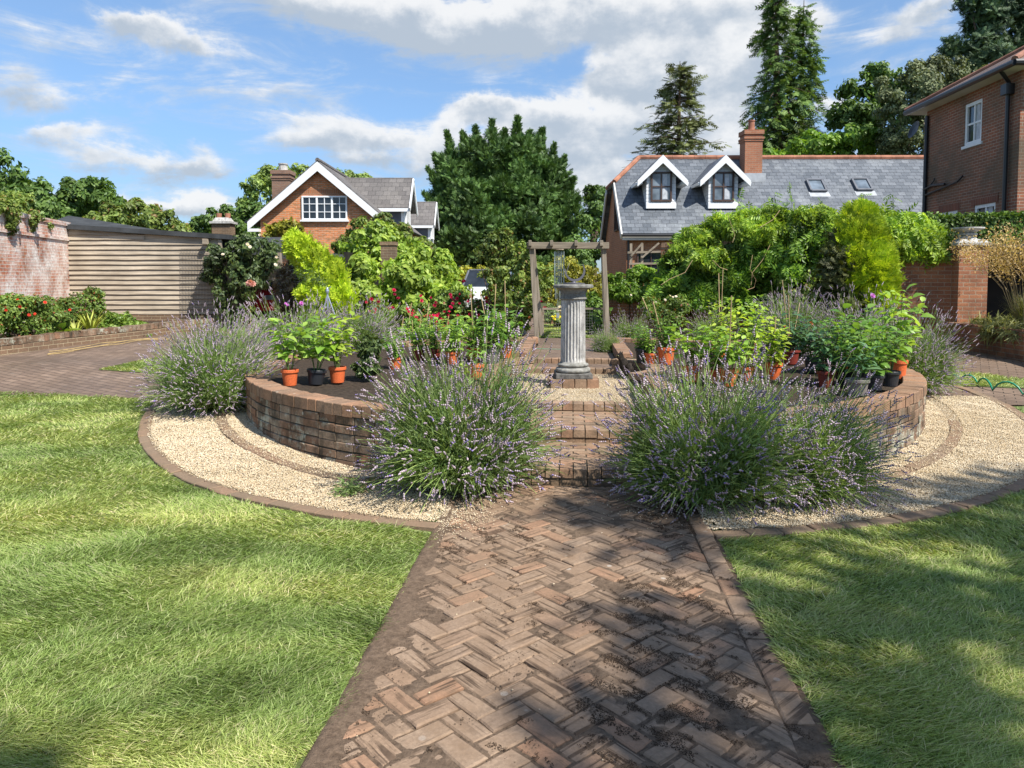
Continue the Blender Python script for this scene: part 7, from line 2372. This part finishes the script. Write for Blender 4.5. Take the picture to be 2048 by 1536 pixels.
# three at the near end on the shed side
potted('potted plant in an orange pot nearest the curved wall end, first of three', onb(580, 771), 'terracotta', .088, .175, 0, .56, 'pot_light', .3, wide=.95)
potted('potted plant in a tilted black pot between two orange pots', onb(631, 768), 'blackpot', .100, .16, 4, .58, 'pot_light', 1.7, tilt=.10, wide=.95)
potted('potted plant in an upright orange pot beside the tilted black pot', onb(675, 765), 'terracotta', .092, .175, 0, .56, 'pot_yellow', 2.6, wide=.9)
# crossing group behind the big lavender
potted('potted plant in a grey brown pot by the sundial circle', onb(985, 727), 'greypot', .115, .20, 1, .62, 'pot_mid', .4, canes=((.05, .0, .95), (-.14, .1, .85)), wide=1.1)
potted('potted plant in an orange pot tucked behind the grey brown pot', onb(1012, 716), 'terracotta', .10, .19, 2, .62, 'pot_mid', 1.4, canes=((.02, .02, 1.0),), wide=1.1)
potted('bushy potted plant in an orange pot near the inner wall of the bed', onb(948, 722), 'terracotta', .10, .19, 2, .55, 'pot_light', 2.2, wide=1.15, canes=((.08, 0, .9),))
potted('leafy potted plant in a red pot beyond the lavender flowers', onb(868, 722), 'maroon', .10, .17, 5, .46, 'pot_light', 2.9, wide=1.2)
potted('potted plant in a small orange pot showing through lavender flowers', onb(905, 728), 'terracotta', .09, .17, 6, .48, 'pot_light', 3.7, wide=1.2)
potted('low potted plant in an orange pot close behind the big lavender', onb(952, 758), 'terracotta', .09, .17, 3, .28, 'pot_mid', 4.7)
potted('small leafy potted plant in a red pot before the strip of lawn', onb(838, 720), 'maroon', .095, .16, 6, .42, 'pot_light', 5.9, wide=1.2)
potted('low blue green potted plant just behind the front lavender flowers', onb(790, 738), 'terracotta', .085, .15, 2, .34, 'pot_mid', 1.9, wide=1.2)
# house side group
potted('small potted plant in a black pot at the inner end of the row', onb(1283, 726, .5), 'blackpot', .085, .20, 6, .34, 'pot_mid', .2, wide=1.1)
potted('small potted plant in a short orange pot beside the small black one', onb(1302, 728, .5), 'terracotta', .085, .15, 2, .34, 'pot_light', 1.2)
potted('potted plant in a tall orange pot in full sun beside the inner wall', onb(1332, 729, .5), 'terracotta', .115, .235, 6, .44, 'pot_mid', 2.2, canes=((.15, .1, .7), (.3, .15, .75)))
potted('broad pale leaved potted plant in an orange pot leaning at the wall corner', onb(1382, 764), 'terracotta', .105, .18, 0, .46, 'pot_light', 3.1, tilt=.08, wide=1.25)
potted('potted plant in a bright red orange pot sunk among lavender flowers', onb(1430, 766), 'terracotta', .085, .15, 5, .48, 'pot_light', .9, wide=1.1)
potted('potted plant with one bamboo cane in a sunlit orange pot', onb(1457, 772), 'terracotta', .098, .185, 4, .42, 'pot_light', 4.1, canes=((.10, .05, .85),), wide=1.2)
potted('tall lime green potted plant in an orange pot behind lavender flowers', onb(1493, 763), 'terracotta', .09, .165, 1, .78, 'pot_yellow', 5.0, wide=.85)
potted('potted plant with a leaning cane in a ridged orange pot', onb(1547, 759), 'terracotta', .092, .19, 5, .55, 'pot_yellow', .5, canes=((-.03, -.04, .6),), wide=1.0)
potted('tall lime potted plant at the back behind the caned pots', onb(1440, 715), 'terracotta', .11, .2, 5, .62, 'pot_yellow', 1.5, wide=1.0, canes=((-.1, 0, 1.15), (.18, 0, 1.1)))
potted('bushy lime potted plant at the back beside the dark shrub', onb(1500, 712), 'maroon', .11, .2, 1, .72, 'pot_light', 2.5, wide=.95)
pr = potted('dark leaved potted dahlia with red blooms in a maroon pot', onb(1580, 728), 'maroon', .12, .2, 2, .52, 'pot_blue', 3.5, canes=((.05, 0, .8), (.2, .05, 1.0), (-.14, .0, .7)), wide=1.2, stem='redstem')
P0 = np.array(pr.location)
def bloom_on(root, pxs, depth, mat, size, stalk=True, name='bloom'):
    """flowers on stalks rising from a potted plant (kept upright: rotation only about z)"""
    inv = Matrix.Rotation(-root.rotation_euler[2], 3, 'Z')
    loc = [np.array(inv @ Vector(at(x, y, depth) - np.array(root.location))) for x, y in pxs]
    P, N, Dn = [], [], []
    f = inv @ Vector((.2, -1, .55))
    for q in loc:
        P.append(q); Dn.append(np.array(f)); N.append(R.normal(size=3))
    me = scatter(name, mat, P, Dn, N, np.full(len(P), size), T_BLOOM, link=False, off=np.zeros(3))
    o = put(name, me, root)
    if stalk:
        b = MB()
        for q in loc: b.tube([np.array([q[0] * .3, q[1] * .3, q[2] * .3]), np.array([q[0] * .75, q[1] * .75, q[2] * .65]), q], .005, 4)
        me = b.mesh('flower_stalk', uv=False); me.materials.append(M['stem']); put('flower_stalk', me, root)
bloom_on(pr, [(1571, 655), (1622, 647)], pr.location[1], LF['fl_orange'], .06)
potted('blue green potted plant in shade behind the black pots', onb(1625, 745), 'blackpot', .1, .18, 4, .50, 'pot_blue', 4.5, wide=1.3)
potted('dark stemmed potted plant in a maroon pot beside the grey pot', onb(1652, 774), 'maroon', .09, .17, 1, .55, 'pot_blue', 5.5, wide=1.0, stem='redstem')
potted('leafy potted plant in a wide black pot behind the grey pot', onb(1690, 770), 'blackpot', .11, .16, 6, .58, 'pot_mid', .8, wide=1.1)
potted('low blue leaved potted plant in a grey pot on the wall edge', onb(1714, 790, .565), 'greypot', .102, .15, 3, .36, 'pot_blue', 1.8, wide=1.15)
potted('leafy potted plant in a black pot with a white label', onb(1748, 780, .565), 'blackpot', .088, .15, 6, .50, 'pot_mid', 2.8, labelmat='paper', wide=1.0)
potted('leafy potted plant in a black pot with a pink label', onb(1727, 772, .53), 'blackpot', .092, .17, 2, .55, 'pot_mid', 3.8, labelmat='pinklabel')
potted('potted plant in a plain black pot beside the end orange pot', onb(1778, 772, .565), 'blackpot', .10, .155, 0, .46, 'pot_mid', 4.8)
pt_ = potted('tall pale broad leaved potted plant in an orange pot at the wall end', onb(1797, 757, .53), 'terracotta', .088, .21, 0, .78, 'pot_light', 0.0, wide=.8)
pm = potted('potted dahlia with one mauve bloom in an orange pot behind the black pots', onb(1703, 745), 'terracotta', .10, .19, 4, .62, 'pot_mid', 0.0, wide=1.0)
bloom_on(pm, [(1745, 592)], pm.location[1], LF['fl_mauve'], .075)
# dark bushy plant growing in the bed, flowers by the trio
shrub('bushy_plant', 'dense dark green bushy plant growing in the raised bed beside the orange pots', 'plant', onb(738, 752), B_((738, 715, 22, 30, 8.3), (742, 690, 16, 24, 8.3), (730, 738, 26, 14, 8.3)), LF['climber'], 2600, .05, 121, stems=6, zmin=.5, sr=.008)
mv = thing('mauve_dahlia', 'mauve pink dahlia flower on a thin stem above the lavender', 'dahlia', onb(604, 700))
b = MB(); b.tube([onb(604, 718), at(606, 650, 8.6), at(603, 612, 8.6)], .006, 5); b.build('stems', M['stem'], mv, uv=False)
blooms(mv, [at(603, 607, 8.55), at(604, 608, 8.53), at(602, 606, 8.53)], LF['fl_mauve'], .062)
mv2 = thing('mauve_dahlia', 'small half open mauve flower beside the larger dahlia', 'dahlia', onb(572, 700))
b = MB(); b.tube([onb(575, 718), at(574, 650, 8.6), at(571, 612, 8.6)], .005, 5); b.build('stems', M['stem'], mv2, uv=False)
blooms(mv2, [at(571, 607, 8.6), at(575, 610, 8.6)], LF['fl_mauve'], .03)
pw = shrub('seedling', 'pale seedling pushing through the near lavender flowers', 'plant', onb(925, 760), B_((925, 738, 10, 14, 7.2), (905, 745, 8, 10, 7.2)), LF['pot_yellow'], 70, .05, 122, stems=3, zmin=.5, sr=.005)
# border dahlias with canes at the back of the small lawn
for i, (px, py, dep, lab) in enumerate(((815, 672, 15.0, 'staked green border plant in front of the crimson rose, with two canes'), (905, 668, 15.2, 'staked bushy border plant with a leaning cane beside the rose'), (850, 680, 14.6, 'thin staked plant at the lawn edge behind the pots'))):
    t_ = shrub('staked_plant', lab, 'plant', base_of(px, dep), B_((px, 662, 16, 18, dep), (px + 8, 648, 12, 14, dep), (px - 10, 670, 12, 10, dep)), LF['pot_mid'], 420, .10, 130 + i, stems=5, sr=.007, tmpl=T_BIG, group='staked plants in the back border')
    for k, (dx, py1) in enumerate(((-14, 632), (12, 640), (-2, 606))[: (3, 2, 3)[i]]):
        b = MB(); b.tube([at(px + dx, 682, dep - .1), at(px + dx + (6, -3, 10)[k], py1, dep - .1)], .009, 5); b.build('cane', M['cane'], t_, uv=False)

# ------------------------------------------------------------------ sprinkler on its tripod, with spray
spd = 11.6
tp = at(655, 590, spd)
spk = thing('tripod_sprinkler', 'grey metal tripod sprinkler spraying in front of the golden conifer', 'sprinkler', (tp[0], tp[1], float(g(spd))))
gz_ = float(g(spd))
for k, (fx, fy) in enumerate(((-.17, -.12), (.26, -.02), (.0, .25))):
    b = MB(); e = np.array([tp[0] + fx * 1.45, tp[1] + fy * 1.4, gz_]); b.tube([tp, tp * .4 + e * .6], .010, 7); b.tube([tp * .42 + e * .58, e], .007, 7); b.build('leg', M['metal'], spk, uv=False)
b = MB(); b.tube([tp - (0, 0, .5), tp + (0, 0, .05)], .012, 8); b.lathe([(.022, .03), (.028, .06), (.02, .1), (.008, .12)], 12, tp); b.tube([tp + (0, 0, .09), tp + (.06, -.02, .13)], .007, 6); b.build('head', M['metal'], spk, uv=False)
def m_water():
    m, nt, out = mat_new('water_drop')
    gl = nd(nt, 'ShaderNodeBsdfGlass'); gl.inputs['IOR'].default_value = 1.33; gl.inputs['Roughness'].default_value = .05
    nt.links.new(gl.outputs[0], out.inputs[0]); return m
n = 1500
t = R.random(n); a = R.normal(2.6, .5, n); el = R.normal(.75, .2, n)
v = 3.2 + .4 * R.normal(size=n)
tm = t * .42
P = tp + np.array([0, 0, .1]) + np.stack([np.cos(a) * np.cos(el) * v * tm, np.sin(a) * np.cos(el) * v * tm * .4, np.sin(el) * v * tm - 4.9 * tm ** 2], 1)
ws_ = scatter('water_spray', m_water(), P, rdir(n), rdir(n), R.uniform(.004, .009, n), T_PEB)
tag(ws_, 'fine water drops thrown by the tripod sprinkler', 'spray', kind='stuff')

# ------------------------------------------------------------------ hoses
hs = MB()
tps = [on_ground(x, y) for x, y in ((1880, 752), (1898, 757), (1920, 763), (1955, 769), (1985, 783), (2046, 792), (2110, 804))]
pts = []
for (p, q), hh in zip(zip(tps[:-1], tps[1:]), (.05, .05, .09, .10, .13, .12)):
    for t in np.linspace(0, 1, 7)[:-1]: pts.append(p + (q - p) * t + np.array([0, 0, .02 + hh * (4 * t * (1 - t)) ** .8]))
def smooth_pts(p, k=6):
    p = np.array(p); out = []
    for i in range(len(p) - 1):
        a, b, c, d = p[max(i - 1, 0)], p[i], p[i + 1], p[min(i + 2, len(p) - 1)]
        for t in np.linspace(0, 1, k, endpoint=False):
            out.append(.5 * ((2 * b) + (c - a) * t + (2 * a - 5 * b + 4 * c - d) * t * t + (3 * b - a - 3 * c + d) * t ** 3))
    out.append(p[-1]); return out
hs.tube(pts, .012, 8)
o = hs.build('garden_hose', M['hose'], uv=False, smooth=True); tag(o, 'green hose looping in arches across the paving beside the lawn strip', 'hose')
hs = MB(); hs.tube(smooth_pts([on_ground(x, y) + (0, 0, .035) for x, y in ((800, 706), (828, 704), (860, 712), (1020, 700), (1060, 702), (1100, 703), (1180, 706), (1215, 711), (1250, 716))]), .014, 8)
o = hs.build('garden_hose', M['hose'], uv=False, smooth=True); tag(o, 'green hose lying straight across the terrace behind the sundial', 'hose')
hs = MB()
for k in range(3):
    hs.tube(smooth_pts([on_ground(x + R.normal() * 2, y + k * 2.4 + R.normal() * .9) + (0, 0, .03) for x, y in ((95, 707), (130, 703), (170, 697), (205, 690), (240, 685), (280, 680), (330, 678), (345, 677))]), .008, 6)
o = hs.build('yellow_hose', M['yhose'], uv=False, smooth=True); tag(o, 'loose strands of yellow hose along the foot of the bed wall', 'hose')

# ------------------------------------------------------------------ cars
def car(label, c, paint, rz, s=1.0):
    root = thing('parked_car', label, 'car', c, None, rz)
    def pb_(mb, name, mat, parent=root, smooth=False, bevel=0):
        me = mb.mesh(name, uv=False, smooth=smooth); o = put(name, me, parent, mat)
        if bevel:
            m = o.modifiers.new('edge', 'BEVEL'); m.width = bevel; m.segments = 3; m.limit_method = 'ANGLE'
        return o
    prof = [(-2.0, .35), (-2.05, .7), (-1.9, .95), (-.95, 1.02), (.0, 1.02), (1.95, 1.0), (2.05, .75), (2.0, .35)]
    b = MB(); b.add([(x, -.85, z) for x, z in prof] + [(x, .85, z) for x, z in prof], [tuple(range(7, -1, -1))[::-1], tuple(range(8, 16))[::-1]] + [(i, i + 8, (i + 1) % 8 + 8, (i + 1) % 8) for i in range(8)])
    body = pb_(b, 'body', M[paint], bevel=.08)
    cab = [(-1.0, 1.0), (-.62, 1.52), (1.35, 1.55), (1.95, 1.0)]
    b = MB(); b.add([(x, -.78 if z < 1.2 else -.64, z) for x, z in cab] + [(x, .78 if z < 1.2 else .64, z) for x, z in cab], [(0, 1, 2, 3)[::-1], (4, 5, 6, 7), (0, 4, 5, 1)[::-1], (2, 6, 7, 3)[::-1], (1, 5, 6, 2)[::-1]])
    pb_(b, 'window', M['glass'])
    b = MB(); b.box((.37, 0, 1.545), (2.0, 1.3, .05))
    for sx in (-1, 1):
        for p, q in (((-1.0, 1.0), (-.62, 1.53)), ((1.35, 1.55), (1.95, 1.0)), ((.45, 1.02), (.45, 1.54))):
            b.beam((p[0], sx * .785, p[1]), (q[0], sx * .655, q[1]), .06, .05)
    pb_(b, 'roof', M['greyslate' if paint == 'car_white' else paint], bevel=.02)
    for x in (-1.25, 1.3):
        for y in (-.8, .8):
            b = MB(); b.lathe([(.2, -.1), (.31, -.1), (.33, -.06), (.33, .06), (.31, .1), (.2, .1)], 20, (0, 0, 0))
            b.v = [(vx + x, vz + y, vy + .33) for vx, vy, vz in b.v]
            w = pb_(b, 'wheel', M['tyre'])
            b = MB(); b.lathe([(.19, -.105), (.19, .105)], 14); b.v = [(vx + x, vz + y, vy + .33) for vx, vy, vz in b.v]; pb_(b, 'rim', M['metal'], w)
    for y in (-.62, .62):
        b = MB(); b.box((-2.0, y, .74), (.14, .3, .13)); pb_(b, 'headlight', M['sky_glass'], bevel=.02)
        b = MB(); b.box((2.0, y, .82), (.12, .26, .16)); pb_(b, 'tail_light', M['maroon'], bevel=.02)
    root.scale = (s, s, s)
    return root
car('white car glimpsed through the shrubs beside the golden hedge', (at(985, 580, 24.0)[0], 24.0, .38), 'car_white', PI / 2 - .15)
car('dark red car parked in the shadow of the carport', (at(540, 600, 22.6)[0], 22.8, .38), 'car_red', PI / 2)

# ------------------------------------------------------------------ the cat
catp = on_level(1252, 756, PL)
ct = thing('tabby_cat', 'dark tabby cat sitting beside the back step near the sundial', 'cat', catp)
bm = bmesh.new()
sk = bm.verts.layers.skin.verify()
V = {}
def cv(name, co, r, parent=None, root=False):
    v = bm.verts.new(co); V[name] = v
    v[sk].radius = (r, r)
    if root: v[sk].use_root = True
    if parent: bm.edges.new((V[parent], v))
cv('pelvis', (.065, 0, .085), .072, root=True)
cv('loin', (.045, 0, .145), .07, 'pelvis'); cv('rib', (.0, 0, .195), .062, 'loin'); cv('chest', (-.04, 0, .215), .05, 'rib'); cv('neck', (-.065, 0, .26), .036, 'chest')
cv('skull', (-.09, 0, .30), .043, 'neck'); cv('muzzle', (-.135, 0, .288), .02, 'skull')
for s, n_ in ((-1, 'a'), (1, 'b')):
    cv('sh' + n_, (-.05, s * .035, .165), .03, 'chest'); cv('el' + n_, (-.05, s * .035, .10), .021, 'sh' + n_); cv('wr' + n_, (-.062, s * .034, .03), .015, 'el' + n_); cv('pw' + n_, (-.09, s * .034, .014), .015, 'wr' + n_)
    cv('kn' + n_, (.0, s * .07, .085), .042, 'pelvis'); cv('hk' + n_, (.075, s * .075, .03), .02, 'kn' + n_); cv('ft' + n_, (-.02, s * .078, .016), .016, 'hk' + n_)
    cv('ear' + n_, (-.075, s * .030, .342), .013, 'skull'); cv('eart' + n_, (-.07, s * .036, .368), .004, 'ear' + n_)
cv('t1', (.14, .01, .035), .022, 'pelvis'); cv('t2', (.19, -.05, .022), .018, 't1'); cv('t3', (.17, -.13, .02), .016, 't2'); cv('t4', (.10, -.16, .02), .012, 't3')
me = bpy.data.meshes.new('cat_body'); bm.to_mesh(me); bm.free()
cb = put('body', me, ct, M['fur'])
m = cb.modifiers.new('skin', 'SKIN'); m.use_smooth_shade = True
m = cb.modifiers.new('sub', 'SUBSURF'); m.levels = 2; m.render_levels = 2
for s in (-1, 1):
    b = MB(); b.lathe([(.001, -.006), (.006, 0), (.001, .006)], 10, (-.124, s * .022, .306)); me = b.mesh('eye', uv=False, smooth=True); put('eye', me, ct, M['eye'])
ct.rotation_euler = (0, 0, .25)

# ------------------------------------------------------------------ grass blades
def inside(poly, X, Y):
    poly = np.array(poly); res = np.zeros(len(X), bool)
    j = len(poly) - 1
    for i in range(len(poly)):
        xi, yi, xj, yj = *poly[i], *poly[j]
        c = ((yi > Y) != (yj > Y)) & (X < (xj - xi) * (Y - yi) / (yj - yi + 1e-12) + xi)
        res ^= c; j = i
    return res


def grass(name, label, cand, keep, lift=.0, hmul=1.0):
    X, Y = cand
    k = keep(X, Y)
    X, Y = X[k], Y[k]
    n = len(X)
    Q = np.stack([X, Y], 1)
    # nap: the long turf lies combed in drifts
    th = -.35 + 1.3 * snoise(Q, .7, 77) + 1.0 * R.normal(size=n)
    flip = np.sign(snoise(Q * (.5, 1.2), .5, 78) + .25)
    lean = np.stack([np.cos(th) * flip, np.sin(th) * .55, .22 + .35 * R.random(n)], 1)
    z = g(Y) + lift
    L = R.uniform(.028, .068, n) * hmul * (1 + .35 * snoise(Q, 1.3, 79))
    W = .0026 + .0008 * np.maximum(0, Y - 2)
    P = np.column_stack([X, Y, z])
    o = scatter(name, M['grass'], P, lean, np.tile([0, 0, 1.], (n, 1)) + .45 * R.normal(size=(n, 3)), np.stack([W, L, L], 1), T_BLADE)
    return tag(o, label, 'grass', kind='stuff')


def cand(n, y0, y1, x_lo, x_hi, pw=1.0):
    """points dense near the camera: density falls off with distance"""
    u = R.random(n)
    e = 1 - 1.05
    Y = (y0 ** e + u * (y1 ** e - y0 ** e)) ** (1 / e)
    k = R.random(n)
    lo, hi = x_lo(Y), x_hi(Y)
    return lo + (hi - lo) * k, Y


def edge_s(Y, s):
    t = (Y - CC[1] - AS[1] * s) / AX[1]
    return CC[0] + AS[0] * s + AX[0] * t
wob = lambda X, Y: .02 * np.sin(Y * 7.3) + .015 * np.sin(Y * 17 + 1) + .01 * np.sin(Y * 41)
dist = lambda X, Y: np.hypot(X - CC[0], Y - CC[1])
grass('grass', 'long combed turf on the lawn at the shed side of the path', cand(330000, 1.9, 9.9, lambda Y: -.72 * Y - .9, lambda Y: edge_s(Y, -PATH_HW)),
      lambda X, Y: (to_st(X, Y)[0] < -PATH_HW - .01 + wob(X, Y)) & (dist(X, Y) > 5.13 + .02 * np.sin(X * 9)) & (Y < lawn_far(X) + .02 * np.sin(X * 11)))
grass('grass', 'shaded turf on the lawn at the house side of the path', cand(210000, 1.9, 8.4, lambda Y: edge_s(Y, PATH_HW), lambda Y: .72 * Y + 1.2),
      lambda X, Y: (to_st(X, Y)[0] > PATH_HW + .015 + .4 * wob(X, Y)) & (dist(X, Y) > 5.13 + .015 * np.sin(Y * 9)))
for i, (p, lab, lf) in enumerate(((patch_a, 'small wedge of lawn between the yard and the lavender', .02), (patch_b, 'strip of lawn behind the round bed', .02), (patch_c, 'strip of lawn beside the green hose', .02), (patch_d, 'grass seen through the wire gate', .02))):
    q = np.array(p); n = int(2600 * (np.ptp(q[:, 0]) * np.ptp(q[:, 1]))); n = min(n, 30000)
    grass('grass', lab, (R.uniform(q[:, 0].min(), q[:, 0].max(), n), R.uniform(q[:, 1].min(), q[:, 1].max(), n)), lambda X, Y: inside(p, X, Y), lf, .9)
